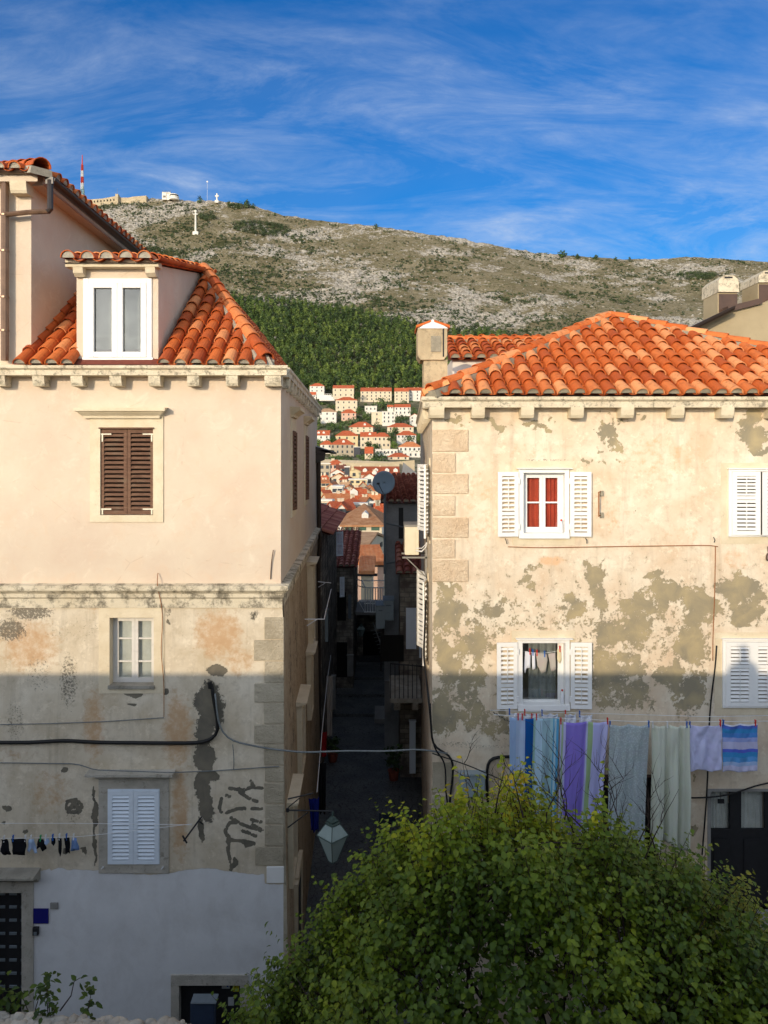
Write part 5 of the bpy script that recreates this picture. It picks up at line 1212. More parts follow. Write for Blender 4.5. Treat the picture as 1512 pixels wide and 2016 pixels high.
for q in (dx0 + .02, dx1 - .17):
    m.prof(DF, q - .02, q + .16, [(0, Z(543, 13.5)), (.08, Z(544, 13.5)), (.16, Z(538, 13.5)), (.18, Z(527, 13.5)), (0, Z(527, 13.5))])
m.build('dormer_bracket', M['stone_clean'], do)
m = MB(); m.box(DF, wa - .02, wb + .02, -.05, 0.03, wz0 - .02, wz0 + .07); m.box(DF, wa, wa + .10, -.05, .03, wz0 + .07, wz1); m.box(DF, wb - .10, wb, -.05, .03, wz0 + .07, wz1); m.box(DF, wa + .1, wb - .1, -.05, .029, wz1 - .09, wz1)
wmid = (wa + wb) / 2
for a, b in ((wa + .1, wmid - .002), (wmid + .002, wb - .1)):
    m.box(DF, a, a + .10, -.04, .045, wz0 + .07, wz1 - .09); m.box(DF, b - .10, b, -.04, .045, wz0 + .07, wz1 - .09); m.box(DF, a + .1, b - .1, -.04, .044, wz0 + .07, wz0 + .17); m.box(DF, a + .1, b - .1, -.04, .044, wz1 - .18, wz1 - .09)
bevel(m.build('dormer_window', M['white'], do), .006, 1)
m = MB(); m.box(DF, wa + .1, wb - .1, -.02, -.014, wz0 + .1, wz1 - .1); m.build('dormer_glass', M['glass_bright'], do)
curtain(DF, wmid + .33, wb - .12, wz0, wz1, -.16, M['curtain_white'], do, 3, .03, 'dormer_curtain')
m = MB(); m.box(DF, wa, wb, -.35, -.3, wz0 - .1, wz1 + .1); m.build('dormer_reflection_panel', M['curtain_white'], do)  # pale panel behind the glass, its colour standing in for the cream reflection
m = MB(); m.box(DF, wa - .1, wb + .1, .0, .06, ez - .04, wz0 - .02); m.build('dormer_flashing', M['grey_metal'], do)

# ---------------- taller block at the far left
TB = thing('tall_block', 'taller pink-cream house block at the far left edge with a gutter and downpipe', 'house', (-8, D0, 1.7))
tx = X(62); tz = Z(352); TF = Fr((0, D0 - .01), (1, 0), (0, -1)); TS = Fr((tx, D0 - .01), (0.0, 1), (1, 0))
m = MB(); m.box(TF, -12, tx, -12, 0, zc1 - .02, tz); m.build('wall', M['new'], TB)
m = MB(); m.prof(TF, -12, tx, [(-.1, Z(366)), (.22, Z(366)), (.22, Z(352)), (.30, Z(349)), (.30, Z(343)), (-.1, Z(341))], e1=1.0); m.build('cornice', M['new'], TB)
m = MB(); m.prof(TS, 0, 11, [(-.1, Z(366)), (.22, Z(366)), (.22, Z(352)), (.28, Z(349)), (.28, Z(345)), (-.1, Z(344))]); m.build('cornice', M['new'], TB)
bracket(TF, X(48), .30, Z(388), Z(365), .24, TB, M['stone_clean'])
zr0 = Z(338, 13.4); e0 = (-12, 13.36, zr0); e1 = (X(82, 13.36), 13.36, zr0); r1 = (e1[0] - 3.2, 16.5, zr0 + 1.1); r0 = (-12, 16.5, zr0 + 1.1); b1 = (e1[0], 24.5, zr0); rb = (e1[0] - 3.2, 21.5, zr0 + 1.1)
m = MB(); tiles(m, e0, e1, [e0, e1, r1, r0], 0.29, 0.4, 0.12, 0, 1, None, 0.35); tiles(m, e1, b1, [e1, b1, rb, r1], 0.29, 0.4, 0.12, 0, 1, None, 0.25)
ridge_tiles(m, e1, r1, 0.17, 0.42, 0.05, 1, 0.4); m.build('roof', [M['tile'], M['mortar'], M['tile_dark']], TB)
m = MB(); gx = X(93, 13.4)
def halfpipe(m, A, B, r, mi=0, K=8):
    A, B = Vector(A), Vector(B); d = (B - A).normalized(); sd = d.cross(Vector((0, 0, 1))).normalized(); vs = []
    for p in (A, B):
        for k in range(K + 1):
            a = math.pi * k / K
            for rad in (r, r - .008): vs.append(tuple(p + sd * math.cos(a) * rad - Vector((0, 0, 1)) * math.sin(a) * rad))
    W = 2 * (K + 1); fs = []
    for k in range(K):
        a = 2 * k; fs += [(a, a + 2, W + a + 2, W + a), (a, a + 1, a + 3, a + 2), (a + 1, W + a + 1, W + a + 3, a + 3), (W + a, W + a + 2, W + a + 3, W + a + 1)]
    m.add(vs, fs, mi)
halfpipe(m, (gx, 13.5, Z(358)), (gx, 24, Z(358) - .05), .10); m.box(Fr((0, 13.5), (1, 0), (0, -1)), gx - .07, gx + .07, -.02, .02, Z(370), Z(357))
for k in range(12): m.tube([(gx - .11, 13.8 + .8 * k, Z(357)), (gx, 13.8 + .8 * k, Z(369)), (gx + .11, 13.8 + .8 * k, Z(357))], .012, 4)
m.build('gutter', M['gutter_dark'], TB)
m = MB(); dpx = X(9, 13.55)
m.tube([(gx, 13.52, Z(362)), (gx, 13.52, Z(412, 13.52)), (gx - .05, 13.52, Z(417, 13.52))], .055, 8, 1); m.tube([(gx - .04, 13.52, Z(416, 13.52)), (X(55, 13.52), 13.52, Z(418, 13.52)), (X(18, 13.52), 13.52, Z(422, 13.52)), (dpx, 13.55, Z(426))], .048, 8)
m.tube([(dpx, 13.56, Z(366)), (dpx, 13.56, Z(712))], .068, 10); 
for yy in (430, 500, 590, 655): m.lathe((dpx, 13.56, Z(yy)), [(.078, 0), (.078, .03)], 10)
m.build('downpipe', [M['gutter'], M['gutter_dark']], TB)
# ============================================================ RIGHT BUILDING
RF = LF; xr = X(851); RS = Fr((xr, D0), (0.033, 1), (-1, 0.033)); rx1 = 10.9
RB = thing('apartment_house', 'peeling cream house on the right with white open shutters and a hipped clay tile roof', 'house', (5.5, D0, -11))
V1 = (X(1030), X(1111), Z(1049), Z(931)); V2 = (X(1028), X(1112), Z(1386), Z(1265)); V3 = (X(1436), X(1548), Z(1056), Z(924)); V4 = (X(1424), X(1536), Z(1392), Z(1258))
DR = (X(1399), X(1528), -8.42, Z(1558)); V5 = (X(1130), X(1290), Z(1760), Z(1530))
def attR(Sx, Zz):
    px = CX + Sx * F_PX / D0; py = HY - Zz * F_PX / D0
    wx = 70 * (fbm(px / 34, py / 34, 5, .6) - .5); wy = 70 * (fbm(px / 34 + 40, py / 34 + 9, 5, .6) - .5)
    pe = blob(px + wx, py + wy, [(895, 822, 28, 10, 1.1), (975, 832, 30, 10), (1040, 836, 26, 9, .85), (1060, 846, 12, 12, .85), (1082, 826, 7, 7, .8), (1195, 850, 22, 16), (1202, 872, 14, 10), (1190, 820, 8, 12, .9), (1225, 835, 12, 7, .9), (1256, 824, 14, 9, .9), (1205, 905, 9, 6, .8), (1178, 885, 6, 6, .8),
                       (1485, 825, 30, 22), (1480, 860, 30, 22), (1500, 880, 22, 12), (1160, 910, 14, 7, .75), (1180, 922, 14, 8, .75),
                       (1165, 1140, 26, 34, .95), (1185, 1180, 28, 34, .95), (1130, 1190, 26, 24, .9), (1040, 1150, 22, 24, .78), (1060, 1120, 26, 14, .6), (1290, 1135, 40, 10, .95), (1330, 1165, 55, 30, 1), (1375, 1200, 40, 60, 1), (1300, 1190, 50, 30, .85), (1260, 1200, 50, 40, .85), (1360, 1270, 45, 50, 1), (1250, 1250, 60, 40, .88), (1200, 1250, 40, 50, .85),
                       (1455, 1170, 45, 40, 1.05), (1470, 1210, 40, 24, 1), (1500, 1190, 20, 40, .8),
                       (890, 1160, 36, 14, .95), (885, 1210, 36, 50, 1.02), (880, 1300, 34, 60, 1), (960, 1200, 44, 40, .72), (935, 1270, 48, 50, .80), (880, 1400, 28, 60, .9), (925, 1340, 44, 40, .82), (930, 1400, 44, 50, .78), (960, 1440, 40, 30, .72), (995, 1420, 12, 40, .9),
                       (1200, 1350, 60, 50, .78), (1260, 1370, 50, 40, .80), (1360, 1370, 34, 50, .98), (1190, 1310, 30, 40, .9), (1320, 1330, 40, 20, .95), (1240, 1310, 60, 18, .85),
                       (860, 1575, 20, 40, .9), (868, 1525, 8, 9, .9), (1310, 1660, 14, 14, .9), (1365, 1640, 14, 22, .9), (1360, 1530, 8, 9, .9), (1480, 1515, 40, 8, .85), (1256, 1008, 8, 5, .8)])
    band = np.clip(1 - np.abs(py - 1250) / 190.0, 0, 1); pe = np.where(pe > 0.3, 0.30 + (pe - .3) * .85, pe); pe = np.maximum(pe, 0.18 + 0.27 * band)
    pe = pe - 0.35 * np.clip((py - 1455) / 20, 0, 1) * (pe < 0.7)
    for (a, b, c_, d_) in (V1, V2, V3, V4):      # sound plaster round the window stones
        q = np.maximum(np.abs(Sx - (a + b) / 2) - (b - a) / 2 - .22, np.abs(Zz - (c_ + d_) / 2) - (d_ - c_) / 2 - .22); pe = pe - 0.3 * (q < 0)
    st = blob(px, py, [(1085, 1105, 30, 12, .9), (1300, 900, 110, 70, .5), (950, 1000, 60, 120, .45), (1200, 1010, 60, 60, .45), (1450, 1100, 40, 30, .55), (1040, 890, 60, 30, .4), (1350, 1050, 60, 30, .45)]) + 0.10
    mo = blob(px, py, [(950, 1470, 120, 6, .40), (1070, 906, 70, 4, .5), (1500, 815, 20, 14, .3), (1070, 1245, 70, 4, .5), (900, 1465, 60, 8, .45), (1260, 870, 120, 60, .16)]) + 0.1
    wh = np.clip(0.16 + 0.22 * np.clip((py - 1460) / 20, 0, 1), 0, 1) + 0 * px
    return pe, st, mo, wh
wall_grid('front_wall', RF, xr, rx1, -11.0, Z(800), [V1, V2, V3, V4, V5, DR], M['oldR'], RB, 0.03, attR)
def attRS(Sx, Zz): return 0.30 + 0.5 * (fbm(Sx, Zz, 3) - .4), 0.25 + 0 * Sx, 0.18 + .4 * (fbm(Sx, Zz * .4, 3) - .4), 0 * Sx
wall_grid('side_wall', RS, 0, 13.5, -11.0, Z(800), [], M['oldR'], RB, 0.08, attRS)
m = MB(); e_ = RS.p(13.5, 0, 0); m.add([(e_[0], e_[1], -11), (rx1, e_[1], -11), (rx1, e_[1], Z(800)), (e_[0], e_[1], Z(800))], [(0, 1, 2, 3)]); m.add([(rx1, D0, -11), (rx1, e_[1], -11), (rx1, e_[1], Z(800)), (rx1, D0, Z(800))], [(0, 1, 2, 3)])
m.build('rear_wall', M['oldR'], RB)
zc0, zc1 = Z(804), Z(781, 13.42)
cornice(RF, xr, rx1, zc0, zc1, 0.33, RB, M['stone'], e0=0.66); cornice(RS, 0.0, 9.5, zc0, zc1 - .004, 0.21, RB, M['stone'])
for q in (938, 1033, 1129, 1226, 1323, 1419, 1515): bracket(RF, X(q), 0.235, zc0 - 0.19, zc0 + .005, 0.29, RB, M['stone_clean'])
bracket(RF, X(858), 0.27, zc0 - 0.19, zc0 + .005, 0.29, RB, M['stone_clean'])
for k in range(18): bracket(RS, 0.3 + 0.52 * k, 0.16, zc0 - 0.19, zc0 + .003, 0.18, RB, M['stone_clean'])
m = MB()
for (b, y0, y1) in ((922, 846, 889), (897, 892, 930), (922, 933, 972), (896, 976, 1015), (922, 1019, 1058), (896, 1062, 1099), (922, 1102, 1145)):
    m.box(RF, xr + 0.004, X(b), -0.02, 0.026, Z(y1), Z(y0))
bevel(m.build('quoins', M['quoinR'], RB), 0.014, 2)
m = MB()
for (b, y0, y1) in ((897, 1500, 1560), (897, 1565, 1640)): m.box(RF, xr + 0.004, X(b - 4), -0.02, 0.012, Z(y1), Z(y0))
bevel(m.build('lower_quoins', M['quoinL'], RB), 0.014, 2)

def open_window(V, kind, lab):
    a, b, z0, z1 = V; w = surround(RF, a - .09, b + .08, z0 - .09, z1 + .07, RB, M['stone_clean'], 0.11, 0.15, 0.14, 0.012, 0.22, label=lab)
    m = MB(); m.box(RF, a - .09, a, -.2, .05, z0 - .09, z1 + .07); m.box(RF, b, b + .08, -.2, .05, z0 - .09, z1 + .07); m.box(RF, a, b, -.2, .049, z1, z1 + .07); m.box(RF, a - .09, b + .08, -.2, .085, z0 - .10, z0)
    m.box(RF, a - .13, b + .13, 0, .11, z1 + .075, z1 + .092); bevel(m.build('frame', M['white'], w), .004, 1)
    lw = .385
    for sg in (1, -1):
        q = (a - .09, 1) if sg > 0 else (b + .08, -1)
        f = Fr(RF.p(q[0] - sg * .01, .07, 0)[:2], (-sg, 0), (0, -1)).turn(0, 0, 4)
        l = leaf('shutter', f, lw, z0 - .06, z1 + .02, M['white'], w, ((0, .335), (.335, 1)), 12, True, .035, .075, tilt=38, open_gap=.8)
        for zz_ in (z0 + .12, z1 - .15):
            mm = MB(); mm.box(f, -.02, .02, .01, .035, zz_ - .05, zz_ + .05); mm.build('hinge', M['white'], l)
    return w
w1 = open_window(V1, 'red', 'open-shuttered window with red curtains')
casement(RF, *V1[:2], *V1[2:], w1, M['white'], -0.17, (0.5,), 0.055)
curtain(RF, V1[0] + .03, V1[0] + .42, V1[2], V1[3], -.24, M['curtain_red'], w1, 3, .025); curtain(RF, V1[1] - .38, V1[1] - .02, V1[2], V1[3], -.24, M['curtain_red'], w1, 5, .03)
t = thing('spray_bottle', 'white plastic bottle with a red cap on the sill by the red curtains', 'bottle', (X(1106), D0, V1[2]))
def bottle(m, x, y, z):
    m.lathe((x, y, z), [(.0, 0), (.034, .0), (.036, .02), (.036, .15), (.022, .19), (.016, .20), (.016, .22)], 10, 0); m.lathe((x, y, z + .22), [(.018, 0), (.018, .03), (.0, .035)], 8, 1)
m = MB(); m.lathe((X(1105), D0 - .0, V1[2]), [(.0, 0), (.034, .0), (.036, .02), (.036, .15), (.022, .19), (.016, .20), (.016, .22)], 10); m.build('body', M['peg_white'], t, True)
m = MB(); m.lathe((X(1105), D0 - .0, V1[2] + .22), [(.018, 0), (.018, .03), (.0, .035)], 8); m.build('cap', M['peg_red'], t)
w2 = open_window(V2, 'dark', 'open window with a short indoor line of white socks and a grey curtain')
m = MB(); m.box(RF, V2[0], V2[0] + .02, -.17, -.13, V2[2], V2[3]); m.box(RF, V2[1] - .1, V2[1], -.17, -.13, V2[2], V2[3]); m.box(RF, V2[0] + .02, V2[1] - .1, -.17, -.13, V2[2], V2[2] + .04); m.build('inner_frame', M['white'], w2)
curtain(RF, V2[0] + .16, V2[1] - .12, V2[2], V2[3], -.22, M['curtain_grey'], w2, 4, .02)
m = MB(); m.box(RF, V2[0] + .02, V2[1] - .1, -.15, -.145, V2[2] + .04, V2[3]); m.build('glass', M['glass'], w2)
t = thing('spray_bottle', 'white plastic bottle with a red cap on the sill of the window with socks', 'bottle', (X(1107), D0, V2[2]))
m = MB(); m.lathe((X(1107), D0, V2[2]), [(.0, 0), (.034, .0), (.036, .02), (.036, .17), (.022, .21), (.016, .22), (.016, .24)], 10); m.build('body', M['peg_white'], t, True)
m = MB(); m.lathe((X(1107), D0, V2[2] + .24), [(.018, 0), (.018, .03), (.0, .035)], 8); m.build('cap', M['peg_red'], t)

def closed_window(V, lab, ajar):
    a, b, z0, z1 = V; w = surround(RF, a - .03, b + .03, z0, z1, RB, M['stone_clean'], 0.13, 0.12, 0.14, 0.008, 0.2, label=lab)
    m = MB(); m.box(RF, a - .03, a + .02, -.15, .05, z0, z1); m.box(RF, b - .02, b + .03, -.15, .05, z0, z1); m.box(RF, a + .02, b - .02, -.15, .049, z1 - .04, z1); m.box(RF, a + .02, b - .02, -.15, .049, z0, z0 + .03); m.box(RF, a - .05, b + .05, .0, .09, z1 + .003, z1 + .022)
    m.build('frame', M['white'], w); hw = (b - a) / 2 - .022
    f = Fr(RF.p(a + .022, .055, 0)[:2], (1, 0), (0, -1)); leaf('shutter', f.turn(0, 0, ajar), hw, z0 + .035, z1 - .045, M['white'], w, ((0, .6), (.6, 1)) if ajar else ((0, .64), (.64, 1)), 14, True, .036, .085, open_gap=1.1)
    f = Fr(RF.p(b - .022, .055, 0)[:2], (-1, 0), (0, -1)); leaf('shutter', f.turn(0, 0, ajar * 3.0), hw, z0 + .035, z1 - .045, M['white'], w, ((0, .64), (.64, 1)), 14, True, .036, .085, open_gap=1.1)
closed_window(V3, 'upper right window with closed white shutters slightly ajar', 4); closed_window(V4, 'lower right window with tightly closed white shutters', 0)
# doorway with two curtained panes
w = surround(RF, DR[0], DR[1], DR[2], DR[3], RB, M['concrete'], 0.06, 0.05, 0.0, 0.008, 0.22, name='door', label='black double door with two curtained panes')
m = MB(); zp = Z(1636); t0, t1 = -.12, -.07
for (a, b) in ((1399, 1403), (1441, 1463), (1510, 1528)): m.box(RF, X(a), X(b), t0, t1, DR[2], DR[3])
m.box(RF, X(1403), X(1441), t0, t1 - .001, DR[2], zp); m.box(RF, X(1463), X(1510), t0, t1 - .001, DR[2], zp)
for a in (1408, 1468): m.box(RF, X(a), X(a + 30), t1, t1 + .015, Z(1740), Z(1655))
m.build('door_leaf', M['iron'], w)
for a, b in ((1403, 1441), (1463, 1510)):
    m = MB(); m.box(RF, X(a), X(b), -.1, -.095, zp, DR[3]); m.build('pane', M['glass'], w); curtain(RF, X(a), X(b), zp - .05, DR[3], -.17, M['curtain_white'], w, 5, .012)
w = surround(RF, V5[0], V5[1], V5[2], V5[3], RB, M['brown2'], 0.06, 0.05, 0.05, 0.01, 0.2, label='dark ground floor window behind the hanging laundry')
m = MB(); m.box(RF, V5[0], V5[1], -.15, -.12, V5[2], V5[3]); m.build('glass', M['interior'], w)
t = thing('hanging_tag', 'small dark tag hanging inside the left pane of the black double door', 'tag', (X(1423), D0, Z(1577)))
m = MB(); m.box(RF, X(1417), X(1430), -.09, -.08, Z(1586), Z(1577)); m.tube([RF.p(X(1423), -.085, Z(1577)), RF.p(X(1423), -.085, Z(1562))], .004, 4); m.build('tag', M['iron'], t)
# side windows with open white shutters
for (s0_, s1_, y0, y1, D_) in ((1.3, 2.2, 916, 1062, 14.4), (2.6, 3.5, 1150, 1318, 15.6)):
    z0, z1 = Z(y1, D_), Z(y0, D_); w = surround(RS, s0_, s1_, z0, z1, RB, M['stone_clean'], .13, .14, .14, .02, .02)
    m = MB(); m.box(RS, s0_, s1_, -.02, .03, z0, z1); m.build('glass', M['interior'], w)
    q = RS.p(s0_, .04, 0)[:2]; f = Fr(q, -RS.u, RS.n).turn(0, 0, 10); leaf('shutter', f, .46, z0, z1, M['white'], w, ((0, .4), (.4, 1)), 14, False, .036, .07)
    q = RS.p(s1_, .04, 0)[:2]; f = Fr(q, RS.u, RS.n).turn(0, 0, 24); leaf('shutter', f, .46, z0, z1, M['white'], w, ((0, .4), (.4, 1)), 14, False, .036, .07)
    
# roof: hipped front part
ez = Z(775, 13.44); B0 = (X(848, 13.40), 13.42, ez); tanp = 0.577; Da = 17.0
AP = (X(1200, Da), Da, Z(626, Da)); B1 = (AP[0] + 5.5, 13.42, ez)
m = MB(); tiles(m, B0, B1, [B0, B1, AP], 0.283, 0.385, 0.122, 0.0, 1, None, 0.52)
Bb = (B0[0] + .3, 20.6, ez); AB = (AP[0], AP[1] + .2, AP[2]); B1b = (B1[0], 20.6, ez)
tiles(m, B0, Bb, [B0, Bb, AP], 0.283, 0.385, 0.122, 0, 1, None, 0.52); m.add([Bb, B1b, AB], [(0, 1, 2)], 2); m.add([B1, B1b, AP], [(0, 1, 2)], 2)
ridge_tiles(m, B0, AP, 0.125, 0.42, 0.05, 1, 0.6); ridge_tiles(m, B1, AP, 0.125, 0.42, 0.05, 1, 0.6)
m.build('roof', [M['tile'], M['mortar_grey'], M['tile_dark']], RB)
# rear wing with its own roof
wy = 17.6; wz = Z(706, wy); wr = 19.6; wzr = Z(672, wr)
WG = Fr((0, wy + .15), (1, 0), (0, -1))
m = MB(); boxw(m, X(891, wy + .15), 6.5, wy + .15, 22.0, Z(790), wz + .02); m.build('rear_wing', M['farwhite'], RB)
m = MB(); a0 = (X(882, wy), wy, wz); a1 = (6.6, wy, wz); c1_ = (6.6, wr, wzr); c0_ = (X(882, wr), wr, wzr)
tiles(m, a0, a1, [a0, a1, c1_, c0_], 0.30, 0.385, 0.125, .02, 1, None, 0.4); ridge_tiles(m, c0_, c1_, .12, .42, .03, 1, .4); m.build('rear_roof', [M['tile'], M['mortar_grey'], M['tile_dark']], RB)
# chimney with a tiled hood
chD = 15.0; CFm = Fr((0, chD), (1, 0), (0, -1)); M['chim'] = m_stone('chimney_render', (0.42, 0.33, 0.21), (0.56, 0.45, 0.29), 0.5, 4.0, .02, .58)
m = MB(); m.box(CFm, X(834, chD), X(881, chD), -.55, 0, Z(800, chD), Z(708, chD)); ch = m.build('chimney', M['chim'], RB)
m = MB(); a, b = X(822, chD), X(882, chD); zb_, zt_ = Z(709, chD), Z(645, chD)
m.hull2(CFm, [(a + .06, zb_), (b - .09, zb_), (b - .02, zb_ + .09), (b - .02, zt_ + .02), (a, zt_ + .02), (a, zb_ + .09)], -.62, .06); m.box(CFm, X(871, chD), X(874, chD), .058, .064, zb_ + .06, zt_ - .02, 1); m.box(CFm, X(848, chD), X(868, chD), .058, .075, zb_ + .16, zt_ - .18, 2)
bevel(m.build('chimney_head', [M['chim'], M['iron'], M['mortar_grey']], ch), .01)
m = MB(); c_ = X(851, chD); zp_ = Z(631, chD)
for sg, q in ((1, a - .03), (-1, b + .03)):
    m.hull2(CFm, [(q, zt_ - .02), (c_ + (0.03 * -sg), zp_ - .04), (c_ + (.03 * -sg), zp_ - .005), (q, zt_ + .035)], -.68, .1, 0)
m.hull2(CFm, [(a + .02, zt_ - .03), (b - .0, zt_ - .03), (c_ + .1, zp_ - .04), (c_, zp_ + .01), (c_ - .1, zp_ - .04)], -.64, .085, 1)
m.build('chimney_roof', [M['tile'], M['white']], ch)
# house behind on the right
HB = thing('rear_house', 'tan rendered house behind the hip roof at the right edge with a sloping gutter', 'house', (13, 22, -5)); HD = 22.0; HF = Fr((0, HD), (1, 0), (0, -1))
M['tan'] = m_stone('tan_render', (0.36, 0.29, 0.18), (0.44, 0.36, 0.23), .25, 1.5, .01, .66)
m = MB(); m.hull2(HF, [(X(1350, HD), -5), (19, -5), (19, 9), (X(1512, HD), Z(593, HD)), (X(1436, HD), Z(614, HD)), (X(1350, HD), Z(658, HD))], -8, 0); m.build('wall', M['tan'], HB)
m = MB(); halfpipe(m, (X(1338, HD), HD - .35, Z(655, HD)), (X(1432, HD), HD - .35, Z(608, HD)), .16)
m.hull2(HF, [(X(1345, HD), Z(660, HD)), (X(1436, HD), Z(616, HD)), (X(1436, HD), Z(606, HD)), (X(1340, HD), Z(652, HD))], 0, .25); m.build('gutter', M['gutter_dark'], HB)
m = MB(); m.hull2(HF, [(X(1430, HD), Z(616, HD)), (X(1497, HD), Z(599, HD)), (X(1497, HD), Z(588, HD)), (X(1430, HD), Z(604, HD))], -.3, .12); m.build('flashing', M['brown2'], HB)
def cap_chimney(a, b, yb, yt, yc, lab):
    m = MB(); D_ = HD + .4; F_ = Fr((0, D_), (1, 0), (0, -1)); m.box(F_, X(a, D_), X(b, D_), -1.0, 0, Z(yb, D_), Z(yt, D_)); c_ = m.build('chimney', M['tan'], HB, label=lab)
    m = MB(); mid = X((a + b) / 2, D_); m.hull2(F_, [(X(a - 1, D_), Z(yt + 1, D_)), (X(b + 2, D_), Z(yt + 1, D_)), (X(b + 1, D_), Z(yc + 9, D_)), (mid + .15, Z(yc, D_)), (mid - .15, Z(yc, D_)), (X(a, D_), Z(yc + 9, D_))], -1.1, .08)
    m.prof(F_, mid - .12, mid + .12, [(.08, Z(yc + 6, D_)), (.085, Z(yc + 6, D_)), (.085, Z(yc + 3, D_)), (.08, Z(yc + 3, D_))], 1)
    bevel(m.build('chimney_cap', [M['stone'], M['iron']], c_), .05, 2)
    m = MB(); m.box(F_, X(a + 2, D_), X(b, D_), 0, .02, Z(yb, D_), Z(yt + 4, D_)); m.build('cladding', M['brown2'], c_)
cap_chimney(1413, 1451, 625, 575, 543, 'left chimney with a white rounded cap'); cap_chimney(1492, 1530, 605, 556, 534, 'right chimney with a white rounded cap cut by the picture edge')

# ---------------- air conditioner
t = thing('air_conditioner', 'cream air conditioner unit on a bracket on the sunlit alley corner', 'air conditioner', (X(815, 17), 17, Z(1095, 17))); AD = 17.0; AF = Fr((0, AD), (1, 0), (0, -1))
m = MB(); m.box(AF, X(797, AD), X(825, AD), -.8, 0, Z(1093, AD), Z(1037, AD)); bevel(m.build('casing', M['cream'], t), .02)
m = MB(); m.box(AF, X(796, AD), X(826, AD), -.81, .01, Z(1037, AD), Z(1033, AD)); m.build('lid', M['concrete'], t)
m = MB(); m.box(AF, X(807, AD), X(818, AD), 0, .015, Z(1088, AD), Z(1046, AD)); m.box(AF, X(809, AD), X(816, AD), .015, .02, Z(1056, AD), Z(1052, AD)); m.build('service_panel', M['cream'], t)
m = MB(); m.box(AF, X(792, AD), X(842, AD), -.05, 0.03, Z(1099, AD), Z(1096, AD)); m.build('bracket', M['concrete'], t); m = MB(); m.box(AF, X(792, AD), X(842, AD), -.75, -.68, Z(1099, AD), Z(1096, AD)); m.build('bracket', M['concrete'], t); m = MB(); m.tube([(X(838, AD), AD - .02, Z(1135, AD)), (X(800, AD), AD - .02, Z(1098, AD))], .015, 5); m.box(AF, X(837, AD), X(841, AD), -.02, .03, Z(1136, AD), Z(1080, AD)); m.build('bracket_brace', M['concrete'], t)
m = MB(); m.tube([(X(819, AD), AD - .02, Z(1084, AD)), (X(830, AD), AD - .05, Z(1085, AD)), (X(838, AD), AD, Z(1078, AD)), (X(840, AD), AD, Z(1068, AD))], .018, 6); m.tube([(X(819, AD), AD - .02, Z(1079, AD)), (X(830, AD), AD - .05, Z(1079, AD)), (X(840, AD), AD, Z(1070, AD))], .012, 6); m.build('pipe', M['peg_white'], t)

# ============================================================ ALLEY, BEHIND
def blockhouse(lab, x0, x1, y0, y1, z0, z1, mat, roofkind=None, rz=0.8, win=(), roofmat='tile_dark'):
    t = thing('alley_house', lab, 'house', ((x0 + x1) / 2, y0, z0)); m = MB(); boxw(m, x0, x1, y0, y1, z0, z1); m.build('wall', mat, t)
    tm = [M[roofmat], M['mortar_grey'], M['tile_dark']]
    if roofkind == 'south':      # plane sloping down towards us
        m = MB(); a, b = (x0 - .15, y0 - .15, z1), (x1 + .15, y0 - .15, z1); tiles(m, a, b, [a, b, (x1 + .15, y1, z1 + rz), (x0 - .15, y1, z1 + rz)], .27, .40, .12, 0, 1, None, .5); m.add([(x0, y1, z0), (x1, y1, z0), (x1, y1, z1 + rz), (x0, y1, z1 + rz)], [(0, 1, 2, 3)], 1)
        for xx in (x0, x1): m.add([(xx, y0, z1 - .02), (xx, y1, z1 - .02), (xx, y1, z1 + rz - .03)], [(0, 1, 2)], 1)
        m.build('roof', tm, t)
    if roofkind == 'east' or roofkind == 'west':
        s_ = 1 if roofkind == 'east' else -1; xe, xo = (x1, x0) if s_ > 0 else (x0, x1)
        m = MB(); a, b = (xe + .3 * s_, y0 - .2, z1 - .1), (xe + .3 * s_, y1, z1 - .1); xm_ = xe - s_ * 2.6
        tiles(m, a, b, [a, b, (xm_, y1, z1 + rz), (xm_, y0 - .2, z1 + rz)], .27, .40, .12, 0, 1, None, .5); m.add([(xe, y0, z1 - .03), (xm_, y0, z1 - .03), (xm_, y0, z1 + rz - .06)], [(0, 1, 2)], 1); m.build('roof', tm, t)
    for (a, b, z0_, z1_, yy, mt) in win:
        m = MB(); boxw(m, a, b, yy - .04, yy, z0_, z1_); m.build('window', M[mt], t)
    return t
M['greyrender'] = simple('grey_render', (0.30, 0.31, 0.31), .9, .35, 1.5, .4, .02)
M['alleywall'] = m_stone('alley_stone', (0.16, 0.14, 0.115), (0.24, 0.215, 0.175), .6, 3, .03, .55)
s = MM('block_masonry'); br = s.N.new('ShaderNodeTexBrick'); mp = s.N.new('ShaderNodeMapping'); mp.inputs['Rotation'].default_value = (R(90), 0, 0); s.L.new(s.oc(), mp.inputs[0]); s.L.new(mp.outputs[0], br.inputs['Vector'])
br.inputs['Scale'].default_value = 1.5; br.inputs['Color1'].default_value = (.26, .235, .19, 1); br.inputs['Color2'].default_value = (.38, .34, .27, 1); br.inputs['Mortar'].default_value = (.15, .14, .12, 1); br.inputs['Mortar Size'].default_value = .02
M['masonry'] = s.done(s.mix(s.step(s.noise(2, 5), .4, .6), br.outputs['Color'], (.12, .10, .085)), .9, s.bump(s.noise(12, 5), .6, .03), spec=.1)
blockhouse('dark stone alley house just behind the big left house, with a maroon roof', -8, -2.15, 25.4, 33.5, -11, -2.6, M['masonry'], 'east', 1.1, ((-2.9, -2.3, -7.4, -6.2, 25.4, 'interior'),))
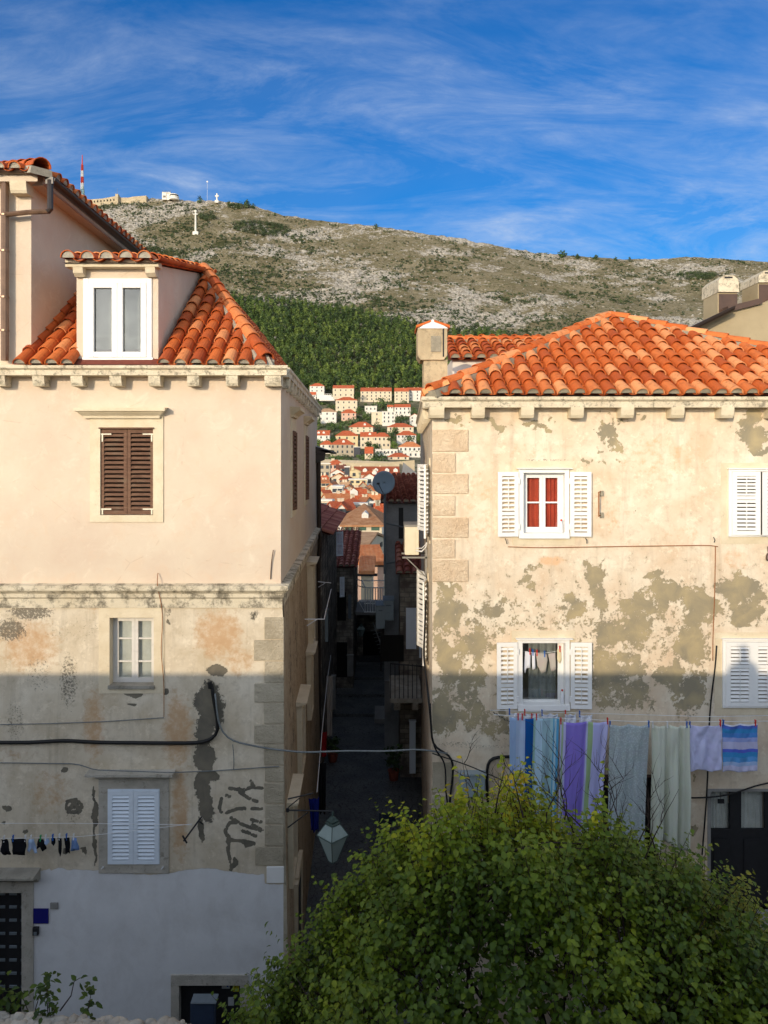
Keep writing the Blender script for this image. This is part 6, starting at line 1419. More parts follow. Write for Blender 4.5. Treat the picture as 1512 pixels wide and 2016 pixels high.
blockhouse('narrow shaded alley house on the left with six columns of dark tiles facing us', -6, -1.42, 34, 40, -11.5, -5.1, M['masonry'], 'south', 1.05,
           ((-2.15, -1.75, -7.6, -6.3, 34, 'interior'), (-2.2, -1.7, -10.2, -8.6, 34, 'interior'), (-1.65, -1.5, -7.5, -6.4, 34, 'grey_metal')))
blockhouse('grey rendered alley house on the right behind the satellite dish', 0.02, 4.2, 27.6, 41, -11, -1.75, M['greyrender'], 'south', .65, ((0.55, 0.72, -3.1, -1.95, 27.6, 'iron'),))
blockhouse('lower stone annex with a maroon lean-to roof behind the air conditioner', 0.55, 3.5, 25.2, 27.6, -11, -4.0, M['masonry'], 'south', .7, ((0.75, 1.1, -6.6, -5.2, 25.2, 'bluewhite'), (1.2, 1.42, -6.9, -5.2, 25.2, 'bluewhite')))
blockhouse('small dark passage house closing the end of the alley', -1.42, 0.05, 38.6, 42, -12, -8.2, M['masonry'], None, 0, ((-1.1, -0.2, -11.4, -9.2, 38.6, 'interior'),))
m = MB(); F_ = Fr((0, 36.9), (1, 0), (0, -1))
# white railing balcony
t = thing('balcony', 'small white-railed balcony spanning the end of the alley', 'balcony', (-.7, 36.9, -8))
m = MB(); boxw(m, X(700, 36), X(758, 36), 36, 38.6, Z(1211, 36), Z(1205, 36)); m.build('slab', M['concrete'], t)
m = MB(); D_ = 36.0
for yy in (1157, 1188): m.tube([PT(717, yy, D_), PT(760, yy, D_)], .03, 5)
m.tube([PT(717, 1205, D_), PT(760, 1205, D_)], .03, 5)
for k in range(9): m.tube([PT(719 + 5 * k, 1157, D_), PT(719 + 5 * k, 1205, D_)], .022, 4)
m.tube([PT(700, 1140, 38), PT(712, 1143, 37.4), PT(719, 1157, D_)], .03, 5); m.tube([PT(712, 1143, 37.4), PT(757, 1143, 37.4)], .025, 5); m.tube([PT(700, 1152, 38), PT(719, 1157, D_)], .025, 5); m.tube([PT(704, 1180, 38), PT(718, 1205, D_)], .02, 4)
m.build('railing', M['white'], t)
# satellite dish
t = thing('satellite_dish', 'blue-grey satellite dish on a pole above the alley', 'satellite dish', (X(757, 26.5), 26.5, Z(1120, 26.5)))
c_ = Vector(PT(756, 951, 26.5)); r_ = .405; ax = Vector((-.15, -1, .28)).normalized(); sd = ax.cross(Vector((0, 0, 1))).normalized(); up = sd.cross(ax); m = MB(); vs = []; n = 28
for j in range(6):
    q = j / 5
    for k in range(n): a = 2 * math.pi * k / n; vs.append(tuple(c_ + (sd * math.cos(a) + up * math.sin(a) * 1.06) * r_ * max(q, .01) + ax * (q * q * .09)))
fs = [(j * n + k, j * n + (k + 1) % n, (j + 1) * n + (k + 1) % n, (j + 1) * n + k) for j in range(5) for k in range(n)]
m.add(vs, fs); M['dish'] = simple('dish_paint', (0.16, 0.22, 0.27), .5, .12, 3, .05); o = m.build('reflector', M['dish'], t, True); q = o.modifiers.new('s', 'SOLIDIFY'); q.thickness = .012
m = MB(); fcl = c_ + ax * .42 - up * .12 + sd * .14; m.tube([tuple(c_ - up * .40 + ax * .09), tuple(fcl)], .012, 5); m.tube([tuple(fcl - sd * .05), tuple(fcl + sd * .05)], .035, 8); m.tube([tuple(fcl), tuple(fcl - ax * .1)], .028, 8); m.build('feed_arm', M['iron'], t)
m = MB(); m.tube([(c_.x + .03, 26.66, c_.z - .05), (c_.x + .03, 26.66, Z(1130, 26.6))], .045, 8); m.tube([(c_.x + .03, 26.66, Z(1030, 26.6)), (c_.x + .9, 27.5, Z(1045, 26.6))], .03, 5); m.tube([(c_.x + .03, 26.66, Z(1110, 26.6)), (c_.x + .9, 27.5, Z(1110, 26.6))], .03, 5); m.build('pole', M['grey_metal'], t)
# overhanging eave and black downpipe at the end of the left house
t = thing('eave_canopy', 'dark wooden eave and black downpipe at the far end of the left house', 'eave', (X(625, 24.6), 24.6, -6))
m = MB(); boxw(m, X(612, 24.6), X(652, 24.6), 24.2, 26.2, Z(892, 24.6), Z(886, 24.6)); m.hull2(Fr((0, 24.2), (1, 0), (0, -1)), [(X(600, 24.2), Z(872, 24.2)), (X(655, 24.2), Z(890, 24.2)), (X(655, 24.2), Z(894, 24.2)), (X(600, 24.2), Z(880, 24.2))], -2, 0)
m.hull2(Fr((0, 24.3), (1, 0), (0, -1)), [(X(618, 24.2), Z(892, 24.2)), (X(640, 24.2), Z(892, 24.2)), (X(638, 24.2), Z(906, 24.2)), (X(620, 24.2), Z(912, 24.2))], -.15, 0); m.build('eave', M['gutter_dark'], t)
m = MB(); m.tube([PT(627, 896, 24.5), PT(628, 1040, 24.5), PT(631, 1055, 24.5)], .075, 8); m.tube([PT(631, 1055, 24.5), PT(627, 1110, 24.5), PT(628, 1500, 24.5)], .07, 8); m.build('downpipe', M['gutter_dark'], t)
# louvred shutter on the left alley side
t = thing('louvre_shutter', 'pale blue louvred shutter standing open into the alley', 'shutter', (X(668, 31), 31, Z(1100, 31)))
leaf('shutter', Fr((X(662, 30), 30), (.5, .25), (.25, -.5)), .30, Z(1095, 30), Z(1047, 30), M['bluewhite'], t, ((0, .5), (.5, 1)), 20, False, .03, .04)
t = thing('louvre_shutter', 'lower pale louvred shutter on the left alley wall above the clothes', 'shutter', (X(672, 31), 31, Z(1180, 31)))
leaf('shutter', Fr((X(669, 30), 30), (.5, .2), (.2, -.5)), .20, Z(1176, 30), Z(1136, 30), M['bluewhite'], t, ((0, 1),), 14, False, .03, .04)
# meter cabinets on the right
for (a, b, y0, y1, lb) in ((740, 758, 1192, 1238, 'left taller grey meter cabinet hanging in the alley'), (755, 775, 1182, 1222, 'right grey meter cabinet with a slot hanging in the alley')):
    t = thing('meter_cabinet', lb, 'cabinet', PT((a + b) / 2, y1, 26.5), 'grey meter cabinets in the alley'); F_ = Fr((0, 26.5), (1, 0), (0, -1))
    m = MB(); m.box(F_, X(a, 26.5), X(b, 26.5), -.4, 0, Z(y1, 26.5), Z(y0, 26.5)); bevel(m.build('body', M['box_blue'], t), .02); m = MB(); m.box(F_, X(a + 5, 26.5), X(b - 5, 26.5), 0, .012, Z(y0 + 11, 26.5), Z(y0 + 9, 26.5)); m.prof(F_, X(a - 1, 26.5), X(b + 1, 26.5), [(-.42, Z(y0, 26.5)), (.03, Z(y0, 26.5)), (-.42, Z(y0 - 5, 26.5))]); m.build('hood', M['grey_metal'], t)
# dark iron balcony on the right
t = thing('balcony', 'dark stone balcony with thin iron rails on the right alley wall', 'balcony', (X(800, 23), 23, Z(1395, 23))); D_ = 22.6
m = MB(); boxw(m, X(768, D_), X(832, D_), D_, D_ + 2.4, Z(1384, D_), Z(1375, D_)); 
for a in (776, 812): m.prof(Fr((0, D_), (1, 0), (0, -1)), X(a, D_), X(a + 12, D_), [(0, Z(1384, D_)), (-.1, Z(1400, D_)), (-.9, Z(1412, D_)), (-1.2, Z(1384, D_))])
m.build('slab', M['stone_grey'], t)
m = MB(); m.tube([PT(768, 1306, D_), PT(832, 1312, D_)], .02, 5)
for k in range(8): m.tube([PT(769 + 8.6 * k, 1307, D_), PT(769 + 8.6 * k, 1375, D_)], .012, 4)
m.build('railing', M['iron'], t)
t = thing('dark_awning', 'black square awning panel over the alley balcony', 'awning', PT(773, 1305, 25.3)); m = MB(); F_ = Fr((0, 25.1), (1, 0), (0, -1)); m.box(F_, X(750, 25), X(795, 25), -.04, 0, Z(1304, 25), Z(1252, 25)); m.build('panel', M['interior'], t)
m = MB(); m.tube([(X(750, 25), 25.12, Z(1252, 25)), (X(750, 25), 25.5, Z(1330, 25))], .02, 5); m.tube([(X(794, 25), 25.12, Z(1252, 25)), (X(794, 25), 25.5, Z(1330, 25))], .02, 5); m.build('post', M['iron'], t)
# roof aerial
t = thing('tv_aerial', 'old television aerial leaning over the alley', 'aerial', PT(750, 1300, 26)); m = MB(); m.tube([PT(764, 1306, 25.9), PT(734, 1226, 26)], .022, 5)
for k in range(8): c0 = 1240 + 7 * k; q = 739 + 2.6 * k; m.tube([PT(q - 8, c0 + 2, 26), PT(q + 8, c0 - 2, 26)], .009, 4)
m.build('mast', M['cable_grey'], t)
# small lantern deep in the alley
def lantern(lab, x, y, ztop, h, arm_from, label_bracket=True):
    t = thing('street_lamp', lab, 'lamp', arm_from, 'lanterns in the alley'); w0 = h * .30
    m = MB(); m.lathe((x, y, ztop - h), [(w0 * .28, 0), (w0 * .98, h * .50), (w0 * .98, h * .52)], 4, 0, sq=False); m.build('glass', M['lampglass'], t)
    m = MB(); m.lathe((x, y, ztop - h), [(w0 * 1.06, h * .505), (w0 * 1.02, h * .535), (w0 * .50, h * .735)], 4); m.build('shade', M['lampglass'], t)
    m = MB(); m.lathe((x, y, ztop - h), [(w0 * .46, h * .73), (w0 * .56, h * .765), (w0 * .40, h * .785), (w0 * .42, h * .82), (w0 * .26, h * .85), (w0 * .2, h * .885), (.02, h * .90), (.018, h)], 4); m.build('cap', M['lampmetal'], t)
    m = MB()
    for k in range(4):
        a = math.pi / 2 * k; c_, s_ = math.cos(a), math.sin(a)
        m.tube([(x + w0 * .29 * c_, y + w0 * .29 * s_, ztop - h), (x + w0 * 1.0 * c_, y + w0 * 1.0 * s_, ztop - h * .49)], .008, 4); m.tube([(x + w0 * 1.04 * c_, y + w0 * 1.04 * s_, ztop - h * .48), (x + w0 * .5 * c_, y + w0 * .5 * s_, ztop - h * .265)], .008, 4)
        a2 = a + math.pi / 2; m.tube([(x + w0 * 1.06 * c_, y + w0 * 1.06 * s_, ztop - h * .485), (x + w0 * 1.06 * math.cos(a2), y + w0 * 1.06 * math.sin(a2), ztop - h * .485)], .011, 4); m.tube([(x + w0 * .29 * c_, y + w0 * .29 * s_, ztop - h), (x + w0 * .29 * math.cos(a2), y + w0 * .29 * math.sin(a2), ztop - h)], .009, 4)
    m.build('frame', M['lampmetal'], t)
    m = MB(); m.tube([arm_from, (x, y, ztop)], .014, 6); m.lathe((arm_from[0], arm_from[1], arm_from[2]), [(.03, -.03), (.03, .03)], 8)
    return t, m
M['lampglass'] = simple('frosted_lamp_glass', (0.24, 0.30, 0.28), .3, .12, 4, .02); M['lampmetal'] = simple('lamp_green_metal', (0.05, 0.08, 0.07), .45, .3, 8)
lx, ly = X(655, 13.3), 13.3
af = (X(566, 13.62), 13.62, Z(1596, 13.6))
t, m = lantern('big green-framed street lantern hanging from the corner of the left house', lx, ly, Z(1597, 13.3), .90, af)
m.tube([(X(567, 13.62), 13.62, Z(1630, 13.6)), (X(606, 13.4), 13.45, Z(1602, 13.4))], .013, 6); m.tube([(X(567, 13.62), 13.62, Z(1574, 13.6)), (X(616, 13.4), 13.45, Z(1564, 13.4))], .013, 6); m.tube([(X(567, 13.62), 13.62, Z(1591, 13.6)), (X(590, 13.5), 13.5, Z(1571, 13.5))], .011, 6)
m.build('wall_bracket', M['iron'], t)
t, m = lantern('small dim lantern deep in the dark alley', X(711, 33), 33, Z(1226, 33), .62, (X(700, 33), 33.8, Z(1228, 33.8))); m.build('wall_bracket', M['iron'], t)
for k, (q, y0, y1, D_, mt, lb) in enumerate(((640, 1200, 1262, 27, 'box_blue', 'pale blue shutter panel high on the left alley wall'), (655, 1330, 1395, 30, 'curtain_grey', 'grey doorway panel at the foot of the left alley wall'), (764, 1340, 1400, 27, 'concrete', 'pale doorway stone on the right side of the alley'),
        (690, 1290, 1330, 33.7, 'concrete', 'pale step block at the end of the alley'), (812, 1418, 1520, 24.5, 'bluewhite', 'narrow pale door on the right alley wall below the balcony'))):
    m = MB(); boxw(m, X(q - 6, D_), X(q + 6, D_), D_ - .12, D_ + .05, Z(y1, D_), Z(y0, D_)); boxw(m, X(q - 7, D_), X(q + 7, D_), D_ - .16, D_ + .0, Z(y0, D_), Z(y0 - 2, D_)); m.build('wall_panel', M[mt], None, label=lb, cat='panel')
# planters and steps in the alley
t = thing('stone_slab', 'pale stone slab lying at the right side of the alley floor', 'slab', (X(750, 31.5), 31.2, -10.9)); m = MB(); boxw(m, X(738, 31.5), X(758, 31.5), 30.2, 31.8, -10.97, -10.78); m.build('slab', M['concrete'], t)
def potplant(lab, x, y, z, h, per=260, mat='garden', tb=.3):
    t = thing('potted_plant', lab, 'plant', (x, y, z)); m = MB(); m.lathe((x, y, z), [(.14, 0), (.19, .3), (.21, .32), (.17, .33)], 12); m.build('pot', M['tile_dark'], t)
    Cc = np.array([(x + .15 * math.cos(k * 2.4), y + .15 * math.sin(k * 2.4), z + .35 + h * (k + .5) / 6) for k in range(6)]); Q, Fq = leafcloud(Cc, np.full(6, h * .26), .06, per // 6, .9)
    fastmesh('foliage', Q, Fq, M[mat], t, {'tint': ('FACE', np.clip(rng.normal(tb, .15, len(Fq)), 0, 1))})
potplant('dark potted bush against the right wall of the alley', X(775, 25), 25, -10.98, .8); potplant('small potted plant by the left wall of the alley', X(655, 26.5), 26.5, -10.98, .5)
for k, (a, y_, lb) in enumerate(((657, 21.4, 'dark doormat on the left of the alley floor'), (762, 22.3, 'dark doormat on the right of the alley floor'))):
    m = MB(); boxw(m, X(a - 16, y_), X(a + 16, y_), y_ - .3, y_ + .3, -10.988, -10.965); m.build('doormat', M['black'], None, label=lb, cat='doormat')
# ============================================================ CABLES
def cable(name, lab, pts, r, mat, cat='cable', sag=0.0, n=6, parts=None, grp=None):
    P_ = [Vector(p) for p in pts]
    out = []
    for a, b in zip(P_[:-1], P_[1:]):
        k = max(2, int((b - a).length / .12)) if sag or len(P_) > 2 else 12
        for i in range(k): t_ = i / k; q = a.lerp(b, t_); q.z -= sag * 4 * t_ * (1 - t_) * (b - a).length; out.append(q)
    out.append(P_[-1])
    # smooth the polyline
    for _ in range(2 if not sag else 0):
        out = [out[0]] + [(out[i - 1] + out[i] * 2 + out[i + 1]) / 4 for i in range(1, len(out) - 1)] + [out[-1]]
    m = MB(); m.tube(out, r, n); return m.build(name, mat, None, True, label=lab, cat=cat, group=grp)
def fp(px, py, t=0.05): return (X(px), D0 - t, Z(py))
cable('power_cable', 'thick black cable bundle running across the left facade and over the alley', [fp(-60, 1459, .07), fp(0, 1459, .07), fp(60, 1459, .07), fp(130, 1455, .07), fp(200, 1459, .07), fp(320, 1460, .07), fp(390, 1460, .07), fp(412, 1456, .07), fp(428, 1445, .08), fp(433, 1425, .08), fp(425, 1390, .07), fp(418, 1345, .06)], .034, M['black'])
cable('power_cable', 'grey cable bundle spanning the alley between the two houses', [fp(426, 1362, .1), fp(433, 1425, .12), fp(450, 1450, .12), fp(475, 1458, .12), fp(530, 1468, .14), fp(600, 1473, .2), (X(680, 13.5), 13.45, Z(1476, 13.5)), (X(760, 13.5), 13.45, Z(1477, 13.5)), (X(820, 13.5), 13.5, Z(1475, 13.5)), fp(853, 1474, .1), fp(880, 1480, .08)], .016, M['cable_grey'])
cable('pipe_end', 'black sealed cable end standing up the grey cement patch', [fp(415, 1340, .09), fp(417, 1352, .09)], .045, M['black'])
cable('thin_wire', 'thin grey wire sagging under the small deep window', [fp(-40, 1424, .04), fp(0, 1425, .04), fp(100, 1423, .04), fp(210, 1419, .04), fp(270, 1415, .04), fp(324, 1411, .05)], .008, M['cable_grey'], 'wire')
cable('thin_wire', 'thin wire line just above the pale blue shutters', [fp(-30, 1500, .04), fp(10, 1500, .04), fp(160, 1502, .04), fp(190, 1505, .24), fp(345, 1510, .24), fp(420, 1516, .04), fp(550, 1507, .04)], .009, M['cable_grey'], 'wire')
cable('thin_wire', 'thin rusty wire dropping from the string course beside the small deep window', [fp(312, 1128, .03), fp(314, 1148, .20), fp(318, 1180, .03), fp(322, 1220, .04), fp(318, 1280, .05), fp(324, 1340, .04), fp(324, 1410, .04)], .007, M['rust'], 'wire')
cable('thin_wire', 'short vertical wire dropping under the cable bundle left of the corner stones', [fp(460, 1462, .09), fp(462, 1490, .04), fp(461, 1514, .04)], .008, M['cable_grey'], 'wire')
cable('wall_crack_wire', 'short dark wire stub standing on the pale upper wall near the corner', [fp(533, 1140, .02), fp(534, 1108, .03), fp(539, 1082, .05)], .009, M['brown2'], 'wire')
cable('black_cable', 'outer black cable looping down the right house corner', [(X(838, 16), 15.9, Z(1180, 16)), (X(834, 15), 15, Z(1290, 15)), fp(842, 1360, .09), fp(848, 1420, .1), fp(850, 1462, .1), fp(866, 1474, .08), fp(885, 1484, .07), fp(892, 1500, .07), fp(890, 1540, .07), fp(884, 1570, .07), fp(886, 1610, .07)], .020, M['black'])
cable('black_cable', 'inner black cable looping down the right house corner', [fp(846, 1380, .14), fp(849, 1450, .14), fp(858, 1478, .1), fp(872, 1488, .1), fp(877, 1510, .1), fp(876, 1550, .1), fp(882, 1590, .1), fp(890, 1620, .1)], .017, M['black'])
cable('black_cable', 'thick black conduit bending behind the blue striped towel', [fp(1040, 1487, .06), fp(990, 1487, .06), fp(968, 1489, .06), fp(958, 1500, .06), fp(957, 1530, .06), fp(960, 1580, .06)], .028, M['black'])
cable('thin_wire', 'thin black wire slanting from the cable bundle to behind the towels', [fp(850, 1478, .12), fp(920, 1500, .15), fp(1002, 1526, .4)], .010, M['black'], 'wire')
cable('thin_wire', 'thin rusty wire along the wall between the two upper right windows', [fp(1000, 1076, .03), fp(1060, 1078, .03), fp(1250, 1075, .03), fp(1400, 1073, .03), fp(1412, 1076, .03)], .008, M['rust'], 'wire')
cable('thin_pipe', 'thin vertical pipe joint line down the right facade', [fp(1407, 1076, .03), fp(1406, 1160, .03), fp(1402, 1260, .03), fp(1402, 1300, .03)], .008, M['rust'], 'wire')
cable('black_cable', 'black cable running down left of the lower closed shutters', [fp(1409, 1270, .04), fp(1406, 1310, .05), fp(1398, 1370, .05), fp(1394, 1420, .05), fp(1392, 1500, .05), fp(1388, 1580, .05), fp(1380, 1680, .05)], .014, M['black'])
cable('black_cable', 'black cable slanting across above the black double door', [fp(1350, 1566, .1), fp(1400, 1564, .12), fp(1440, 1555, .14), fp(1480, 1540, .14), fp(1530, 1530, .14)], .014, M['black'])
# side bracket rods and line hooks
t = thing('rusty_bracket', 'rusty square iron bracket on the wall right of the red-curtained window', 'bracket', (X(1175), D0, Z(1000)))
m = MB(); m.tube([fp(1174, 968, .16), fp(1174, 1016, .16)], .012, 6); m.tube([fp(1174, 968, .16), fp(1184, 968, .0)], .009, 5); m.tube([fp(1174, 1014, .16), fp(1184, 1014, .0)], .009, 5)
m.build('rod', M['rust'], t); m = MB()
for yy in (970, 1013): m.box(LF, X(1181), X(1187), 0, .05, Z(yy + 6), Z(yy - 4))
m.build('anchor', M['mortar_grey'], t)
t = thing('wall_bracket', 'small black T-shaped line bracket under the dark cement stain', 'bracket', (X(385), D0, Z(1620)))
m = MB(); m.tube([fp(376, 1628, .5), fp(398, 1606, .04)], .016, 6); m.tube([fp(374, 1618, .5), fp(382, 1632, .5)], .016, 6); m.tube([fp(395, 1612, .1), fp(400, 1620, .04)], .014, 6); m.build('arm', M['iron'], t)
t = thing('chain', 'short hanging chain at the left end of the right washing line', 'chain', (X(985), D0, Z(1405)))
m = MB()
for k in range(9): q = 965 + 4.2 * k; yy = 1395 + 8 * math.sin(k / 8 * 1.8); m.tube([fp(q, yy, .08 + .05 * k), fp(q + 3, yy + (3 if k % 2 else 0), .1 + .05 * k)], .009, 5)
m.build('links', M['iron'], t)
for q, yy, lb in ((993, 1065, 'left shutter hook under the red-curtained window'), (1150, 1064, 'right shutter hook under the red-curtained window'), (1400, 1062, 'small shutter hook left of the upper closed shutters')):
    m = MB(); m.tube([fp(q, yy - 6, .1), fp(q + 2, yy, .12), fp(q + 4, yy + 5, .04)], .008, 5); m.build('shutter_hook', M['iron'], None, label=lb, cat='hook', group='shutter hooks on the right facade')
m = MB(); m.tube([fp(1508, 1075, .05), fp(1509, 1088, .06)], .008, 5); m.lathe((X(1508), D0 - .06, Z(1103)), [(.02, 0), (.035, .03), (.03, .10), (.01, .14)], 8); m.build('hanging_weight', M['brown2'], None, label='small dark red weight hanging at the right edge under the upper closed shutters', cat='weight')
t = thing('meter_box', 'pale blue-grey meter box on the right facade left of the towels', 'box', (X(928), D0, Z(1562)))
m = MB(); m.box(LF, X(903), X(953), 0, .16, Z(1562), Z(1519)); bevel(m.build('box', M['box_blue'], t), .012); m = MB(); m.box(LF, X(901), X(955), 0, .19, Z(1519), Z(1516)); m.build('lid', M['box_blue'], t)
m = MB(); 
for q in (908, 920, 928): m.tube([fp(q, 1562, .08), fp(q + 1, 1580, .07), fp(q + 8, 1600, .05)], .012, 5)
m.build('cable_tail', M['black'], t)

# ============================================================ LAUNDRY
def cloth_mesh(F, s0, s1, z1, z0, t, amp=.03, folds=4, mat=None, parent=None, taper=0.0, name='cloth', nx=56, nz=46, ph=0.0, lean=0.0, hemwave=0.03, topdrop=0.0, seed=0):
    rg = np.random.default_rng(seed); u = np.linspace(0, 1, nx)[None, :]; v = np.linspace(0, 1, nz)[:, None]
    w_ = (s1 - s0); sc = 1 - taper * v; s_ = s0 + w_ * (0.5 + (u - .5) * sc) + lean * v
    fold = amp * (np.sin(u * folds * 6.283 + ph + 1.2 * v) * (0.35 + .65 * v) + .5 * np.sin(u * folds * 14 + 2 * ph + 3 * v) * (.3 + .7 * v)) + 0.07 * (fbm(u * 5 + seed, v * 3.5 + 3, 4) - .5) + .03 * np.abs(np.sin(u * 7 + v * 5 + seed)) * (1 - v) * u * (1 - u) * 4
    tt = t + fold + 0 * u; z_ = z1 + (z0 - z1) * v + hemwave * np.sin(u * 9 + ph) * v - (topdrop + .022) * np.abs(np.sin(u * np.pi * 2)) * (1 - v) ** 3
    s_ = s_ + 0 * v; V = F.o[None, None] + s_[..., None] * F.u + tt[..., None] * F.n; V = np.concatenate([V, (z_ + 0 * u)[..., None]], -1).reshape(-1, 3)
    I = (np.arange(nz - 1)[:, None] * nx + np.arange(nx - 1)[None]).ravel(); Fq = np.stack([I, I + 1, I + nx + 1, I + nx], -1)
    o = fastmesh(name, V, Fq, mat, parent, {'cu': ('POINT', (u + 0 * v).ravel()), 'cv': ('POINT', (v + 0 * u).ravel())}, True)
    q = o.modifiers.new('s', 'SOLIDIFY'); q.thickness = .004; return o
PEG = {}
def peg(p, col, parent):
    if col not in PEG:
        m = MB(); w0 = Fr((0, 0), (1, 0), (0, -1)); m.prof(w0, -.007, .007, [(.004, -.05), (.014, -.045), (.010, .0), (.018, .04), (.008, .042), (.003, .0)]); m.prof(w0, -.007, .007, [(-.004, -.05), (-.014, -.045), (-.010, .0), (-.018, .04), (-.008, .042), (-.003, .0)])
        me = bpy.data.meshes.new('clothes_peg'); me.from_pydata(m.v, [], m.f); me.materials.append(M['peg_' + col]); PEG[col] = me
    o = bpy.data.objects.new('clothes_peg', PEG[col]); COL.objects.link(o); q = org(parent); o.location = (p[0] - q[0], p[1] - q[1], p[2] - q[2]); o.parent = parent; ORG[o.name] = tuple(q); o.scale = (1.3, 1.3, 1.3)
LD = 13.05; LNF = Fr((0, LD), (1, 0), (0, -1))
def lz(px): return Z(1409 + 6 * max(0, 1 - abs(px - 1250) / 290.0), LD)
cable('clothesline', 'front washing line carrying the towels on the right facade', [(X(972, LD), LD, Z(1407, LD)), (X(1100, LD), LD, Z(1414, LD)), (X(1260, LD), LD, Z(1421, LD)), (X(1400, LD), LD, Z(1421, LD)), (X(1560, LD), LD, Z(1419, LD))], .006, M['peg_white'], 'line')
cable('clothesline', 'back washing line close to the right facade behind the towels', [(X(965, 13.45), 13.45, Z(1398, 13.45)), (X(1150, 13.45), 13.45, Z(1404, 13.45)), (X(1400, 13.45), 13.45, Z(1411, 13.45)), (X(1540, 13.45), 13.45, Z(1408, 13.45))], .005, M['peg_white'], 'line')
C_ = dict(
 A=m_cloth('blue_striped_cotton', [(0, (.30, .42, .62)), (.13, (.40, .50, .68)), (.27, (.36, .46, .66)), (.31, (.01, .085, .30)), (.47, (.01, .085, .30)), (.475, (.32, .50, .44)), (.52, (.42, .58, .70)), (.66, (.30, .44, .50)), (.82, (.34, .52, .56)), (.88, (.12, .36, .56)), (.91, (.40, .58, .68)), (.95, (.10, .34, .56))]),
 B=m_cloth('violet_striped_cotton', [(0, (.50, .50, .72)), (.03, (.34, .44, .30)), (.07, (.52, .50, .78)), (.12, (.24, .18, .60)), (.52, (.30, .22, .66)), (.55, (.46, .48, .70)), (.585, (.30, .42, .22)), (.68, (.48, .48, .70)), (.70, (.42, .42, .70)), (.9, (.50, .50, .78))]),
 C=m_cloth('pale_lace', None, (.46, .52, .53), tex='lace'), D=m_cloth('cream_satin', None, (.58, .60, .50)), E=m_cloth('lavender_cotton', None, (.52, .53, .75)),
 F=m_cloth('blue_banded_cotton', [(0, (.66, .66, .76)), (.03, (.09, .16, .56)), (.10, (.05, .26, .56)), (.19, (.08, .24, .60)), (.29, (.30, .36, .66)), (.38, (.46, .46, .66)), (.53, (.10, .14, .58)), (.60, (.05, .26, .56)), (.70, (.10, .30, .62)), (.80, (.34, .46, .70)), (.88, (.52, .52, .72))], axis=1),
 W=m_cloth('white_cotton', None, (.66, .68, .74)), K=m_cloth('black_cotton', None, (.012, .012, .014)), BL=m_cloth('faded_denim', None, (.16, .26, .48)), BM=m_cloth('light_denim', None, (.34, .44, .62)), G=m_cloth('warm_grey_cotton', None, (.42, .38, .34)), Y=m_cloth('cream_cotton', None, (.66, .58, .38)))
def hang(name, lab, cat, px0, px1, y0, y1, key, folds=3, amp=.03, taper=.0, lean=0.0, pegs=(), seed=1, hem=.03, t=0.0, grp='laundry on the right washing lines', F=LNF, D_=LD):
    o = cloth_mesh(F, X(px0, D_), X(px1, D_), Z(y0, D_), Z(y1, D_), t, amp, folds, C_[key], None, taper, name, ph=seed, lean=lean, hemwave=hem, seed=seed)
    tag(o, lab, cat, grp); ORG[o.name] = (0, 0, 0)
    for q, c_ in pegs: peg((X(q, D_), F.o[1], Z(y0, D_) + .01), c_, o)
    return o
hang('striped_towel', 'long sheet with vertical blue stripes, leftmost on the washing line', 'sheet', 1003, 1101, 1412, 1668, 'A', 3, .03, .10, -.04, ((1020, 'red'), (1028, 'red'), (1047, 'red'), (1056, 'red')), 1)
hang('striped_towel', 'long sheet with violet, white and green vertical stripes', 'sheet', 1103, 1198, 1420, 1680, 'B', 2.5, .03, .16, -.12, ((1104, 'red'), (1196, 'red')), 2)
hang('lace_cloth', 'long pale grey lace tablecloth on the washing line', 'tablecloth', 1200, 1279, 1426, 1700, 'C', 2.5, .02, .10, -.08, ((1201, 'blue'), (1277, 'blue')), 3)
hang('satin_sheet', 'long cream satin sheet gathered towards its bottom', 'sheet', 1283, 1357, 1427, 1668, 'D', 2.6, .075, .02, .01, ((1285, 'white'), (1314, 'white')), 4, .07)
hang('pillowcase', 'plain lavender pillowcase left of the blue banded one', 'pillowcase', 1357, 1421, 1427, 1517, 'E', 1.4, .02, .05, .0, ((1352, 'blue'), (1358, 'blue')), 5, .02)
hang('pillowcase', 'blue pillowcase with horizontal bands, rightmost on the washing line', 'pillowcase', 1422, 1491, 1424, 1519, 'F', 1.0, .014, .02, -.0, ((1418, 'red'), (1424, 'blue'), (1487, 'red')), 6, .02)
BK = Fr((0, 13.45), (1, 0), (0, -1))
for i, (a, b, c_, lb) in enumerate(((1002, 1030, 1418, 'white cloth on the back line at its left end'), (1032, 1062, 1422, 'second white cloth on the back line above the blue striped sheet'), (1066, 1098, 1424, 'third white cloth on the back line'),
                                   (1112, 1134, 1424, 'fourth white cloth on the back line above the violet sheet'), (1140, 1166, 1426, 'rightmost white cloth on the back line'))):
    hang('small_cloth', lb, 'cloth', a, b, 1402 + i, c_ + 26, 'W', 1.4, .02, .1, 0, ((a + 1, ('blue', 'red')[i % 2]),), 10 + i, .02, F=BK, D_=13.45)

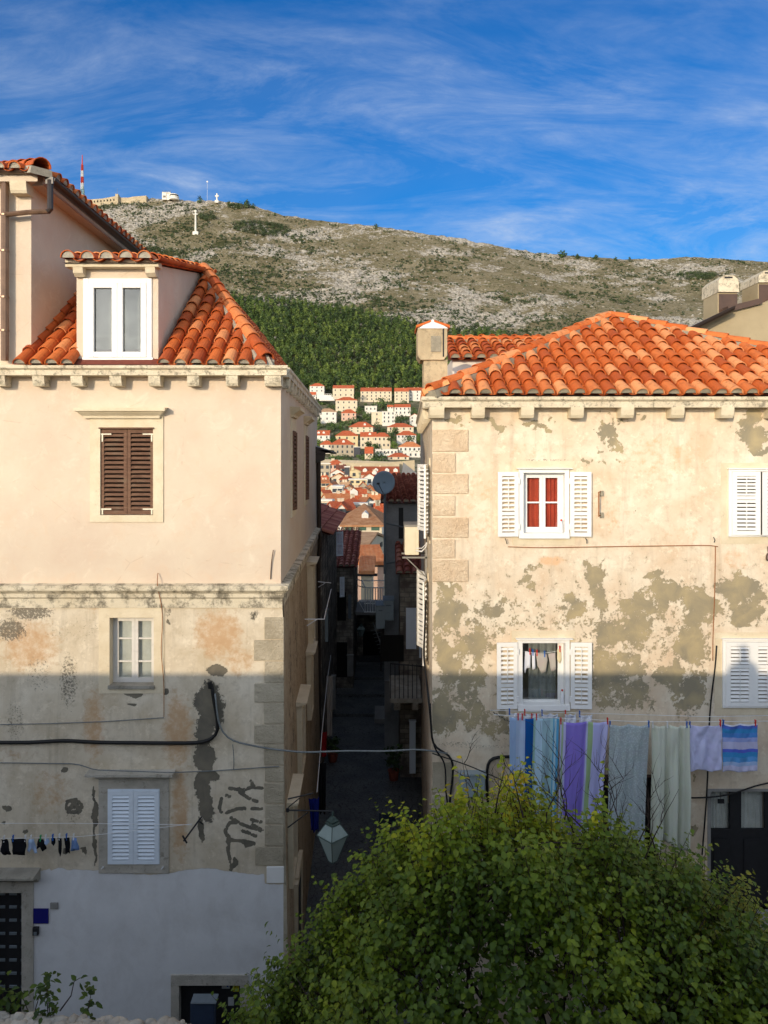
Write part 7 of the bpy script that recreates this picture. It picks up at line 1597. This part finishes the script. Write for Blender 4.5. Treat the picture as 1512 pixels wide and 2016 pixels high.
def garment(name, lab, cat, pts, key, F, D_, grp, pegs=(), seed=0, wob=.015, parent=None):
    """flat garment outline (photo coordinates) with a little depth and ripple"""
    bm = bmesh.new(); vs = [bm.verts.new(F.p(X(a, D_), 0, Z(b, D_))) for a, b in pts]; f = bm.faces.new(vs)
    bmesh.ops.triangulate(bm, faces=[f]); bmesh.ops.subdivide_edges(bm, edges=bm.edges, cuts=3, use_grid_fill=True)
    nn = Vector((F.n[0], F.n[1], 0))
    for v in bm.verts: v.co += nn * (wob * math.sin(v.co.x * 55 + seed * 2) + wob * .7 * math.sin(v.co.z * 30 + seed))
    bmesh.ops.triangulate(bm, faces=bm.faces)
    if parent is not None:
        for v in bm.verts: v.co -= Vector(org(parent))
    me = bpy.data.meshes.new(name); bm.to_mesh(me); bm.free(); o = finish(name, me, C_[key], parent, True); o.modifiers.new('s', 'SOLIDIFY').thickness = .006
    tag(o, lab, cat, grp)
    if parent is None: ORG[o.name] = (0, 0, 0)
    for a, b, c_ in pegs: peg((X(a, D_), F.o[1], Z(b, D_)), c_, o)
    return o
GD_ = 13.3; GF = Fr((0, GD_), (1, 0), (0, -1)); g = 'small dark laundry on the left washing line'
cable('clothesline', 'lower washing line with dark clothes on the left facade', [(X(-40, GD_), GD_, Z(1651, GD_)), (X(60, GD_), GD_, Z(1650, GD_)), (X(160, GD_), GD_, Z(1647, GD_)), (X(260, GD_), GD_, Z(1636, GD_)), (X(378, GD_), GD_, Z(1622, GD_))], .004, M['peg_white'], 'line')
cable('clothesline', 'upper empty washing line across the pale blue shutters', [(X(-40, GD_), GD_, Z(1621, GD_)), (X(160, GD_), GD_, Z(1621, GD_)), (X(378, GD_), GD_, Z(1624, GD_))], .004, M['peg_white'], 'line')
G_ = lambda *a, **k: garment(*a[:3], a[3], a[4], GF, GD_, g, **k)
G_('sock', 'black stocking pair at the far left of the dark laundry', 'clothing', [(4, 1652), (14, 1652), (18, 1670), (22, 1682), (10, 1684), (0, 1678), (3, 1664)], 'K', pegs=((8, 1651, 'white'),), seed=1)
G_('shirt', 'wide black garment second from the left on the dark laundry line', 'clothing', [(22, 1651), (52, 1651), (52, 1666), (49, 1684), (26, 1682), (24, 1664)], 'K', pegs=((26, 1650, 'blue'), (50, 1650, 'white')), seed=2)
G_('shorts', 'light blue denim shorts hanging by one peg', 'clothing', [(57, 1652), (66, 1652), (70, 1666), (75, 1678), (68, 1680), (63, 1670), (58, 1678), (53, 1675), (56, 1664)], 'BM', pegs=((61, 1650, 'white'),), seed=3)
G_('shorts', 'very dark blue shorts under a green peg', 'clothing', [(75, 1652), (85, 1652), (88, 1664), (91, 1672), (84, 1676), (79, 1668), (72, 1672), (74, 1662)], 'K', pegs=((80, 1650, 'green'),), seed=4)
G_('cloth', 'tiny light blue cloth folded on the line', 'clothing', [(87, 1651), (95, 1651), (97, 1658), (93, 1663), (88, 1660)], 'BM', pegs=((90, 1649, 'white'),), seed=5)
G_('sock', 'small black sock hanging alone', 'clothing', [(101, 1650), (109, 1650), (109, 1660), (105, 1666), (101, 1660)], 'K', pegs=((104, 1648, 'blue'),), seed=6)
G_('sock', 'long black sock left of the narrow blue-pegged one', 'clothing', [(113, 1649), (122, 1649), (121, 1664), (122, 1676), (119, 1686), (115, 1678), (115, 1664)], 'K', pegs=((117, 1647, 'white'),), seed=7)
G_('sock', 'narrow black sock under a bright blue peg', 'clothing', [(127, 1649), (137, 1649), (136, 1664), (138, 1680), (133, 1678), (130, 1680), (129, 1664)], 'K', pegs=((131, 1647, 'blue'),), seed=8)
G_('shorts', 'grey-blue denim shorts at the right end of the dark laundry', 'clothing', [(142, 1649), (151, 1649), (156, 1674), (149, 1673), (147, 1664), (143, 1676), (139, 1675)], 'BL', pegs=((145, 1647, 'white'),), seed=9)
# socks in the right window
SD = D0 + .10; SF = Fr((0, SD), (1, 0), (0, -1)); g2 = 'small white laundry inside the lower right window'
cable('clothesline', 'short line of socks inside the open window', [(V2[0] + .03, SD, Z(1282, SD)), (X(1070, SD), SD, Z(1288, SD)), (V2[1] - .05, SD, Z(1280, SD))], .004, M['peg_white'], 'line')
for i, (pts, key, lb, pg) in enumerate((([(1034, 1282), (1044, 1284), (1044, 1314), (1036, 1316), (1034, 1326), (1031, 1318)], 'W', 'white sock at the left end of the window line', (1043, 1282, 'red')),
        ([(1047, 1285), (1053, 1285), (1054, 1316), (1048, 1318)], 'W', 'narrow white sock second from the left in the window', (1049, 1284, 'blue')),
        ([(1055, 1286), (1077, 1288), (1078, 1300), (1074, 1322), (1066, 1326), (1058, 1310)], 'G', 'wide warm grey cloth in the middle of the window line', (1057, 1285, 'red')),
        ([(1079, 1287), (1093, 1285), (1095, 1318), (1086, 1322), (1082, 1306)], 'G', 'grey cloth right of the middle on the window line', (1072, 1287, 'blue')),
        ([(1097, 1278), (1104, 1278), (1105, 1300), (1102, 1306), (1097, 1300)], 'Y', 'cream sock hanging highest at the right of the window', (1102, 1277, 'red')))):
    garment('sock', lb, 'clothing', pts, key, SF, SD, g2, (pg,), 20 + i, .006)
# clothes on the left alley line
g3 = 'alley washing line'
al0 = (X(584, 16.5), 16.5, Z(1560, 16.5)); 
cable('clothesline', 'pale washing line running along the left alley wall', [(X(624, 15.6), 15.6, Z(1560, 15.6)), (X(634, 19), 19, Z(1440, 19)), (X(643, 24), 24, Z(1350, 24)), (X(651, 28), 28, Z(1290, 28))], .010, M['peg_white'], 'line')
o = hang('red_cloth', 'dark red cloth hanging on the alley washing line', 'cloth', 633, 643, 1440, 1490, 'K', 1, .02, .1, 0, (), 31, .02, F=Fr((0, 21), (1, 0), (0, -1)), D_=21, grp='clothes in the alley'); o.data.materials[0] = m_cloth('dark_red_cotton', None, (.30, .015, .02))
hang('pale_cloth', 'long pale cloth hanging along the left alley wall', 'cloth', 643, 655, 1330, 1450, 'G', 1, .03, .2, 0, (), 32, .03, F=Fr((0, 25), (1, 0), (0, -1)), D_=25, grp='clothes in the alley')
o = hang('blue_cloth', 'deep blue cloth hanging behind the big lantern arm', 'cloth', 608, 628, 1570, 1636, 'K', 1.5, .03, .3, .02, (), 33, .03, F=Fr((0, 15.2), (1, 0), (0, -1)), D_=15.2, grp='clothes in the alley'); o.data.materials[0] = m_cloth('deep_blue_cotton', None, (.012, .02, .16))
hang('black_cloth', 'long black clothes hanging behind the lantern at the left alley wall', 'cloth', 626, 642, 1500, 1600, 'K', 2, .04, .2, .0, (), 34, .03, F=Fr((0, 17.2), (1, 0), (0, -1)), D_=17.2, grp='clothes in the alley')
for k in range(9):      # pale shutter catches and hooks along the left alley wall
    pass
t = thing('line_bracket', 'pale clothes line bracket sticking out high on the left alley wall', 'bracket', PT(604, 1219, 17)); m = MB(); m.tube([PT(600, 1219, 16.3), PT(638, 1219, 16.3), PT(652, 1160, 22)], .012, 5); m.tube([PT(604, 1232, 16.3), PT(625, 1219, 16.3)], .010, 5); m.build('arm', M['peg_white'], t)
t = thing('line_bracket', 'second pale line bracket further down the left alley wall', 'bracket', PT(628, 1146, 24)); m = MB(); m.tube([PT(626, 1145, 24), PT(652, 1148, 24)], .016, 5); m.tube([PT(627, 1156, 24), PT(641, 1147, 24)], .012, 5); m.build('arm', M['peg_white'], t)

# ============================================================ TREES IN FRONT
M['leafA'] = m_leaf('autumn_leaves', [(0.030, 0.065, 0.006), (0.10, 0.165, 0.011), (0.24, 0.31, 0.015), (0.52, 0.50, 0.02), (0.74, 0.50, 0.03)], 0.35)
M['leafB'] = m_leaf('olive_leaves', [(0.04, 0.08, 0.010), (0.10, 0.15, 0.014), (0.22, 0.25, 0.025), (0.42, 0.37, 0.04), (0.55, 0.35, 0.04)], 0.35)
M['twig'] = simple('twig_bark', (0.055, 0.035, 0.028), .85, .4, 20)
def leafshape(P, dirv, nrm, L, W, tint):
    """folded pointed-oval leaves: two quads each side of the midrib"""
    dirv = dirv / np.linalg.norm(dirv, axis=1, keepdims=True); b = np.cross(nrm, dirv); b /= np.linalg.norm(b, axis=1, keepdims=True); n_ = np.cross(dirv, b)
    L = L[:, None]; W = W[:, None]
    base = P; q1 = P + dirv * L * .30 + b * W * .5 + n_ * W * .16; q2 = P + dirv * L * .66 + b * W * .40 + n_ * W * .13; tip = P + dirv * L - n_ * L * .10
    m1 = P + dirv * L * .5 ; r1 = P + dirv * L * .30 - b * W * .5 + n_ * W * .16; r2 = P + dirv * L * .66 - b * W * .40 + n_ * W * .13
    V = np.stack([base, q1, q2, tip, r2, r1, m1], 1).reshape(-1, 3); k = 7 * np.arange(len(P))[:, None]
    Fq = np.concatenate([k + np.array([[0, 6, 2, 1]]), k + np.array([[6, 3, 3, 2]]), k + np.array([[0, 5, 4, 6]]), k + np.array([[6, 4, 3, 3]])])
    # use triangles only to stay clean
    T = np.concatenate([k + np.array([[0, 6, 1]]), k + np.array([[1, 6, 2]]), k + np.array([[2, 6, 3]]), k + np.array([[0, 5, 6]]), k + np.array([[5, 4, 6]]), k + np.array([[4, 3, 6]])])
    return V, T, np.tile(tint, 6)
def bigtree(name, lab, base, tops, yc, yr, zfall, ntw, mat, tintf, seed, leafL=.075, xr_=None, per=(9, 17), trunk_r=.14, bare=None):
    rg = np.random.default_rng(seed); TX = np.array([X(a, yc) for a, b in tops]); TZ = np.array([Z(b, yc) for a, b in tops])
    x0, x1 = TX.min(), TX.max()
    t = thing(name, lab, 'tree', base)
    def H(x, y): return np.interp(x, TX, TZ) - zfall * np.clip(np.abs((y - yc) / yr), 0, 1.3) ** 2.2 - .0
    xs = rg.uniform(x0, x1, ntw); ys = yc + yr * rg.uniform(-1, 1, ntw); dep = rg.exponential(.5, ntw)
    lump = -.42 + 1.5 * (fbm(xs * 1.1 + seed, ys * 1.1 + 4, 3) - .5) + .8 * (fbm(xs * 3.0 + seed, ys * 3 + 9, 2) - .5)
    lump = np.minimum(lump - .16, .05); zs = H(xs, ys) + lump - dep; k = (zs > base[2] + .8) & (vn(xs * 2.6 + 11, zs * 2.6 + ys) > .13); xs, ys, zs, dep, lump = xs[k], ys[k], zs[k], dep[k], lump[k]; ntw = len(xs)
    tw = np.stack([xs, ys, zs], 1); cen = np.array([base[0], yc, base[2] + 2.2])
    out = tw - cen; out /= np.linalg.norm(out, axis=1, keepdims=True)
    d = out * .8 + rg.normal(size=(ntw, 3)) * .38 + np.array([0, 0, .55]); d /= np.linalg.norm(d, axis=1, keepdims=True)
    # branches: limbs reach towards clustered twig bases
    m = MB(); nl = 26; limbs = []
    hub = Vector((base[0], base[1], base[2] + 1.5)); m.tube([base, tuple(hub)], [trunk_r, trunk_r * .8], 8)
    idx = rg.choice(ntw, nl, False)
    for i in idx:
        e = Vector(tw[i]) - Vector(d[i]) * .35; mid = hub.lerp(e, .5) + Vector(rg.normal(size=3)) * .25; mid.z -= .15
        pts = [hub.lerp(mid, q) if q < 1 else mid for q in (0, .5)] + [mid, mid.lerp(e, .5) + Vector(rg.normal(size=3)) * .1, e]; m.tube([tuple(p) for p in pts], [.06, .05, .035, .024, .014], 5); limbs.append(pts)
    nodes = np.array([tuple(p) for L_ in limbs for p in L_[1:]])
    for i in rg.choice(ntw, min(ntw, 420), False):
        e = tw[i]; j = np.argmin(((nodes - e) ** 2).sum(1) + 3 * np.maximum(0, nodes[:, 2] - e[2] + .1)); s_ = nodes[j]; mid = (s_ + e) / 2 + rg.normal(size=3) * .06
        m.tube([tuple(s_), tuple(mid), tuple(e)], [.014, .010, .007], 4)
    # twigs
    Ls = rg.uniform(.2, .5, ntw) * (1 + .6 * (rg.random(ntw) < .2)); LP = []; LDv = []; LN = []; TI = []
    for i in range(ntw):
        p0 = tw[i]; bend = rg.normal(size=3) * .12; n_ = rg.integers(*per)
        if i % 2 == 0: m.tube([tuple(p0 - d[i] * .1), tuple(p0 + d[i] * Ls[i] * .5 + bend * .1), tuple(p0 + d[i] * Ls[i] + bend * .25)], [.006, .0045, .002], 3, caps=False)
        f = (np.arange(n_) + .6) / n_; P_ = p0[None] + d[i][None] * (Ls[i] * f)[:, None] + bend[None] * .25 * (f ** 2)[:, None]
        ang = np.arange(n_) * 2.4 + rg.uniform(0, 6); a = np.cross(d[i], [0.3, .2, 1.0]); a /= np.linalg.norm(a); b = np.cross(d[i], a)
        dv = a[None] * np.cos(ang)[:, None] + b[None] * np.sin(ang)[:, None] + d[i][None] * .35 + np.array([0, 0, -.45])[None] + rg.normal(size=(n_, 3)) * .25
        LP.append(P_); LDv.append(dv); LN.append(d[i][None] * .7 + rg.normal(size=(n_, 3)) * .35 + np.array([0, -.25, .6])[None]); TI.append(np.full(n_, tintf(p0, dep[i])) + rg.normal(0, .07, n_))
    P_ = np.concatenate(LP); dv = np.concatenate(LDv); nn = np.concatenate(LN); ti = np.clip(np.concatenate(TI), 0, 1)
    keep = rg.random(len(P_)) < .93
    if bare is not None: keep &= ~bare(P_, rg)
    P_, dv, nn, ti = P_[keep], dv[keep], nn[keep], ti[keep]
    L_ = leafL * rg.uniform(.6, 1.2, len(P_)); V, T, tt = leafshape(P_, dv, nn, L_, L_ * rg.uniform(.68, .88, len(P_)), ti)
    if extra_bare := (BARE.get(name + lab[:6])): pass
    m.build('branches', M['twig'], t)
    fastmesh('leaves', V, T, mat, t, {'tint': ('FACE', tt)}); return t
BARE = {}
topsA = [(480, 1985), (505, 1955), (535, 1930), (560, 1925), (600, 1910), (640, 1880), (680, 1800), (715, 1770), (745, 1695), (775, 1665), (810, 1635), (840, 1606), (900, 1580), (960, 1568), (1050, 1562), (1120, 1578), (1190, 1608), (1250, 1625), (1310, 1640), (1380, 1655), (1450, 1690), (1560, 1750)]
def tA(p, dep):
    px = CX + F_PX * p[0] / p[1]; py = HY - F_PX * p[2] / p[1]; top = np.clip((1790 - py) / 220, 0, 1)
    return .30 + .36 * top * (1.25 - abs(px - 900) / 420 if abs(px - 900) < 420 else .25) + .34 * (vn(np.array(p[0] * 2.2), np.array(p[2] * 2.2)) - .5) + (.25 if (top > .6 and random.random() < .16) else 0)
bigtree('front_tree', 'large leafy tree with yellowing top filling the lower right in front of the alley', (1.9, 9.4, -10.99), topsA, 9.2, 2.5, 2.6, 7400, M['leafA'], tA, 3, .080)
topsB = [(1290, 1800), (1320, 1720), (1345, 1668), (1375, 1655), (1400, 1672), (1425, 1690), (1450, 1720), (1480, 1755), (1520, 1780), (1580, 1840)]
bigtree('front_tree', 'smaller olive-yellow tree at the right edge before the black double door', (4.75, 9.8, -10.99), topsB, 9.7, 1.1, 1.5, 950, M['leafB'], lambda p, dep: .45 + .30 * (vn(np.array(p[0] * 3), np.array(p[2] * 3)) - .3), 5, .062, trunk_r=.09)
# bare twig shoots reaching up in front of the towels
t = thing('bare_shoots', 'leafless dark twigs rising in front of the hanging sheets', 'twigs', (X(1150, 9.6), 9.6, Z(1680, 9.6))); m = MB(); rgb = random.Random(5)
def shoot(p, d, L_, r_, k):
    pts = [p]; q = Vector(p); dd = Vector(d).normalized(); n_ = 6
    for i in range(n_):
        dd = (dd + Vector((rgb.gauss(0, .12), rgb.gauss(0, .08), rgb.gauss(.02, .08)))).normalized(); q = q + dd * L_ / n_; pts.append(tuple(q))
        if k > 0 and i > 0 and rgb.random() < .75: shoot(tuple(q), dd + Vector((rgb.choice((-1, 1)) * rgb.uniform(.35, .9), rgb.gauss(0, .3), rgb.uniform(-.1, .35))), L_ * rgb.uniform(.35, .6), r_ * .55, k - 1)
    m.tube(pts, [r_ * (1 - .8 * i / n_) for i in range(n_ + 1)], 4)
for (a, b, dx, L_) in ((960, 1600, -.3, .7), (975, 1600, .2, .75), (1030, 1610, -.35, .65), (1075, 1620, .1, .8), (1130, 1640, -.55, .9), (1165, 1650, -.75, .95), (1200, 1640, -.3, .8), (1225, 1670, .1, .9), (1245, 1680, .6, .9), (1270, 1690, .25, 1.0), (1290, 1680, -.2, .7), (1180, 1660, .35, .9), (1110, 1620, .5, .6)):
    shoot(PT(a, b, 9.5 + rgb.uniform(-.3, .3)), (dx, rgb.gauss(0, .1), 1), L_, .011, 2)
m.build('twigs', M['twig'], t)
# rubble garden wall and saplings at the bottom left
t = thing('rubble_wall', 'low rubble stone wall along the bottom left edge', 'wall', (-3.4, 9.2, -11)); m = MB(); boxw(m, -8, X(345, 9.2), 9.15, 9.75, -11, -7.5); m.build('core', M['stone_grey'], t)
n = 900; base_ = np.array([(1, 0, 0), (-1, 0, 0), (0, 1, 0), (0, -1, 0), (0, 0, 1), (0, 0, -1)], float)
ic = bmesh.new(); bmesh.ops.create_icosphere(ic, subdivisions=2, radius=1.0); IV = np.array([v.co[:] for v in ic.verts]); IT = np.array([[v.index for v in f.verts] for f in ic.faces]); ic.free()
pos = np.stack([rng.uniform(-5.2, X(372, 9.2), n), rng.uniform(9.1, 9.38, n), np.zeros(n)], 1); pos[:, 2] = Z(2004, 9.2) + np.interp(CX + F_PX * pos[:, 0] / 9.2, [0, 60, 200, 370, 400], [.02, -.02, -.06, -.10, -.3]) - rng.uniform(0, .12, n) - .10
scl = rng.uniform(.035, .10, (n, 1, 1)) * rng.uniform(.6, 1.3, (n, 1, 3)) * np.array([1.2, 1, .7]); V = IV[None] * scl * (1 + .22 * (rng.random((n, len(IV), 1)) - .5)); V = np.clip(V, -.085, .085) + pos[:, None]
M['rubble'] = m_stone('pale_rubble', (0.34, 0.31, 0.26), (0.50, 0.47, 0.41), .5, 6, .01)
fastmesh('stones', V.reshape(-1, 3), (IT[None] + len(IV) * np.arange(n)[:, None, None]).reshape(-1, 3), M['rubble'], t, {}, True)
for (a, ytop, h_, lb, sd_) in ((35, 1942, .75, 'leftmost dark-leaved sapling growing behind the rubble wall', 1), (105, 1930, .85, 'middle sapling with a curved bare shoot above the rubble wall', 2), (168, 1965, .45, 'small drooping sapling on the right of the rubble wall', 3)):
    rg = np.random.default_rng(40 + sd_); bx, by = X(a, 9.5), 9.5; zt_ = Z(ytop, by); zb_ = zt_ - h_ - .6
    t = thing('sapling', lb, 'sapling', (bx, by, zb_), 'saplings behind the rubble wall'); m = MB(); LP = []; dv = []
    st = [(bx, by, zb_)]; 
    for k in range(5 if sd_ != 3 else 2):
        e = np.array([bx + rg.normal() * .18, by + rg.normal() * .1, zt_ - rg.uniform(0, .3)]); m.tube([(bx, by, zb_), tuple((np.array([bx, by, zb_]) + e) / 2 + rg.normal(size=3) * .04), tuple(e)], [.012, .009, .005], 5)
        nl_ = 16; an = rg.uniform(0, 6.28, nl_); LP.append(np.tile(e, (nl_, 1)) + rg.normal(size=(nl_, 3)) * np.array([.05, .05, .09])); dv.append(np.stack([np.cos(an), np.sin(an), rg.uniform(-.9, .3, nl_)], 1))
    if sd_ == 2: q = [PT(118, 1990, 9.5), PT(140, 1960, 9.5), PT(146, 1932, 9.5), PT(158, 1925, 9.5)]; m.tube(q, [.01, .008, .006, .004], 5); LP.append(np.array([PT(150, 1930, 9.5), PT(158, 1926, 9.5), PT(157, 1934, 9.5), PT(146, 1935, 9.5)])); dv.append(np.array([(-.6, .1, .5), (.8, 0, .3), (.5, -.2, -.8), (-.7, .1, -.4)]))
    m.build('stem', M['twig'], t); P_ = np.concatenate(LP); dv = np.concatenate(dv); V, T, tt = leafshape(P_, dv, np.array([0, -.3, 1.0]) + rg.normal(size=(len(P_), 3)) * .3, rg.uniform(.07, .13, len(P_)), rg.uniform(.04, .06, len(P_)), np.clip(rg.normal(.06, .08, len(P_)), 0, 1))
    fastmesh('leaves', V, T, M['leafA'], t, {'tint': ('FACE', tt)})
